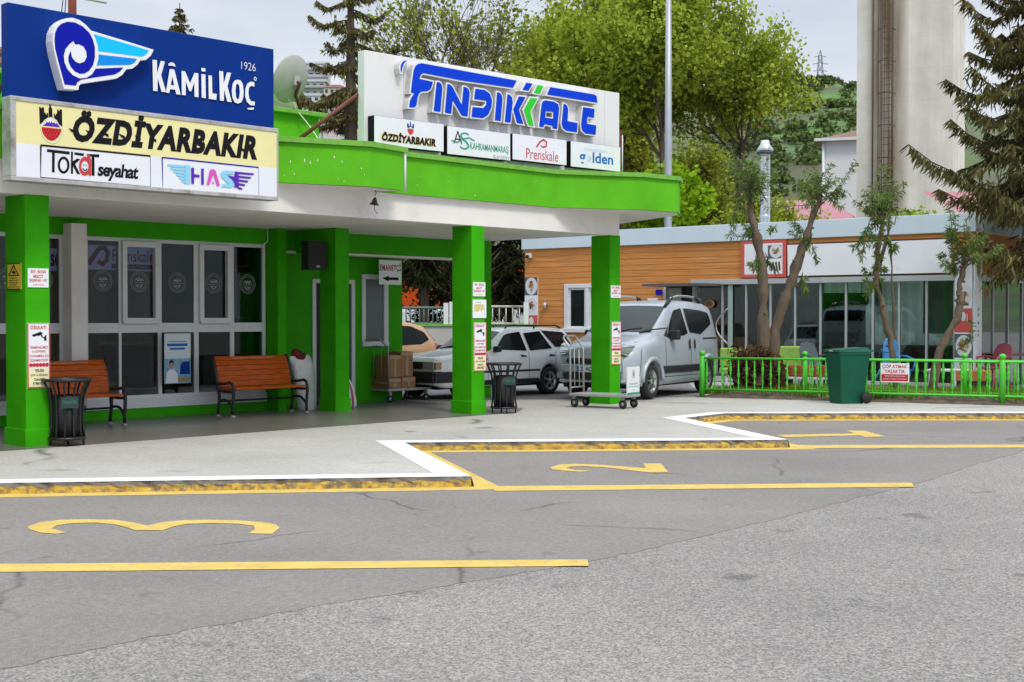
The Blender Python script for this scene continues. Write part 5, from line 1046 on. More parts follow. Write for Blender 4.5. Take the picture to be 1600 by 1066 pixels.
for x in (-1, 7.4): mb = MB(); mb.lathe([(.2, -.12), (.48, -.12), (.5, -.08), (.5, .1), (.3, .12), (0, .1)], (x, .1, .55), m_tyre, 20, (0, -1, 0)); mb.build('wheel', bus)
# ---------------------------------------------------------------- wood clad restaurant
cr = gy(1521, 500, 28.0); le = gy(820, 400, 35.4); an = math.atan2(cr.y - le.y, cr.x - le.x)
FR = Frame((cr.x, cr.y, 0), an); rx = lambda px, y=0, py=450: FR.pl(px, py, y).x; rz = lambda px, py, y=0: FR.pl(px, py, y).z
xl = rx(820); RT = (rz(1521, 333) + rz(820, 366)) / 2; RF = (rz(1521, 365) + rz(820, 388)) / 2; GZ = PZ + .012
m_clad = mat('timber_cladding', (.60, .245, .068), .6, spec=.2, var=.26, vs=3.0, stretch=(.35, .35, 11), dirt=(.72, .42, .18), ds=1.3, dth=(.58, .74), bump=.25, bs=14)
m_fasc = mat('grey_blue_fascia', (.60, .70, .76), .45, var=.04, vs=1, dirt=(.54, .64, .70), ds=.9, dth=(.6, .85), stretch=(1, 1, .3))
m_rf = mat('grey_steel_frame', (.46, .49, .50), .4, .2, var=.06, vs=5)
m_rglass = glassmat('restaurant_glass', (.76, .88, .85), .90, 1.7)
rest = thing('restaurant', 'single storey timber clad restaurant with grey blue fascia and glazed front', 'restaurant', FR, (-5, 0, GZ))
g0_, g1_ = rx(1086), rx(1491); gt_ = (rz(1100, 446) + rz(1480, 438)) / 2; gbt = GZ + .12; wood0 = (rz(1100, 437) + rz(1480, 430)) / 2
DP = 7.0
mb = MB(); mb.box(xl - .06, .06, -.07, DP, RF, RT, m_fasc); mb.build('fascia', rest, bevel=.01)
wx0, wx1 = rx(884), rx(948); wz0, wz1 = rz(900, 516), rz(900, 444); dx0, dx1 = rx(1037), rx(1085); dzt = rz(1060, 447)
mb = MB()
mb.box(xl, wx0, 0, .2, GZ, RF - .003, m_clad); mb.box(wx0, wx1, 0, .2, GZ, wz0, m_clad); mb.box(wx0, wx1, 0, .2, wz1, RF - .003, m_clad); mb.box(wx1, dx0, 0, .2, GZ, RF - .003, m_clad); mb.box(dx0, g0_, 0, .2, dzt, RF - .003, m_clad); mb.box(g0_, 0, 0, .2, wood0, RF - .003, m_clad)
mb.box(xl, xl + .2, .2, DP - .1, GZ, RF - .003, m_clad); mb.box(-.2, 0, .2, DP - .1, wood0, RF - .003, m_clad); mb.box(xl, 0, DP - .1, DP - .05, GZ, .95, m_clad); mb.box(xl, 0, DP - .1, DP - .05, 2.9, RF - .003, m_clad)  # unseen back wall left open at mid height to bring daylight inside
mb.box(dx1, g0_ + .0, 0, .2, GZ, dzt, m_rf)
mb.build('wall', rest)
# thin recessed grooves between boards
m_groove = mat('board_gap', (.26, .11, .035), .9); mb = MB(); z = GZ + .2; i = 0
while z < RF - .05:
    if z > wood0 + .03: mb.box(xl, -.002, -.0025, -.0005, z, z + .008, m_groove); mb.box(.0005, .0025, .01, DP - .2, z, z + .008, m_groove)
    else:
        for a, b in ((xl, wx0 - .06), (wx1 + .06, dx0)):
            mb.box(a, b, -.0025, -.0005, z, z + .008, m_groove)
    z += .145; i += 1
mb.build('board_gaps', rest)
# window
mb = MB(); e = .10; yy = -.04
mb.box(wx0 - .03, wx1 + .03, yy, .1, wz1 - e, wz1, m_frame); mb.box(wx0 - .06, wx1 + .06, yy - .05, .1, wz0 - .06, wz0 + .05, m_frame); mb.box(wx0 - .03, wx0 + e, yy, .1, wz0 + .05, wz1 - e, m_frame); mb.box(wx1 - e, wx1 + .03, yy, .1, wz0 + .05, wz1 - e, m_frame); xm = rx(918); mb.box(xm - .05, xm + .05, yy, .1, wz0 + .05, wz1 - e, m_frame)
wnd = mb.build('window', rest, bevel=.008)
for a, b in ((wx0 + e, xm - .05), (xm + .05, wx1 - e)):
    mb = MB(); mb.box(a, b, .02, .03, wz0 + .05, wz1 - e, m_cglass); mb.build('pane', wnd)
    mb = MB(); mb.box(a, a + .05, .0, .08, wz0 + .05, wz1 - e, m_frame); mb.box(b - .05, b, .0, .08, wz0 + .05, wz1 - e, m_frame); mb.box(a + .05, b - .05, .0, .08, wz1 - e - .05, wz1 - e, m_frame); mb.box(a + .05, b - .05, .0, .08, wz0 + .05, wz0 + .1, m_frame); mb.build('sash', wnd)
# glazed front
mull = [g0_] + [rx(p) for p in (1127.8, 1165, 1203, 1241.5, 1281, 1321, 1363, 1404, 1447)] + [g1_]
mb = MB(); mb.box(g0_ - .1, g1_ + .02, -.05, .16, gt_, wood0 - .002, m_rf); mb.box(g0_, g1_, .02, .1, GZ, gbt, m_rf); mb.build('window_head', rest, bevel=.006)
for i, x in enumerate(mull):
    mb = MB(); mb.box(x - .022, x + .022, .02, .09, gbt, gt_ - .002, m_rf); mb.build('mullion', rest)
for a, b in zip(mull[:-1], mull[1:]): mb = MB(); mb.box(a + .024, b - .024, .05, .06, gbt, gt_ - .003, m_rglass); mb.build('pane', rest)
xd = rx(1141); mb = MB(); mb.box(xd - .06, xd + .06, .0, .018, gbt, gt_ - .01, mat('pale_green_glass_edge', (.34, .46, .42), .3)); mb.build('door_edge', rest)
mb = MB(); pts = []
for k in range(15):
    t = k / 14; z = rz(1140, 575 - 0) ; pts.append((xd - .02 - .32 * math.sin(math.pi * t), -.07, rz(1140, 538) + (rz(1140, 482) - rz(1140, 538)) * t))
mb.tube(pts, .018, m_galv, 8); mb.build('door_handle', rest)
# side glazing
mb = MB(); mb.box(-.1, .05, .2, DP - .15, gt_, wood0 - .002, m_rf); mb.build('window_head', rest)
for k in range(7): mb = MB(); y = .35 + k * .95; mb.box(-.1, -.03, y, y + .04, GZ, gt_ - .002, m_rf); mb.build('mullion', rest)
for k in range(6): mb = MB(); y = .35 + k * .95; mb.box(-.07, -.06, y + .042, y + .948, GZ, gt_ - .003, m_rglass); mb.build('pane', rest)
# door and little canopy
mb = MB(); mb.box(dx0, dx1, .12, .16, GZ, dzt, m_dark); mb.box(dx0, dx0 + .06, .0, .12, GZ, dzt, m_rf); mb.box(dx1 - .06, dx1, 0, .12, GZ, dzt, m_rf); mb.box((dx0 + dx1) / 2 + .02, (dx0 + dx1) / 2 + .06, .08, .12, GZ, dzt, m_plast); mb.build('door', rest)
aw = rz(1050, 445, -1.0); ax0, ax1 = rx(1003, -1.0, 445), rx(1088, -1.0, 443)
mb = MB(); mb.prism([(ax0, -1.0), (ax1, -1.0), (ax1 + .1, -.01), (ax0 + .1, -.01)], lambda x, y: (x, y, aw - .03), lambda x, y: (x, y, aw + .03), mat('awning_grey', (.10, .10, .105), .5)); 
mb.build('awning', rest)
# interior
mb = MB(); mb.box(xl + .2, -.1, 6.4, 6.5, GZ, .95, mat('restaurant_back_wall', (.20, .25, .22), .8, var=.35, vs=1.2, stretch=(3, 3, .3))); mb.box(xl + .2, -.1, .2, 6.4, RF - .06, RF - .005, mat('restaurant_ceiling', (.30, .33, .31), .8)); mb.box(g0_ - .2, g0_ - .1, .2, 6.4, GZ, RF - .06, m_dark); mb.build('partition', rest)
mb = MB(); mb.box(xl + .1, -.05, .17, 6.9, GZ + .001, GZ + .01, mat('restaurant_floor', (.10, .09, .08), .5)); mb.build('interior_floor', rest)
m_curt = leafmat('pale_curtain', (.42, .52, .47), (.72, .80, .75), 1.5, .6)
def curtain(a, b, y, z0, z1, label):
    mb = MB(); n = int((b - a) / .06) + 2; vs = []
    for i in range(n): x = a + (b - a) * i / (n - 1); yy = y + .05 * math.sin(x * 22) + .02 * math.sin(x * 51); vs += [(x, yy, z0), (x, yy, z1)]
    mb.add(vs, [(2 * i, 2 * i + 2, 2 * i + 3, 2 * i + 1) for i in range(n - 1)], m_curt, True); tag(mb.build('curtain', fr=FR, org=((a + b) / 2, y, z0)), label, 'curtain')
curtain(xl + .4, -.3, 6.2, .9, 3.0, 'long pale net curtain over the back opening added to light the restaurant'); curtain(rx(1372), rx(1440), 2.6, 1.25, RF - .1, 'pale folded curtain inside the restaurant right of the black globe lamp'); curtain(rx(1180), rx(1232), 1.8, 1.0, RF - .1, 'pale curtain inside the restaurant behind the forked oleander'); curtain(rx(1300), rx(1316), 2.2, 1.7, RF - .1, 'narrow pale cloth hanging inside the restaurant above a table')  # the long one spans the rear gap added for daylight
mb = MB(); cx_ = rx(1238); mb.box(cx_, cx_ + .8, 1.6, 2.2, GZ + .01, 2.2, mat('fridge_green', (.02, .10, .06), .4)); mb.box(cx_ + .06, cx_ + .74, 1.59, 1.598, .5, 2.0, m_cglass); tag(mb.build('drinks_fridge', fr=FR, org=(cx_ + .4, 1.9, GZ), bevel=.01), 'dark green drinks fridge inside the restaurant', 'fridge')
mb = MB(); c = Vector((rx(1346, .8), .8, rz(1346, 470, .8))); mb.lathe([(.0, -.17)] + [(.17 * math.sin(q), -.17 * math.cos(q)) for q in np.linspace(.2, 2.94, 10)] + [(0, .17)], c, mat('globe_lamp_black', (.02, .02, .02), .4), 20); mb.tube([c + Vector((0, 0, .16)), (c.x, c.y, RF - .06)], .006, m_blk, 5); tag(mb.build('pendant_lamp', fr=FR, org=c), 'black globe lamp hanging inside the restaurant window', 'lamp')
m_tab = mat('brown_table_top', (.20, .095, .045), .45, var=.3, vs=4, stretch=(1, 6, 1))
def cafe_table(px, py, y, w_, label):
    a = FR.pl(px, py, y); o = thing('cafe_table', label, 'table', FR, (a.x, y, GZ), 'brown tables inside the restaurant'); mb = MB(); mb.box(a.x - w_ / 2, a.x + w_ / 2, y - .35, y + .35, .80, .84, m_tab); mb.build('table_top', o, bevel=.006)
    for sx_ in (-1, 1):
        for sy in (-1, 1): mb = MB(); mb.box(a.x + sx_ * (w_ / 2 - .06) - .025, a.x + sx_ * (w_ / 2 - .06) + .025, y + sy * .3 - .025, y + sy * .3 + .025, GZ + .01, .798, m_plast); mb.build('leg', o)
    mb = MB(); mb.box(a.x - .1, a.x + .05, y - .1, y + .05, .8405, .97, mat('napkin_box_wood', (.30, .11, .035), .5)); tag(mb.build('napkin_box', fr=FR, org=(a.x, y, .84), bevel=.01), label.replace('table', 'napkin box').replace('brown ', 'small wooden '), 'napkin box')
cafe_table(1312, 532, .75, 1.1, 'brown table inside the glass left of the black globe lamp'); cafe_table(1432, 532, .75, 1.2, 'brown table inside the glass left of the food picture column'); cafe_table(1215, 535, .9, .9, 'brown table inside the glass behind the forked oleander')
m_leafd = leafmat('indoor_leaf', (.01, .03, .01), (.03, .09, .025))
def leafcloud(mb, centers, radius, n, size, m, up=.3, aspect=1.0, rs=rng, squash=1.0):
    centers = np.asarray(centers); idx = rs.integers(0, len(centers), n); rad = radius if np.isscalar(radius) else np.asarray(radius)[idx][:, None]
    d = rs.normal(size=(n, 3)); d /= np.linalg.norm(d, axis=1)[:, None]; r_ = rs.random((n, 1)) ** .45; p = centers[idx] + d * r_ * rad * np.array([1, 1, squash])
    nr = rs.normal(size=(n, 3)) + np.array([0, 0, up]); nr /= np.linalg.norm(nr, axis=1)[:, None]; t = rs.normal(size=(n, 3)); t -= nr * (t * nr).sum(1)[:, None]; t /= np.linalg.norm(t, axis=1)[:, None]; b = np.cross(nr, t)
    s_ = size * (.6 + .8 * rs.random((n, 1))); a = t * s_; c = b * s_ * .5 / aspect
    q = np.stack([p - a * .5, p + c, p + a * .5 + nr * s_ * .12, p - c], 1).reshape(-1, 3)
    k = len(mb.V); mi_ = mb.mi(m); mb.V.extend(map(tuple, q.tolist())); mb.F.extend([(k + 4 * i, k + 4 * i + 1, k + 4 * i + 2, k + 4 * i + 3) for i in range(n)]); mb.M.extend([mi_] * n); mb.S.extend([False] * n)
def pot_plant(px, py, y, h, label):
    a = FR.pl(px, py, y); o = thing('pot_plant', label, 'plant', FR, (a.x, y, GZ)); mb = MB(); mb.lathe([(.12, .01), (.16, .3), (.14, .3)], (a.x, y, GZ), m_plast, 14); mb.build('pot', o)
    mb = MB(); leafcloud(mb, [(a.x + random.uniform(-.2, .2), y + random.uniform(-.2, .2), GZ + .3 + h * random.uniform(.3, 1)) for _ in range(9)], .22, 500, .13, m_leafd); mb.tube([(a.x, y, GZ + .3), (a.x, y, GZ + .3 + h)], .02, m_plast, 6); mb.build('foliage', o)
pot_plant(1322, 520, 1.3, 1.5, 'dark leafy pot plant inside the restaurant window left of the globe lamp'); pot_plant(1268, 540, 2.0, 1.1, 'dark pot plant deeper inside the restaurant beside the fridge')
# boards and signs on the restaurant
def rplate(name, px, label, cat, art, d=.05, y=0, base=m_wf, side=None):
    a, b = FR.pl(px[0], px[1], y), FR.pl(px[2], px[3], y); r = (a.x, a.z, b.x, b.z); m = MB(); f = lambda w_: (lambda u, v: (u, y - w_, v)); m.prism(rp(r), f(.003), f(d), side or base, base)
    t = lambda u, v: (r[0] + (r[2] - r[0]) * u, r[1] + (r[3] - r[1]) * v); art(m, f, t, d); return tag(m.build(name, fr=FR, org=((r[0] + r[2]) / 2, y, r[1])), label, cat)
m_food = [mat('print_food_%d' % i, c_, .5, var=.4, vs=22) for i, c_ in enumerate([(.34, .22, .10), (.16, .20, .06), (.42, .10, .05), (.50, .40, .22), (.10, .06, .04)])]; m_plate = mat('print_plate', (.66, .67, .68), .5); m_slate = mat('print_slate', (.10, .11, .13), .5); m_redp = mat('print_tomato_red', (.62, .09, .07), .5)
def plate_art(m, f, t, d, cx, cy, rx_, ry, seed):
    rs = random.Random(seed); el = lambda k, n=26: [t(cx + rx_ * k * math.cos(2 * math.pi * i / n), cy + ry * k * math.sin(2 * math.pi * i / n)) for i in range(n)]
    m.poly(el(1), f(d + .002), m_plate)
    for i in range(15):
        a, q = rs.uniform(0, 6.28), rs.uniform(0, .5); x, y = cx + rx_ * q * math.cos(a), cy + ry * q * math.sin(a); s_ = rs.uniform(.12, .26)
        m.poly([t(x + rx_ * s_ * rs.uniform(.6, 1.2) * math.cos(2 * math.pi * k / 7), y + ry * s_ * rs.uniform(.6, 1.2) * math.sin(2 * math.pi * k / 7)) for k in range(7)], f(d + .003 + i * .0003), rs.choice(m_food))
def art_red(m, f, t, d):
    m.poly(rp((*t(.075, .085), *t(.925, .915))), f(d + .001), pm['white']); plate_art(m, f, t, d, .78, .70, .14, .19, 1); plate_art(m, f, t, d, .36, .32, .2, .2, 2); plate_art(m, f, t, d, .40, .70, .12, .16, 5)
    m.poly([t(.6, .86), t(.9, .86), t(.9, .5), t(.6, .5)], f(d + .0015), m_slate)
    for i in range(4): m.poly([t(.62 + i * .07, .40), t(.66 + i * .07, .42), t(.72 + i * .055, .2), t(.68 + i * .055, .18)], f(d + .003), m_food[4])
rplate('picture_board', (1160, 434.5, 1230, 374.5), 'red framed board with food pictures beside the blank white banner', 'sign', art_red, .06, base=m_redp)
def art_ban(m, f, t, d):
    fr_ = [t(0, 0), t(1, 0), t(1, 1), t(0, 1)]; ribbon(fr_ + [fr_[0]], .03, f(d + .001), m_plast, lambda p: p, m)
rplate('banner', (1231.5, 432.5, 1488, 372.5), 'long blank white banner over the restaurant glass', 'banner', art_ban, .05, base=mat('faded_banner', (.84, .84, .88), .6, var=.03, vs=2, dirt=(.70, .62, .66), ds=2.2, dth=(.62, .8)))
def art_col(m, f, t, d):
    for i, (k, v0, v1) in enumerate([('p', .80, 1), ('p', .61, .79), ('r', .42, .60), ('s', .23, .41), ('p', .13, .22)]):
        m.poly(rp((*t(0, v0), *t(1, v1))), f(d + .001), {'p': m_wf, 'r': m_redp, 's': m_slate}[k])
        if k != 'r': plate_art(m, f, t, d, .52, (v0 + v1) / 2, .46, (v1 - v0) * .45, i + 11)
        else: m.poly([t(.5 + .14 * math.cos(q), (v0 + v1) / 2 + .03 + .035 * math.sin(q)) for q in np.linspace(0, 6.283, 15)[:-1]], f(d + .002), m_plate); m.poly(rp((*t(.26, .50), *t(.30, .56))), f(d + .002), m_plate); m.poly(rp((*t(.70, .50), *t(.74, .56))), f(d + .002), m_plate)
rplate('picture_column', (1491.5, 607, 1520, 398), 'tall column of food pictures at the restaurant corner', 'sign', art_col, .02, y=-.02, side=m_wf)
mb = MB(); cz0, cz1 = rz(1520, 607), rz(1520, 398); mb.box(.004, .03, -.02, .42, cz0, cz1, m_wf)
fs_ = lambda u, v: (.032, u, v)
for i, z_ in enumerate([.46, .42, .36, .30, .27]): zz = cz0 + (cz1 - cz0) * (z_ + .12); mb.poly([(.17, zz), (.25, zz), (.25, zz + .06 - .01 * i), (.17, zz + .06)], fs_, pm['grey'])
plate_q = [(.2 + .12 * math.cos(q), cz1 - .25 + .22 * math.sin(q)) for q in np.linspace(0, 6.283, 16)[:-1]]; mb.poly(plate_q, fs_, m_food[1])
tag(mb.build('side_banner', fr=FR, org=(0, .2, cz0)), 'narrow white strip banner round the restaurant corner', 'banner')
def art_l(m, f, t, d):
    m.poly(rp((*t(0, .64), *t(1, 1))), f(d + .001), m_slate); plate_art(m, f, t, d, .52, .82, .46, .17, 31); m.poly(rp((*t(0, .25), *t(1, .635))), f(d + .001), m_wf); plate_art(m, f, t, d, .55, .43, .40, .16, 32); m.poly(rp((*t(0, .0), *t(1, .245))), f(d + .001), m_redp); m.poly([t(.52 + .18 * math.cos(q), .135 + .075 * math.sin(q)) for q in np.linspace(0, 6.283, 15)[:-1]], f(d + .002), m_plate)
rplate('picture_board', (821, 512, 841, 433), 'narrow board of two food plates at the left end of the restaurant', 'sign', art_l, .03)
rplate('menu_sheet', (1012, 480, 1028, 466), 'small blank white sheet on the timber wall beside the door', 'notice', lambda m, f, t, d: None, .01)
rplate('door_notice', (1044, 478, 1065, 450), 'pale notice on the dark restaurant door', 'notice', lambda m, f, t, d: m.poly(rp((*t(.3, .2), *t(.6, .8))), f(d + .001), mat('print_olive', (.28, .34, .18), .5)), .01, y=.11, base=mat('notice_grey', (.34, .37, .33), .5))
rplate('house_number', (1025, 461, 1035, 452.5), 'small blue plate under the restaurant awning', 'sign', lambda m, f, t, d: None, .02, base=pm['dblue'])
def art_pl(m, f, t, d):
    pass
def plaque(px, py, rx_, rz_, label, y=-.01, side=False):
    if not side: c = FR.pl(px, py, y)
    else: o_ = FR.l(EYE); d_ = FR.mi @ ray(px, py); c = o_ + d_ * ((.01 - o_.x) / d_.x)
    m = MB(); n = 22; axu = (1, 0, 0) if not side else (0, 1, 0); A_ = Vector(axu); nn = Vector((0, -1, 0)) if not side else Vector((1, 0, 0)); 
    for k, (w_, mm_, s_) in enumerate([(.02, mat('plaque_wood', (.45, .24, .10), .6, var=.2, vs=20), 1), (.024, mat('plaque_dark', (.16, .08, .03), .6, var=.5, vs=40), .72)]):
        m.poly([(rx_ * s_ * math.cos(2 * math.pi * i / n), rz_ * s_ * math.sin(2 * math.pi * i / n)) for i in range(n)], lambda u, v: tuple(c + A_ * u + nn * w_ + Vector((0, 0, v))), mm_)
    m.prism([(rx_ * math.cos(2 * math.pi * i / n), rz_ * math.sin(2 * math.pi * i / n)) for i in range(n)], lambda u, v: tuple(c + A_ * u + Vector((0, 0, v))), lambda u, v: tuple(c + A_ * u + nn * .019 + Vector((0, 0, v))), MATS['plaque_wood']); tag(m.build('round_plaque', fr=FR, org=c), label, 'plaque')
plaque(1109, 475, .13, .095, 'oval wooden plaque on the restaurant glass above the van'); plaque(1541, 458, .14, .12, 'round wooden plaque on the side glass of the restaurant', side=True)
mb = MB(); a = FR.pl(826, 400, -.05); mb.box(a.x - .05, a.x + .09, -.12, -.003, a.z - .06, a.z + .06, m_frame); mb.lathe([(0, 0), (.04, 0), (.045, .06), (0, .06)], (a.x + .03, -.12, a.z - .02), m_blk, 12, (0, -1, 0)); tag(mb.build('security_camera', fr=FR, org=a, bevel=.01), 'small white security camera high on the timber wall', 'camera')
mb = MB(); a = FR.pl(852, 478, -.05); mb.lathe([(0, -.09), (.04, -.09), (.04, .09), (0, .09)], (a.x, -.07, a.z), m_alu, 12); mb.box(a.x - .02, a.x + .02, -.05, -.003, a.z - .03, a.z + .03, m_plast); tag(mb.build('wall_light', fr=FR, org=a), 'small cylinder wall light on the timber wall', 'lamp')
# stove pipe on the roof
cp = FR.l(gy(1195, 340, 33.2)); chz = gy(1195, 240, 33.2).z
mb = MB(); m_zinc = mat('zinc_pipe', (.60, .62, .63), .33, .8, var=.12, vs=4); mb.lathe([(.13, RT - .5), (.13, chz)], (cp.x, cp.y, 0), m_zinc, 20)
for zz in (RT + .3, RT + .75, RT + 1.2): mb.lathe([(.131, zz), (.138, zz + .01), (.138, zz + .03), (.131, zz + .04)], (cp.x, cp.y, 0), m_zinc, 20)
mb.lathe([(.0, chz + .09), (.20, chz + .06), (.21, chz + .1), (.12, chz + .22), (.10, chz + .32), (0, chz + .33)], (cp.x, cp.y, 0), m_zinc, 20); mb.lathe([(.20, chz - .02), (.21, chz + .03), (.12, chz + .03)], (cp.x, cp.y, 0), m_plast, 20)
tag(mb.build('stove_pipe', fr=FR, org=(cp.x, cp.y, RT)), 'shiny zinc stove pipe with a cowl on the restaurant roof', 'chimney')

# ---------------------------------------------------------------- garden, fence, bin
m_soil = mat('garden_soil', (.10, .075, .05), .95, var=.5, vs=6, bump=.8, bs=25)
m_turf = mat('garden_turf', (.13, .21, .03), .95, var=.5, vs=3, bump=.6, bs=30, dirt=(.17, .12, .05), ds=1.5, dth=(.5, .62))
fa, fb2 = gz(1097, 620.5, PZ), gz(1566, 633, PZ); fd = (fb2 - fa).normalized(); FF = Frame((fa.x, fa.y, 0), math.atan2(fd.y, fd.x))
bedc = [(-.1, -.10), (9, -.10), (9, 4.6), (-.1, 3.4)]
mb = MB(); nx_, ny_ = 70, 26; vs = []; rs = np.random.default_rng(4)
for j in range(ny_):
    for i in range(nx_):
        u, v = i / (nx_ - 1), j / (ny_ - 1); x = -.1 + 9.1 * u; y = -.12 + v * (3.6 + .9 * u); e_ = min(1, min(u, v, 1 - u, 1 - v) * 12); vs.append((x, y + (.04 * math.sin(x * 7) + .03 * math.sin(x * 17)) * (1 - v), PZ + .004 + e_ * (.07 + .03 * rs.random() + .05 * math.sin(x * 1.7 + y))))
mb.add(vs, [(j * nx_ + i, j * nx_ + i + 1, (j + 1) * nx_ + i + 1, (j + 1) * nx_ + i) for j in range(ny_ - 1) for i in range(nx_ - 1)], m_turf, True)
for i in range(len(mb.F)):
    if i // (nx_ - 1) < 2: mb.M[i] = mb.mi(m_soil)
tag(mb.build('garden_bed', fr=FF), kind='structure')
m_grass = leafmat('grass_blade', (.08, .15, .012), (.28, .40, .05), 3, .35)
mb = MB(); rs = np.random.default_rng(9); n = 16000
x = rs.random(n) * 9 - .1; y = rs.random(n) ** 1.3 * 3.2 + .10; h = .05 + .09 * rs.random(n); a = rs.random(n) * 6.28; wd = .012
zz = PZ + .05; k = 0; V_ = []; F_ = []
for i in range(n):
    if math.sin(x[i] * 2.1) + math.sin(y[i] * 3 + x[i]) < -.5 and rs.random() < .8: continue
    c_, s_ = math.cos(a[i]) * wd, math.sin(a[i]) * wd; V_ += [(x[i] - c_, y[i] - s_, zz), (x[i] + c_, y[i] + s_, zz), (x[i] + s_ * 3, y[i] - c_ * 3, zz + h[i] + .03)]; F_.append((k, k + 1, k + 2)); k += 3
mb.add(V_, F_, m_grass); tag(mb.build('grass', fr=FF), 'short grass growing behind the green garden fence', 'grass', kind='stuff')
m_fgreen = mat('green_fence_paint', (.07, .50, .03), .4, var=.1, vs=8, dirt=(.12, .38, .06), ds=5, dth=(.6, .8))
def fence(fr, length, posts, label, h=.75, z0=PZ, nb=None, org=(0, 0, 0), sp=.155):
    o = thing('garden_fence', label, 'fence', fr, (0, 0, z0))
    m = MB(); m.tube([(0, 0, z0 + h), (length, 0, z0 + h)], .030, m_fgreen, 8, squash=.7); m.build('top_rail', o); m = MB(); m.tube([(0, 0, z0 + .15), (length, 0, z0 + .15)], .022, m_fgreen, 6); m.build('bottom_rail', o)
    for x in posts:
        m = MB(); m.lathe([(.0, 0), (.052, 0), (.052, h + .02), (.04, h + .03), (.035, h + .045), (.055, h + .06), (.062, h + .09), (.05, h + .125), (.02, h + .14), (0, h + .142)], (x, 0, z0), m_fgreen, 14); m.build('post', o)
    kinds = []
    hh = h - .17
    profs = [[(.014, 0), (.014, .10), (.024, .12), (.014, .14), (.014, .22), (.026, .25), (.026, .30), (.014, .33), (.024, .36), (.014, .38), (.012, hh)], [(.012, 0), (.014, .28), (.024, .30), (.014, .32), (.027, .36), (.027, .42), (.014, .45), (.024, .47), (.014, .49), (.014, hh)]]
    src = [None, None]; k = 0; x = sp * .6
    while x < length - .05:
        if all(abs(x - p) > .07 for p in posts):
            q = k % 2
            if src[q] is None:
                m = MB(); m.lathe(profs[q], (x, 0, z0 + .16), m_fgreen, 8); src[q] = (m.build('baluster', o), x)
            else:
                c_ = src[q][0].copy(); COL.objects.link(c_); c_.parent = o; c_.location = (x - src[q][1], 0, 0)
            k += 1
        x += sp
    return o
L_f = (fb2 - fa).length
fence(FF, L_f + 1.6, [0, L_f * .5 + .35, L_f], 'bright green fence with turned balusters along the pavement side of the garden')
bl_ = gz(1258, 606, PZ); FF2 = Frame((FF.w((1.7, 1.15, 0)).x, FF.w((1.7, 1.15, 0)).y, 0), FF.rz + R(-.5)); fence(FF2, 6.2, [0, 2.95, 5.9], 'second bright green fence inside the garden behind the first one', z0=PZ - .02)
# sign on the fence
sgp = FF.pl(1376, 597, -.05); sg2 = FF.pl(1420.5, 568, -.05); mb = MB(); r = (sgp.x, sgp.z, sg2.x, sg2.z); f = lambda w_: (lambda u, v: (u, -.045 - w_, v)); mb.prism(rp(r), f(0), f(.012), pm['white'], pm['white']); t = lambda u, v: (r[0] + (r[2] - r[0]) * u, r[1] + (r[3] - r[1]) * v)
mb.poly(rp((*t(.03, .06), *t(.97, .42))), f(.014), pm['red']); mb.text('ÇÖP ATMAK', (*t(.06, .70), *t(.94, .95)), f(.014), pm['brand'], .02); mb.text('YASAKTIR', (*t(.14, .47), *t(.86, .67)), f(.014), pm['brand'], .02); mb.text('YERE ÇÖP ATMAYINIZ', (*t(.14, .28), *t(.86, .36)), f(.016), pm['white'], .01); mb.text('ÇEVREYİ TEMİZ TUTUNUZ', (*t(.08, .14), *t(.92, .22)), f(.016), pm['white'], .01)
tag(mb.build('fence_sign', fr=FF, org=((r[0] + r[2]) / 2, -.05, r[1])), 'white and red litter sign hung on the green fence', 'sign')
# wheelie bin
wb = gz(1324, 630, PZ); FW = Frame((wb.x, wb.y, 0), R(-72)); m_bin = mat('green_bin_plastic', (.003, .080, .045), .5, spec=.25, var=.12, vs=3, bump=.1, bs=90)
wbn = thing('wheelie_bin', 'dark green plastic wheelie bin standing in front of the garden fence', 'wheelie bin', FW, (0, 0, PZ))
mb = MB(); z0 = PZ + .004
lo = [(-.20, -.24), (.20, -.24), (.20, .20), (-.20, .20)]; hi = [(-.25, -.30), (.25, -.30), (.25, .30), (-.25, .30)]
vs = [(x, y, z0 + .0) for x, y in lo] + [(x * 1.0, y * 1.0, z0 + .85) for x, y in hi] + [(x * 1.06, y * 1.05, z0 + .86) for x, y in hi] + [(x * 1.06, y * 1.05, z0 + .90) for x, y in hi]
mb.add(vs, [(0, 3, 2, 1)] + [(4 * k + i, 4 * k + (i + 1) % 4, 4 * k + 4 + (i + 1) % 4, 4 * k + 4 + i) for k in range(3) for i in range(4)] + [(12, 13, 14, 15)], m_bin)
for x in (-.13, 0, .13): mb.add([(x - .012, -.247, z0 + .08), (x + .012, -.247, z0 + .08), (x + .012, -.303, z0 + .80), (x - .012, -.303, z0 + .80), (x - .012, -.237, z0 + .08), (x + .012, -.237, z0 + .08)], [(0, 1, 2, 3)], m_bin)
mb.build('body', wbn, bevel=.02)
mb = MB(); mb.add([(-.27, -.34, z0 + .905), (.27, -.34, z0 + .905), (.27, .30, z0 + .905), (-.27, .30, z0 + .905), (-.26, -.33, z0 + .95), (.26, -.33, z0 + .95), (.23, .28, z0 + .985), (-.23, .28, z0 + .985)], [(0, 3, 2, 1), (4, 5, 6, 7), (0, 1, 5, 4), (1, 2, 6, 5), (2, 3, 7, 6), (3, 0, 4, 7)], m_bin); mb.box(-.06, .06, -.345, -.335, z0 + .915, z0 + .94, m_alu); mb.build('lid', wbn, bevel=.012)
mb = MB(); mb.tube([(-.2, .38, z0 + .93), (.2, .38, z0 + .93)], .018, m_bin, 8); mb.tube([(-.2, .30, z0 + .90), (-.2, .38, z0 + .93)], .018, m_bin, 8); mb.tube([(.2, .30, z0 + .90), (.2, .38, z0 + .93)], .018, m_bin, 8); mb.build('handle', wbn)
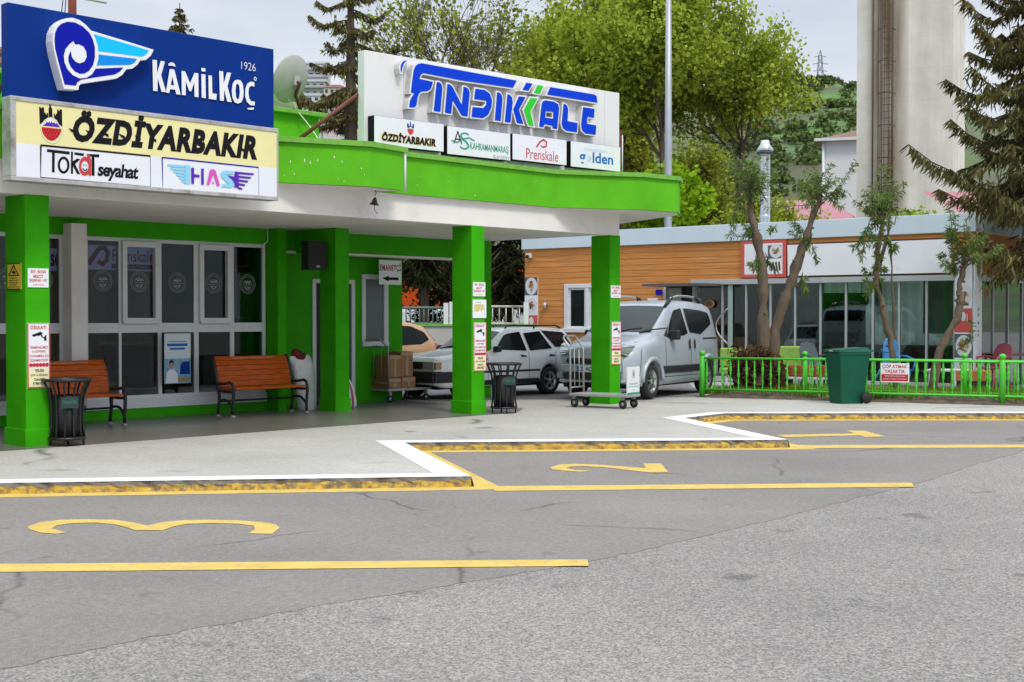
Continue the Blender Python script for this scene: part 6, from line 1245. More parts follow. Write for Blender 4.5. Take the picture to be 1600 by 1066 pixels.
for x in (-.27, .27): mb = MB(); mb.lathe([(0, -.025), (.10, -.025), (.105, 0), (.10, .025), (0, .025)], (x, .22, z0 + .105), m_tyre, 20, (1, 0, 0)); mb.build('wheel', wbn)
# garden furniture
def chair(px, py, rot, m, label, s_=1.0):
    p = gz(px, py, PZ); fr = Frame((p.x, p.y, 0), R(rot)); o = thing('garden_chair', label, 'chair', fr, (0, 0, PZ)); z = PZ + .06
    b = MB(); b.box(-.22, .22, -.22, .22, z + .40, z + .44, m); b.build('seat', o, bevel=.03, seg=3)
    b = MB(); pr = [(-.20, .42), (-.23, .60), (-.22, .78), (-.15, .90), (0, .93), (.15, .90), (.22, .78), (.23, .60), (.20, .42)]; b.prism([(x, h) for x, h in pr], lambda x, h: (x, .22 + (h - .42) * .28, z + h), lambda x, h: (x, .19 + (h - .42) * .28, z + h), m); b.build('backrest', o, bevel=.012)
    for sx_ in (-1, 1):
        b = MB(); b.tube([(sx_ * .25, -.2, z + .42), (sx_ * .26, -.19, z + .64), (sx_ * .26, .05, z + .66), (sx_ * .24, .25, z + .62)], .022, m, 8); b.build('armrest', o)
        for sy in (-1, 1): b = MB(); b.tube([(sx_ * .19, sy * .19, z + .40), (sx_ * .24, sy * .24, z - .055)], .02, m, 8); b.build('leg', o)
    return o
m_bluec = mat('blue_plastic', (.05, .26, .62), .35); m_redc = mat('dusty_red_plastic', (.30, .055, .085), .5); m_limec = mat('lime_cushion', (.25, .42, .08), .8, var=.15, vs=9); m_greyc = mat('grey_plastic', (.10, .13, .14), .5)
ch_ = chair(1390, 614, 35, m_bluec, 'bright blue plastic chair tipped behind the fence beside the bin'); ch_.rotation_euler = (R(14), R(10), R(35)); ch_.location.z += .08
chair(1552, 611, -60, m_redc, 'dusty red plastic chair by the pink table near the restaurant corner'); chair(1276, 607, 25, m_greyc, 'grey plastic chair on the lawn between the oleander and the bin'); 
p = gz(1588, 606, PZ); FT3 = Frame((p.x, p.y, 0), R(-20)); o = thing('garden_table', 'dull pink plastic table beside the red chair', 'table', FT3, (0, 0, PZ)); mb = MB(); mb.box(-.5, .5, -.4, .4, PZ + .70, PZ + .74, mat('dull_pink_plastic', (.42, .13, .17), .5)); mb.build('table_top', o, bevel=.015)
for sx_ in (-1, 1):
    for sy in (-1, 1): mb = MB(); mb.tube([(sx_ * .4, sy * .3, PZ + .70), (sx_ * .43, sy * .33, PZ)], .025, m_frame, 8); mb.build('leg', o)
def lounge(px0, px1, py, label, hb=.55, m=m_limec):
    a, b = gz(px0, py, PZ), gz(px1, py, PZ); d = b - a; fr = Frame((a.x, a.y, 0), math.atan2(d.y, d.x)); Lx = d.length; o = thing('garden_sofa', label, 'sofa', fr, (Lx / 2, 0, PZ)); b_ = MB(); b_.box(0, Lx, 0, .6, PZ + .28, PZ + .42, m); b_.build('seat', o, bevel=.03, seg=3); b_ = MB(); b_.box(.02, Lx - .02, .5, .64, PZ + .43, PZ + .43 + hb, m); b_.build('backrest', o, bevel=.04, seg=3)
    for x in (.06, Lx - .1):
        for y in (.05, .52): b_ = MB(); b_.box(x, x + .05, y, y + .05, PZ + .02, PZ + .279, m_frame); b_.build('leg', o)
lounge(1130, 1168, 606, 'lime green garden seat behind the silver van', .42); lounge(1222, 1262, 606, 'lime green garden seat right of the oleander stump', .46)
a = gz(1226, 612, PZ); fr_ = Frame((a.x, a.y - .0, 0), FF.rz); o = thing('garden_bench', 'low bench with round dark red bolsters behind the fence', 'bench', fr_, (.4, 0, PZ)); mb = MB(); mb.box(0, .85, 0, .4, PZ + .26, PZ + .30, m_frame); mb.build('seat', o); 
for i in range(5): mb = MB(); mb.lathe([(0, 0), (.07, .0), (.085, .04), (.085, .20), (.07, .24), (0, .24)], (.10 + i * .165, .2, PZ + .301), mat('dark_red_bolster', (.26, .05, .02), .8), 14); mb.build('bolster', o)
for x in (.04, .78): mb = MB(); mb.box(x, x + .05, .05, .35, PZ + .02, PZ + .259, m_plast); mb.build('leg', o)
a = gz(1494, 615, PZ); fr_ = Frame((a.x, a.y, 0), FF.rz); mb = MB(); mb.box(0, .62, 0, .4, PZ + .02, PZ + .25, m_plast); mb.box(-.01, .63, -.01, .41, PZ + .252, PZ + .46, mat('orange_crate_wood', (.42, .15, .045), .7, var=.3, vs=6, stretch=(1, 1, 8))); tag(mb.build('wooden_crate', fr=fr_, org=(.3, .2, PZ), bevel=.01), 'orange wooden crate on a dark base below the food picture column', 'crate')
a = gz(1448, 613, PZ); fr_ = Frame((a.x, a.y, 0), FF.rz); o = thing('garden_table', 'low white table behind the fence left of the orange crate', 'table', fr_, (.35, .2, PZ)); mb = MB(); mb.box(0, .8, 0, .45, PZ + .42, PZ + .47, m_frame); mb.build('table_top', o, bevel=.01)
for x in (.03, .72):
    for y in (.03, .37): mb = MB(); mb.box(x, x + .05, y, y + .05, PZ + .02, PZ + .419, m_frame); mb.build('leg', o)
# ---------------------------------------------------------------- trees
m_bark = mat('grey_brown_bark', (.085, .062, .045), .9, var=.4, vs=7, stretch=(1, 1, .25), bump=.8, bs=18)
m_barkl = mat('pale_bark', (.135, .098, .068), .9, var=.35, vs=6, stretch=(1, 1, .3), bump=.7, bs=20, dirt=(.08, .055, .035), ds=2.5, dth=(.5, .66))
m_spring = leafmat('spring_leaf', (.17, .225, .018), (.52, .61, .085), .8, .45)
m_olive = leafmat('olive_leaf', (.13, .165, .018), (.40, .45, .07), .9, .4)
m_lime = leafmat('maple_leaf', (.14, .26, .008), (.40, .60, .03), 1.2, .5)
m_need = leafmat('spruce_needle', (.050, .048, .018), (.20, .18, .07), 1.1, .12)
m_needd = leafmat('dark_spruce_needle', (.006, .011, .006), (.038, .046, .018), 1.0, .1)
m_brown = leafmat('brown_cone', (.05, .022, .010), (.13, .06, .025), 2, .05)
m_olea = leafmat('oleander_leaf', (.045, .085, .020), (.24, .34, .09), 2.5, .25)
def rnd_perp(d, rs):
    v = Vector(rs.normal(size=3)); v -= d * v.dot(d); return v.normalized()
def skeleton(base, dirn, length, rad, depth, rs, mb, tips, mids, spread=.55, up=.12, ratio=.74, nseg=4, nb=(2, 4), mat_=None, wig=.12, minr=.008):
    p = Vector(base); d = Vector(dirn).normalized(); pts = [p.copy()]; rr_ = [rad]; child = []
    for i in range(nseg):
        d = (d + rnd_perp(d, rs) * wig + Vector((0, 0, up * .3))).normalized(); p = p + d * length / nseg; pts.append(p.copy()); rr_.append(max(minr, rad * (1 - .42 * (i + 1) / nseg)))
        if depth > 0 and i >= nseg // 2 - (depth < 3): child.append((p.copy(), d.copy(), rr_[-1]))
    mb.tube(pts, rr_, mat_ or m_bark, 7 if rad > .05 else 5, caps=False)
    if depth <= 1: mids.extend([tuple(q) for q in pts[1:]])
    if depth == 0: tips.append(tuple(p)); return
    for (cp_, cd_, cr_) in child:
        for _ in range(rs.integers(nb[0] - 1, nb[1])):
            dd = (cd_ + rnd_perp(cd_, rs) * spread * (0.7 + .6 * rs.random()) + Vector((0, 0, up))).normalized(); skeleton(cp_, dd, length * ratio * (.8 + .4 * rs.random()), cr_ * .62, depth - 1, rs, mb, tips, mids, spread, up, ratio, nseg, nb, mat_, wig, minr)
    dd = (d + rnd_perp(d, rs) * .2).normalized(); skeleton(p, dd, length * ratio, rr_[-1] * .9, depth - 1, rs, mb, tips, mids, spread, up, ratio, nseg, nb, mat_, wig, minr)
def broadleaf(name, px, Y, label, trunk_h, r0, crown_len, depth, leaf, nleaf, lsize, clump, seed, group=None, lean=(0, 0), cat='tree', spread=.55, up=.15, base_z=0, bark=None, topcut=None, ratio=.74):
    rs = np.random.default_rng(seed); b = gy(px, 500, Y); o = thing(name, label, cat, W0, (b.x, b.y, base_z), group); mb = MB(); tips, mids = [], []
    t = Vector((b.x, b.y, base_z)); top = Vector((b.x + lean[0], b.y + lean[1], base_z + trunk_h)); mb.tube([t, t.lerp(top, .35) + Vector((.05, 0, 0)), t.lerp(top, .7), top], [r0 * 1.25, r0, r0 * .9, r0 * .8], bark or m_bark, 10, caps=False)
    skeleton(top, (lean[0] * .3, lean[1] * .3, 1), crown_len, r0 * .78, depth, rs, mb, tips, mids, spread, up, ratio, mat_=bark)
    mb.build('trunk', o)
    if nleaf:
        lb = MB(); c = np.array(tips + mids); leafcloud(lb, c, clump, nleaf, lsize, leaf, .4, .8, rs); lb.build('crown', o)
    return o
G1 = 'spring trees behind the terminal'
broadleaf('plane_tree', 1078, 46, 'tall spring green tree with a dark leaning trunk behind the grey light pole', 4.6, .20, 3.4, 3, m_spring, 26400, 0.132, .55, 21, G1, (-.6, .3), spread=.75)
broadleaf('plane_tree', 960, 50, 'broad yellow green tree rising behind the white roof sign', 4.8, .22, 3.7, 3, m_spring, 28600, 0.132, .60, 22, G1, (.3, 0), spread=.8)
broadleaf('plane_tree', 1165, 49, 'spring green tree nearest the open sky and the hill', 5.2, .17, 2.6, 3, m_spring, 17600, 0.119, .50, 23, G1, (-.2, 0), spread=.8)
broadleaf('plane_tree', 795, 52, 'half bare tree with small olive leaves above the left end of the white sign', 5.0, .20, 3.9, 3, m_olive, 3300, 0.132, .45, 24, G1, (-.8, 0), spread=.85)
broadleaf('bare_tree', 706, 50, 'leafless thin branched tree above the left half of the white sign', 6.2, .10, 3.2, 3, m_olive, 264, 0.106, .4, 26, None, (-.5, 0), spread=1.0, up=.0)
broadleaf('plane_tree', 880, 56, 'olive tree behind the middle of the white roof sign', 4.6, .2, 3.4, 3, m_olive, 19800, 0.139, .62, 27, G1, (0, 0), spread=.75)
broadleaf('plane_tree', 1020, 58, 'dense olive tree low behind the right end of the white sign', 2.2, .2, 3.0, 3, m_olive, 28600, 0.145, .65, 28, G1, (0, 0), spread=.85)
broadleaf('plane_tree', 1110, 60, 'dense olive green tree below the trunk of the tallest tree', 1.8, .18, 2.6, 3, m_olive, 24200, 0.145, .6, 29, G1, (0, 0), spread=.85)
broadleaf('maple_tree', 1068, 41, 'small bright lime green maple at the canopy corner', 2.2, .08, 1.45, 3, m_lime, 8360, 0.132, .30, 31, None, (0, 0), spread=.75, up=.25)
G2 = 'light green bushes behind the restaurant roof'
broadleaf('bush', 1172, 44, 'feathery light green bush left of the zinc stove pipe', 1.6, .06, 1.5, 3, m_spring, 5720, 0.092, .34, 33, G2, spread=.8, up=.3, cat='bush'); broadleaf('bush', 1232, 46, 'feathery light green bush right of the zinc stove pipe', 1.5, .06, 1.5, 3, m_spring, 5720, 0.092, .36, 34, G2, spread=.8, up=.3, cat='bush')
broadleaf('bush', 1428, 45, 'bright lime bush topping the restaurant roof below the tower', 2.6, .06, .95, 3, m_lime, 3960, 0.119, .3, 35, None, spread=.9, up=.2, cat='bush')
broadleaf('bush', 1335, 47, 'dull olive bush at the foot of the tower', 2.0, .06, 1.1, 3, m_olive, 3300, 0.106, .35, 36, None, spread=.8, up=.2, cat='bush')
def spruce(px, Y, H, Rb, label, seed, nwh, z_lo, m=m_need, group='dark spruces', droop=.55, dens=1.0, base_z=0.0, cones=0, per=6, px_off=0):
    rs = np.random.default_rng(seed); b = gy(px, 500, Y); bx, by = b.x, b.y; o = thing('spruce_tree', label, 'tree', W0, (bx, by, base_z), group)
    mb = MB(); mb.tube([(bx, by, base_z), (bx, by, base_z + H * .5), (bx, by, base_z + H)], [.02 * H + .05, .012 * H + .03, .015], m_bark, 9, caps=False); lb = MB(); V_, F_, C_ = [], [], []; cv, cf = [], []
    for i in range(nwh):
        for j in range(per):
            t = min(1.0, max(0.0, (i + rs.uniform(-.55, .55)) / (nwh - 1))); z = z_lo + (H - .25 - z_lo) * t; R_ = Rb * (1 - t) ** .8 * (.62 + .5 * rs.random()) + .12; drp = droop * rs.uniform(.6, 1.5)
            a = 2 * math.pi * (j + rs.random() * .8) / per + i * 1.3; ca, sa = math.cos(a), math.sin(a); L_ = R_ * (.75 + .45 * rs.random()); pts = []
            for k in range(7):
                u = k / 6; pts.append(Vector((bx + ca * L_ * u, by + sa * L_ * u, base_z + z + .12 * L_ * u - drp * L_ * (u ** 1.3) * .85 + 2.2 * drp * L_ * max(0, u - .62) ** 1.3)))
            if any(-8 < q_.x < .25 and -.2 < q_.y < 7 and q_.z < RT + .05 for q_ in map(FR.l, pts)): continue      # no branch grows through the restaurant
            mb.tube(pts, [.03 * (1 - .8 * k / 6) * (.5 + R_ / Rb) + .004 for k in range(7)], m_bark, 4, caps=False)
            ns = int((22 + 46 * L_) * dens)
            for _ in range(ns):
                u = rs.random() ** .8; k = min(5, int(u * 6)); p = pts[k].lerp(pts[k + 1], u * 6 - k); side = rs.normal() * .16 * L_ * (1.05 - u) ** .5; p = p + Vector((-sa * side, ca * side, -abs(side) * .25)); hang = (.10 + .26 * rs.random()) * (.5 + .3 * L_ * (1 - .5 * u)); w_ = .012 + .016 * rs.random()
                dv = Vector((ca * .3 + rs.normal() * .3, sa * .3 + rs.normal() * .3, -1 + rs.random() * .8)).normalized() * hang; pv = rnd_perp(dv.normalized(), rs) * w_; q = len(V_)
                V_ += [tuple(p - pv * .6), tuple(p + dv * .5 - pv), tuple(p + dv), tuple(p + dv * .5 + pv), tuple(p + pv * .6)]; F_.append((q, q + 1, q + 2, q + 3, q + 4))
            if cones and t > .35:
                for _ in range(rs.poisson(cones)):
                    u = .5 + .5 * rs.random(); k = min(5, int(u * 6)); p = pts[k].lerp(pts[k + 1], u * 6 - k); q = len(cv)
                    for s_ in range(4): aa = s_ * 1.57; cv.append((p.x + .03 * math.cos(aa), p.y + .03 * math.sin(aa), p.z - .06))
                    cv += [(p.x, p.y, p.z + .01), (p.x, p.y, p.z - .2)]; cf += [(q + s_, q + (s_ + 1) % 4, q + 4) for s_ in range(4)] + [(q + (s_ + 1) % 4, q + s_, q + 5) for s_ in range(4)]
    mb.build('trunk', o); lb.add(V_, F_, m)
    if cv: lb.add(cv, cf, m_brown)
    lb.build('crown', o); return o
spruce(549, 42, 14.6, 2.7, 'gappy spruce with drooping branches left of the white roof sign', 41, 15, 4.0, m_need, cones=1.2, per=5, droop=.62, dens=3.2)
spruce(283, 52, 13.75, 2.6, 'small spruce tip peeping over the blue roof sign', 42, 44, 4.5, m_need, dens=.8, droop=.2)
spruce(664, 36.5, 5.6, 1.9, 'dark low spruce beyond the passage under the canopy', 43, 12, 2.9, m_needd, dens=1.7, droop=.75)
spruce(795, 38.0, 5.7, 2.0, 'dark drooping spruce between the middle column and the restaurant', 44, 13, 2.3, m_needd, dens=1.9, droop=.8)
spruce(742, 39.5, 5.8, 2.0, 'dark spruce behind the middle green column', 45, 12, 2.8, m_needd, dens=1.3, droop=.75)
spruce(1646, 28.4, 13.5, 2.9, 'big cone laden spruce at the right edge over the restaurant', 46, 30, 3.2, m_need, cones=1.4, per=7, droop=.66, dens=2.7)
# dark hedge seen over the canopy between the two roof signs
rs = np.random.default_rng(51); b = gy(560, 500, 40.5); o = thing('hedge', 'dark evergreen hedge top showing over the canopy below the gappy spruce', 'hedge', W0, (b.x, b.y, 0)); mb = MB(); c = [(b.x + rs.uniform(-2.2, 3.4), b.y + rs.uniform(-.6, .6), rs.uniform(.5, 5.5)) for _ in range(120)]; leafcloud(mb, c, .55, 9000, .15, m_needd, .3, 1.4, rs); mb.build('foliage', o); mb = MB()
for x in (-1.5, .2, 1.9): mb.tube([(b.x + x, b.y, 0), (b.x + x, b.y, 4.6)], .08, m_bark, 6)
mb.build('stem', o)
# oleanders in the garden: lopped trunks with leafy shoots
def oleander(label, trunks, Y, shoots, seed, stump=None):
    rs = np.random.default_rng(seed); b = gy(trunks[0][0][0], trunks[0][0][1], Y); z0 = PZ + .05; o = thing('oleander', label, 'tree', W0, (b.x, b.y, z0), 'pruned oleanders in the garden'); mb = MB()
    for tr in trunks:
        pts = [gy(x, y, Y) for x, y, r in tr]; rr_ = [r for x, y, r in tr]; pts[0].z = z0 - .02 if tr[0][1] > 530 else pts[0].z; P2, R2 = [], []
        for i in range(len(pts) - 1):
            for k in range(4): P2.append(pts[i].lerp(pts[i + 1], k / 4) + Vector(rs.normal(size=3)) * .012); R2.append((rr_[i] + (rr_[i + 1] - rr_[i]) * k / 4) * (1 + .16 * rs.normal()))
        P2.append(pts[-1]); R2.append(rr_[-1]); mb.tube(P2, R2, m_barkl, 10)
        for _ in range(5 if tr[0][2] > .04 else 0):
            k = rs.integers(2, len(P2) - 1); d = rnd_perp((P2[k] - P2[k - 1]).normalized(), rs); mb.tube([P2[k], P2[k] + d * (R2[k] + .04)], [.03, .02], m_barkl, 6)
    lb = MB(); V_, F_ = [], []
    for (x, y, dx, dy, n, spread_) in shoots:
        p0 = gy(x, y, Y)
        for _ in range(n):
            s0 = p0 + Vector(rs.normal(size=3)) * .09 * spread_; e = gy(x + dx + rs.normal() * 15 * spread_, y + dy + rs.normal() * 14, Y + rs.normal() * .28 * spread_); mid = s0.lerp(e, .5) + Vector(rs.normal(size=3)) * .04; mb.tube([s0, mid, e], [.011, .008, .004], m_barkl, 4, caps=False)
            for k in range(44):
                u = .15 + .85 * rs.random(); p = s0.lerp(mid, u * 2) if u < .5 else mid.lerp(e, u * 2 - 1); ax_ = (e - s0).normalized(); d = (rnd_perp(ax_, rs) * .8 + ax_ * .5 + Vector((0, 0, rs.uniform(-.75, .25)))).normalized(); ll = .085 + .06 * rs.random(); wv = rnd_perp(d, rs) * .0125; q = len(V_); V_ += [tuple(p), tuple(p + d * ll * .45 + wv), tuple(p + d * ll + Vector((0, 0, -.02))), tuple(p + d * ll * .45 - wv)]; F_.append((q, q + 1, q + 2, q + 3))
    mb.build('trunk', o); lb.add(V_, F_, m_olea); lb.build('crown', o)
    if stump:
        sb = MB(); c = gy(*stump[:2], Y); n = 26; vs = []
        for k, (h, r) in enumerate([(-.0, .42), (.2, .50), (.45, .48), (.62, .40), (.78, .30), (.9, .14), (.95, .02)]):
            for i in range(n): a = 2 * math.pi * i / n; w_ = r * (1 + .22 * rs.normal()); vs.append((c.x + w_ * math.cos(a), c.y + w_ * .7 * math.sin(a), z0 + h * .92 + .04 * rs.normal()))
        sb.add(vs, [(k * n + i, k * n + (i + 1) % n, (k + 1) * n + (i + 1) % n, (k + 1) * n + i) for k in range(6) for i in range(n)], mat('dead_root_mass', (.075, .042, .026), .95, var=.6, vs=14, bump=1, bs=40)); cen = [(c.x + rs.normal() * .22, c.y - .2 + rs.normal() * .12, z0 + rs.uniform(.05, .8)) for _ in range(60)]; leafcloud(sb, cen, .2, 2600, .13, leafmat('dead_twig', (.04, .022, .012), (.17, .10, .055), 4, .05), .1, 4, rs); sb.build('stump', o)
oleander('forked oleander rising from a brown root stump beside the van', [[(1196, 560, .16), (1192, 500, .105), (1193, 455, .10), (1189, 410, .085), (1182, 370, .075), (1173, 335, .06), (1170, 300, .045)], [(1202, 560, .13), (1212, 515, .095), (1229, 462, .11), (1243, 420, .10), (1257, 375, .085), (1271, 335, .06), (1283, 305, .04)], [(1246, 410, .05), (1262, 370, .035), (1268, 340, .02)]], 26.6,
         [(1170, 300, -12, -55, 10, 1.5), (1175, 330, -12, -42, 9, 1.3), (1180, 360, -14, 12, 7, 1.0), (1172, 310, 22, -48, 8, 1.3), (1186, 395, 4, 26, 5, .7), (1283, 305, 2, -48, 9, 1.4), (1275, 325, -22, -38, 7, 1.2), (1283, 310, 20, -16, 6, 1.1), (1262, 365, 8, 32, 4, .6), (1258, 372, -26, -18, 3, .6), (1252, 440, 2, 8, 3, .6), (1160, 320, -6, 30, 4, .7)], 61, (1182, 600))
oleander('slender oleander in front of the white banner', [[(1400, 575, .065), (1392, 540, .062), (1381, 490, .058), (1370, 448, .058), (1368, 425, .06), (1374, 385, .045), (1378, 352, .04), (1380, 330, .03)], [(1370, 430, .035), (1384, 380, .025), (1392, 355, .018)]], 26.4,
         [(1376, 350, -22, -40, 10, 1.5), (1380, 335, 4, -60, 9, 1.4), (1372, 345, 26, -34, 8, 1.3), (1370, 360, -22, 26, 7, 1.1), (1372, 420, -6, -20, 6, .8), (1368, 440, 0, 10, 5, .6), (1384, 372, 8, 22, 4, .6)], 62)
oleander('bent oleander in front of the food picture column', [[(1455, 575, .085), (1468, 545, .075), (1484, 520, .068), (1497, 495, .065), (1500, 470, .07), (1499, 450, .06), (1504, 425, .055), (1509, 402, .06)], [(1499, 478, .05), (1508, 472, .045)]], 26.0,
         [(1507, 405, 16, -24, 8, 1.3), (1510, 408, 42, -16, 6, 1.0), (1504, 410, -14, -52, 8, .8), (1490, 380, -4, -48, 5, .5), (1494, 420, -10, -12, 6, .7), (1500, 545, 14, -16, 2, .6)], 63)
oleander('thin leafy oleander shoots above the restaurant roof edge', [[(1402, 568, .03), (1396, 470, .025), (1391, 400, .02), (1388, 340, .016)]], 27.5, [(1388, 340, 0, -40, 5, 1.0)], 64)

# ---------------------------------------------------------------- far hillside, town, pylon
RY = 390.0
ridge = [(-700, 100), (0, 101), (200, 112), (430, 128), (520, 140), (600, 168), (700, 190), (900, 165), (1050, 150), (1150, 141), (1190, 137), (1235, 134), (1290, 148), (1338, 168), (1500, 215), (1700, 240), (2400, 260)]
def ridge_z(px, Y=RY): return 1.62 + (496.5 - float(np.interp(px, [p[0] for p in ridge], [p[1] for p in ridge]))) * Y / FPX
rs = np.random.default_rng(71); NX, NY = 150, 60; xs_ = np.linspace(-330, 330, NX); ys_ = np.linspace(95, 470, NY); VS = []
hn = rs.normal(size=(20, 20))
def hill_z(x, y):
    t = min(1.0, max(0.0, (y - 95) / (RY - 95))); s_ = t * t * (3 - 2 * t) * .55 + t * .45; z = ridge_z(800 + x / RY * FPX) * s_
    if y > RY: z *= 1 - .4 * (y - RY) / 80
    return z + (math.sin(x * .11) * math.sin(y * .07 + x * .03) * 1.6 + math.sin(x * .31 + y * .2) * .6) * t * (1 - t) * 2.5
for y in ys_:
    for x in xs_: VS.append((x, y, hill_z(x, y) - .2))
m_hill = mat('hill_green', (.085, .19, .035), .95, var=.4, vs=.05, dirt=(.085, .085, .045), ds=.018, dth=(.42, .55))
m_hill.node_tree.nodes  # procedural patches of scrub and bare earth
mb = MB(); mb.add(VS, [(j * NX + i, j * NX + i + 1, (j + 1) * NX + i + 1, (j + 1) * NX + i) for j in range(NY - 1) for i in range(NX - 1)], m_hill, True); tag(mb.build('hill'), kind='structure')
m_scrub = leafmat('scrub_leaf', (.045, .060, .028), (.14, .19, .06), .06, .2); m_scrubg = leafmat('bright_scrub_leaf', (.07, .13, .02), (.18, .28, .05), .06, .2)
mb = MB(); c = []; c2_ = []
for _ in range(520):
    y = rs.uniform(150, RY + 5); px = rs.uniform(1100, 1420) if rs.random() < .75 else rs.uniform(-100, 700); x = (px - 800) / FPX * y
    t = (y - 150) / (RY - 150)
    if t > .80 and rs.random() < .8:
        c2_.append((x, y, hill_z(x, y) + .1)); continue
    if .58 < t < .72 and 1235 < px < 1345 and rs.random() < .85: continue
    c.append((x, y, hill_z(x, y) + rs.uniform(.0, 1.0)))
leafcloud(mb, c, 2.2, 24000, .7, m_scrub, .5, .8, rs, .55); leafcloud(mb, c2_, 2.0, 4000, .6, m_scrubg, .5, .8, rs, .2); tag(mb.build('scrub'), 'dark green scrub covering the distant hillside', 'scrub', kind='stuff')
def twig_tree(px, py_top, Y, label, seed, w_=2.2):
    rs_ = np.random.default_rng(seed); x = (px - 800) / FPX * Y; zb_ = hill_z(x, Y) - .3; top = gy(px, py_top, Y).z; h = top - zb_; m = MB(); tips, mids = [], []
    skeleton((x, Y, zb_), (0, 0, 1), h * .42, .22, 3, rs_, m, tips, mids, .6, .25, .68, 3, (2, 4), mat('far_twig', (.13, .10, .095), .9), .1, .085); tag(m.build('bare_tree', org=(x, Y, zb_)), label, 'tree', 'leafless trees on the far ridge')
for i, (px, py) in enumerate([(1226, 112), (1240, 108), (1252, 114), (1266, 122), (1292, 120), (1303, 122), (1312, 124), (1322, 140)]):
    twig_tree(px, py, 384 + i % 3, ['leafless tree at the left end of the far ridge', 'tallest leafless tree left of the pylon', 'leafless tree between ridge gap and pylon', 'small leafless tree touching the pylon on its left', 'leafless tree touching the pylon on its right', 'round leafless tree right of the pylon', 'leafless tree second from the tower on the ridge', 'low leafless tree on the ridge beside the tower'][i], 80 + i)
# pylon
Yp = 392; xp = (1280 - 800) / FPX * Yp; zb_ = hill_z(xp, Yp) - .5; zt_ = gy(1280, 78, Yp).z; H_ = zt_ - zb_; mb = MB(); mg = mat('pylon_steel', (.26, .28, .30), .6, .3)
lv = [(0, 1.7), (.25, 1.2), (.5, .75), (.7, .55), (.85, .45), (1, .06)]
for sx_ in (-1, 1):
    for sy in (-1, 1): mb.tube([(xp + sx_ * w_, Yp + sy * w_, zb_ + H_ * t) for t, w_ in lv], .12, mg, 4)
for (t0, w0_), (t1_, w1_) in zip(lv[:-1], lv[1:]):
    for sy in (-1, 1):
        mb.tube([(xp - w0_, Yp + sy * w0_, zb_ + H_ * t0), (xp + w1_, Yp + sy * w1_, zb_ + H_ * t1_)], .06, mg, 4); mb.tube([(xp + w0_, Yp + sy * w0_, zb_ + H_ * t0), (xp - w1_, Yp + sy * w1_, zb_ + H_ * t1_)], .06, mg, 4)
for t, w_ in ((.55, 2.0), (.70, 2.2), (.85, 1.8)): mb.tube([(xp - w_, Yp, zb_ + H_ * t), (xp, Yp, zb_ + H_ * (t + .03)), (xp + w_, Yp, zb_ + H_ * t)], .12, mg, 4)
tag(mb.build('power_pylon', org=(xp, Yp, zb_)), 'grey lattice power pylon on the far hill', 'pylon')
# town on the left hillside
m_win = mat('far_window', (.05, .06, .08), .2); m_rooft = mat('far_roof_tile', (.22, .075, .04), .8, var=.2, vs=.5)
def house(px0, px1, py_t, py_b, Y, label, wall_c, floors, cols, roof=False, rot=0.0, name='apartment_block', band=None):
    a, b = gy(px0, py_b, Y), gy(px1, py_b, Y); h = gy(px0, py_t, Y).z - a.z; wd = b.x - a.x; fr = Frame((a.x, Y, 0), rot); zb_ = a.z; dp = wd * .8; o = thing(name, label, 'building', fr, (wd / 2, 0, zb_), 'blocks of flats on the far hillside')
    mw = mat('far_wall_%.2f_%.2f_%.2f' % wall_c, wall_c, .85, var=.06, vs=.2); mb = MB(); mb.box(0, wd, 0, dp, zb_ - 6, zb_ + h, mw); mb.build('wall', o)
    mb = MB(); e = wd * .04
    if roof: mb.add([(-e, -e, zb_ + h), (wd + e, -e, zb_ + h), (wd + e, dp + e, zb_ + h), (-e, dp + e, zb_ + h), (wd * .3, dp / 2, zb_ + h + wd * .2), (wd * .7, dp / 2, zb_ + h + wd * .2)], [(0, 1, 5, 4), (1, 2, 5), (2, 3, 4, 5), (3, 0, 4)], m_rooft)
    else: mb.box(-e, wd + e, -e, dp + e, zb_ + h + .01, zb_ + h + .5, mw)
    mb.build('roof', o)
    for f_ in range(floors):
        for c_ in range(cols):
            x0_ = wd * (c_ + .25) / cols; x1_ = wd * (c_ + .75) / cols; z0_ = zb_ + h * (f_ + .3) / floors; z1_ = zb_ + h * (f_ + .75) / floors; mb = MB(); mb.box(x0_, x1_, -.06, .02, z0_, z1_, m_win); mb.build('window', o)
        if band: mb = MB(); mb.box(-.3, wd + .3, -1.0, -.07, zb_ + h * f_ / floors + .3, zb_ + h * f_ / floors + .9, mat('far_balcony', (.36, .36, .37), .8)); mb.build('balcony', o)
    return o
WH, PK, CR = (.52, .53, .55), (.45, .33, .30), (.50, .46, .40)
house(470, 512, 100, 135, 330, 'white far block with brown panels at the top left of the skyline', WH, 3, 4, band=True); house(432, 508, 128, 152, 320, 'long white far block with dark balconies beside the satellite dish', WH, 2, 7, band=True); house(506, 540, 137, 160, 315, 'pale far block with a low tiled roof right of the long white one', CR, 2, 4, True)
house(433, 466, 158, 185, 300, 'pinkish far block under the satellite dish', PK, 2, 4); house(468, 500, 150, 180, 290, 'pale far block behind the dish mount', WH, 3, 3); house(505, 535, 168, 192, 280, 'pale far block left of the gappy spruce trunk', CR, 2, 3, True); house(560, 600, 172, 200, 285, 'white far block right of the gappy spruce trunk', WH, 2, 4)
house(470, 500, 184, 214, 240, 'white far house just above the green parapet', WH, 2, 3); house(505, 540, 190, 222, 230, 'pink walled far house behind the spruce foot', PK, 2, 3, True); house(-30, 10, 78, 110, 330, 'brick coloured far house at the left edge of the skyline', (.40, .20, .13), 2, 3, True)
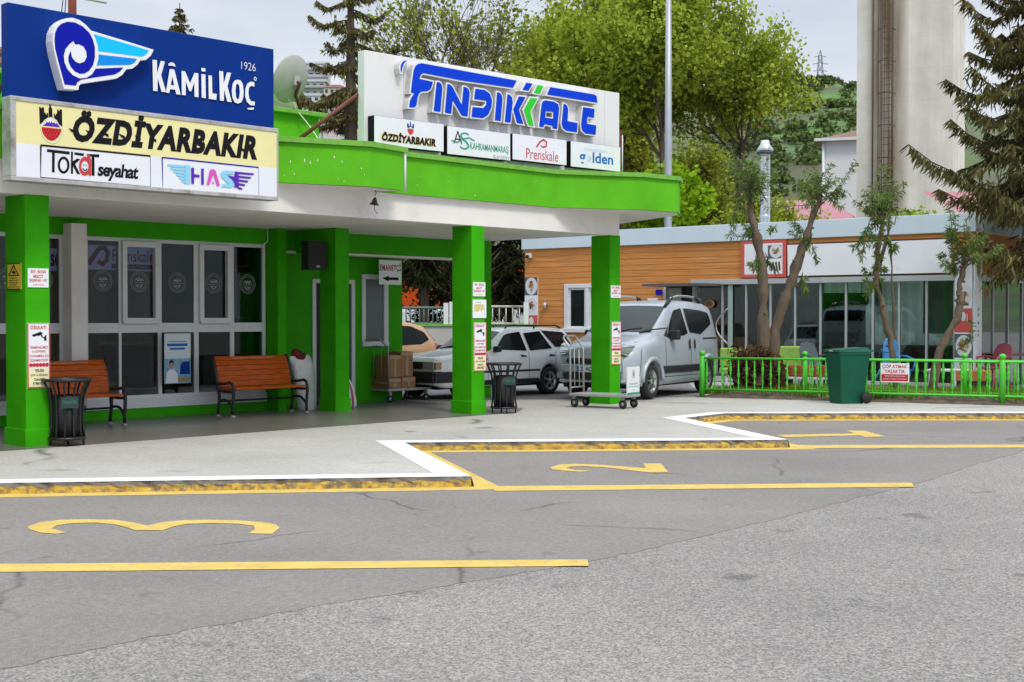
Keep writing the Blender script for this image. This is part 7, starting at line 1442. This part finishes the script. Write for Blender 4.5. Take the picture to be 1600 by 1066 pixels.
a = gy(505, 208, 150); mb = MB(); b = gy(605, 208, 150); mb.add([(a.x, 150, a.z), (b.x, 150, a.z), (b.x, 158, a.z + 1.6), (a.x, 158, a.z + 1.6)], [(0, 1, 2, 3)], mat('pink_metal_roof', (.42, .15, .17), .5, var=.1, vs=.8, stretch=(8, 1, 1))); mb.box(a.x, b.x, 150.02, 158, a.z - 9, a.z - .02, mat('shed_wall', (.5, .5, .5), .8)); tag(mb.build('shed', org=(a.x, 150, a.z - 9)), 'distant shed with a pink metal roof left of the white sign', 'shed')

# ---------------------------------------------------------------- tower, white house, pink sheds, light pole, railing
YT = 62.0; tl = gy(1338, 300, YT).x
FTW = Frame((tl, YT, 0), R(-25)); Wt = 4.24; tx = lambda px: FTW.pl(px, 200, 0).x
m_tow = bpy.data.materials.new('tower_concrete'); m_tow.use_nodes = True; tt = m_tow.node_tree; bb = tt.nodes['Principled BSDF']; bb.inputs['Roughness'].default_value = .9; LL = tt.links.new; NN = tt.nodes.new
co = NN('ShaderNodeTexCoord'); sxyz = NN('ShaderNodeSeparateXYZ'); LL(co.outputs['Object'], sxyz.inputs[0]); n1 = NN('ShaderNodeTexNoise'); n1.inputs['Scale'].default_value = .7; n1.inputs['Detail'].default_value = 9; n1.inputs['Roughness'].default_value = .65; LL(co.outputs['Object'], n1.inputs[0])
r1 = NN('ShaderNodeValToRGB'); r1.color_ramp.elements[0].position = .3; r1.color_ramp.elements[1].position = .7; r1.color_ramp.elements[0].color = (.58, .56, .49, 1); r1.color_ramp.elements[1].color = (.74, .72, .65, 1); LL(n1.outputs[0], r1.inputs[0])
mpn = NN('ShaderNodeMapping'); mpn.inputs['Scale'].default_value = (1.6, 1.6, .12); LL(co.outputs['Object'], mpn.inputs[0]); n2 = NN('ShaderNodeTexNoise'); n2.inputs['Scale'].default_value = 1.0; n2.inputs['Detail'].default_value = 8; LL(mpn.outputs[0], n2.inputs[0])
xc = tx(1386) - Wt / 2
d1 = NN('ShaderNodeMath'); d1.operation = 'SUBTRACT'; d1.inputs[1].default_value = xc; LL(sxyz.outputs['X'], d1.inputs[0]); d2 = NN('ShaderNodeMath'); d2.operation = 'ABSOLUTE'; LL(d1.outputs[0], d2.inputs[0]); ms = NN('ShaderNodeMapRange'); ms.inputs[1].default_value = .10; ms.inputs[2].default_value = 1.0; ms.inputs[3].default_value = 1.0; ms.inputs[4].default_value = 0; LL(d2.outputs[0], ms.inputs[0])
st = NN('ShaderNodeMapRange'); st.inputs[1].default_value = .36; st.inputs[2].default_value = .62; LL(n2.outputs[0], st.inputs[0]); mm_ = NN('ShaderNodeMath'); mm_.operation = 'MULTIPLY'; LL(ms.outputs[0], mm_.inputs[0]); LL(st.outputs[0], mm_.inputs[1]); mm2 = NN('ShaderNodeMath'); mm2.operation = 'MULTIPLY_ADD'; mm2.use_clamp = True; mm2.inputs[1].default_value = .55; LL(ms.outputs[0], mm2.inputs[0]); LL(mm_.outputs[0], mm2.inputs[2])
mxx = NN('ShaderNodeMix'); mxx.data_type = 'RGBA'; sk = NN('ShaderNodeMapRange'); sk.inputs[1].default_value = .35; sk.inputs[2].default_value = .65; sk.inputs[3].default_value = .84; sk.inputs[4].default_value = 1.04; LL(n2.outputs[0], sk.inputs[0]); jt = NN('ShaderNodeMath'); jt.operation = 'FRACT'; jz = NN('ShaderNodeMath'); jz.operation = 'MULTIPLY'; jz.inputs[1].default_value = .7; LL(sxyz.outputs['Z'], jz.inputs[0]); LL(jz.outputs[0], jt.inputs[0]); jl = NN('ShaderNodeMapRange'); jl.inputs[1].default_value = 0; jl.inputs[2].default_value = .03; jl.inputs[3].default_value = .90; jl.inputs[4].default_value = 1; LL(jt.outputs[0], jl.inputs[0]); jm = NN('ShaderNodeMath'); jm.operation = 'MULTIPLY'; LL(sk.outputs[0], jm.inputs[0]); LL(jl.outputs[0], jm.inputs[1]); mv = NN('ShaderNodeMix'); mv.data_type = 'RGBA'; mv.blend_type = 'MULTIPLY'; mv.inputs[0].default_value = 1; LL(r1.outputs[0], mv.inputs[6]); LL(jm.outputs[0], mv.inputs[7]); LL(mm2.outputs[0], mxx.inputs[0]); LL(mv.outputs[2], mxx.inputs[6]); mxx.inputs[7].default_value = (.17, .12, .065, 1); LL(mxx.outputs[2], bb.inputs['Base Color'])
tow = thing('concrete_tower', 'tall pale concrete tower with a rust stained caged ladder', 'tower', FTW, (Wt / 2, 2, 0)); TH = 24
mb = MB(); mb.box(0, Wt, 0, 4.5, 0, TH, m_tow); mb.build('wall', tow)
mb = MB(); mr_ = mat('rusty_ladder_steel', (.085, .06, .045), .8, var=.4, vs=6); l0, l1, l2 = tx(1364), tx(1375), tx(1403)
for x in (l1 + .1, l1 + .55): mb.tube([(x, -.16, 0), (x, -.16, TH)], .025, mr_, 5)
z = .5
while z < TH: mb.tube([(l1 + .1, -.16, z), (l1 + .55, -.16, z)], .014, mr_, 4); z += .30
z = 5.0
for z in np.arange(4.5, TH, 1.45):
    q = [(l1 - .05 + (.75) * (.5 - .5 * math.cos(a)), -.16 - .70 * math.sin(a), z) for a in np.linspace(0, math.pi, 11)]; mb.tube(q, .022, mr_, 4)
for a in np.linspace(.5, math.pi - .5, 5): x = l1 - .05 + .75 * (.5 - .5 * math.cos(a)); y = -.16 - .70 * math.sin(a); mb.tube([(x, y, 4.5), (x, y, TH)], .018, mr_, 4)
mb.tube([(l0, -.05, 0), (l0, -.05, TH)], .03, mr_, 5); mb.build('ladder', tow)
# white house with tiled roof
YH = 78.0; h0, h1 = gy(1284, 250, YH).x, gy(1420, 250, YH).x; zr = gy(1284, 219, YH).z; zrt = gy(1338, 200, YH).z; o = thing('white_house', 'white rendered house with brown tiled roof left of the tower', 'house', Frame((h0, YH, 0), R(-17)), (2, 0, 0)); h1 -= h0; h0 = 0.0; YH0 = YH; YH = 0.0; mwh = mat('white_render', (.62, .63, .64), .85, var=.04, vs=.5)
mb = MB(); mb.box(h0, h1, YH, YH + 8, 0, zr, mwh); mb.build('wall', o); mb = MB(); mb.add([(h0 - .35, YH - .35, zr), (h1 + .3, YH - .35, zr), (h1 + .3, YH + 8.3, zr), (h0 - .35, YH + 8.3, zr), (h0 + 3.2, YH + 4, zr + 1.3), (h1 - 1, YH + 4, zr + 1.3)], [(0, 1, 5, 4), (1, 2, 5), (2, 3, 4, 5), (3, 0, 4), (3, 2, 1, 0)], mat('old_brown_tile', (.20, .115, .085), .85, var=.4, vs=3, stretch=(3, 1, 1))); mb.build('roof', o); mb = MB(); mb.box(h0 - .40, h1, YH - .45, YH - .36, zr - .10, zr + .06, mwh); mb.tube([(h0 + .1, YH - .1, zr - .1), (h0 + .1, YH - .1, 0)], .07, m_frame, 6); mb.build('gutter', o)
m_pk = mat('pink_corrugated_roof', (.40, .15, .18), .5, var=.14, vs=2, stretch=(9, .6, 1))
def pinkshed(px0, px1, py_e, py_r, Y, label):
    a, b = gy(px0, py_e, Y).x, gy(px1, py_e, Y).x; ze, zr_ = gy(px0, py_e, Y).z, gy(px0, py_r, Y + 5).z; o = thing('shed', label, 'shed', W0, ((a + b) / 2, Y, 0)); m = MB(); n = int((b - a) / .25); vs = []
    for i in range(n + 1): x = a + (b - a) * i / n; dz_ = .03 * (i % 2); vs += [(x, Y - .2, ze + dz_), (x, Y + 5, zr_ + dz_)]
    m.add(vs, [(2 * i, 2 * i + 2, 2 * i + 3, 2 * i + 1) for i in range(n)], m_pk); m.build('roof', o); m = MB(); m.box(a + .1, b - .1, Y, Y + 5, 0, ze - .02, mwh); m.build('wall', o)
pinkshed(1215, 1345, 346, 314, 52, 'pink corrugated roof showing between oleander and tower'); pinkshed(1505, 1700, 338, 300, 50, 'pink corrugated roof behind the big spruce')
YPo = 40; b = gy(1044, 300, YPo); o = thing('street_lamp', 'tall grey steel lamp post behind the canopy corner', 'street lamp', W0, (b.x, YPo, 0)); mb = MB(); mb.tube([(b.x, YPo, 0), (b.x, YPo, 6), (b.x, YPo, 13)], [.135, .11, .075], mat('galvanised_post', (.36, .38, .41), .45, .4, var=.08, vs=2), 14); mb.build('pole', o); mb = MB(); mb.tube([(b.x, YPo, 12.9), (b.x + .4, YPo, 13.4), (b.x + 1.4, YPo, 13.5)], .05, m_galv, 8); mb.build('arm', o); mb = MB(); mb.box(b.x + 1.2, b.x + 1.9, YPo - .15, YPo + .15, 13.42, 13.55, m_alu); mb.build('lamp_head', o, bevel=.03)
# railing and low wall beyond the car park
m_rail = mat('grey_green_railing', (.10, .15, .13), .5); Yr = 33.5; a, b = gy(600, 490, Yr), gy(697, 490, Yr); zt_ = gy(650, 481, Yr).z; z0_ = gy(650, 511, Yr).z
def railing(a, b, z0_, zt_, m, label, n, mp_=None):
    o = thing('railing', label, 'railing', W0, (a.x, a.y, z0_)); 
    for z, nm in ((zt_, 'top_rail'), (z0_ + .08, 'bottom_rail')): mb = MB(); mb.tube([(a.x, a.y, z), (b.x, b.y, z)], .03, m, 6); mb.build(nm, o)
    for i in range(n + 1): t = i / n; x, y = a.x + (b.x - a.x) * t, a.y + (b.y - a.y) * t; mb = MB(); mb.tube([(x, y, z0_), (x, y, zt_)], .018, m, 5); mb.build('bar', o)
    for p in (a, b): mb = MB(); mb.box(p.x - .06, p.x + .06, p.y - .06, p.y + .06, z0_ - .1, zt_ + .12, mp_ or m); mb.build('post', o)
railing(a, b, z0_, zt_, m_rail, 'grey green railing seen between the terminal corner and the middle column', 14, m_frame)
a2, b2 = gy(706, 490, Yr), gy(822, 490, Yr + .4); railing(a2, b2, z0_, zt_ + .03, m_alu, 'pale grey railing running on to the restaurant corner', 11, m_frame)
mb = MB(); mb.box(a.x - 2, b2.x + .3, Yr - .1, Yr + .25, 0, z0_ + .02, mat('low_wall_plaster', (.42, .42, .40), .85, var=.1, vs=1)); mb.box(a.x - 2, b2.x + .3, Yr - .14, Yr + .29, z0_ + .022, z0_ + .07, m_lip); tag(mb.build('low_wall', org=(a.x, Yr, 0)), 'low plastered wall with green coping under the railings', 'wall')
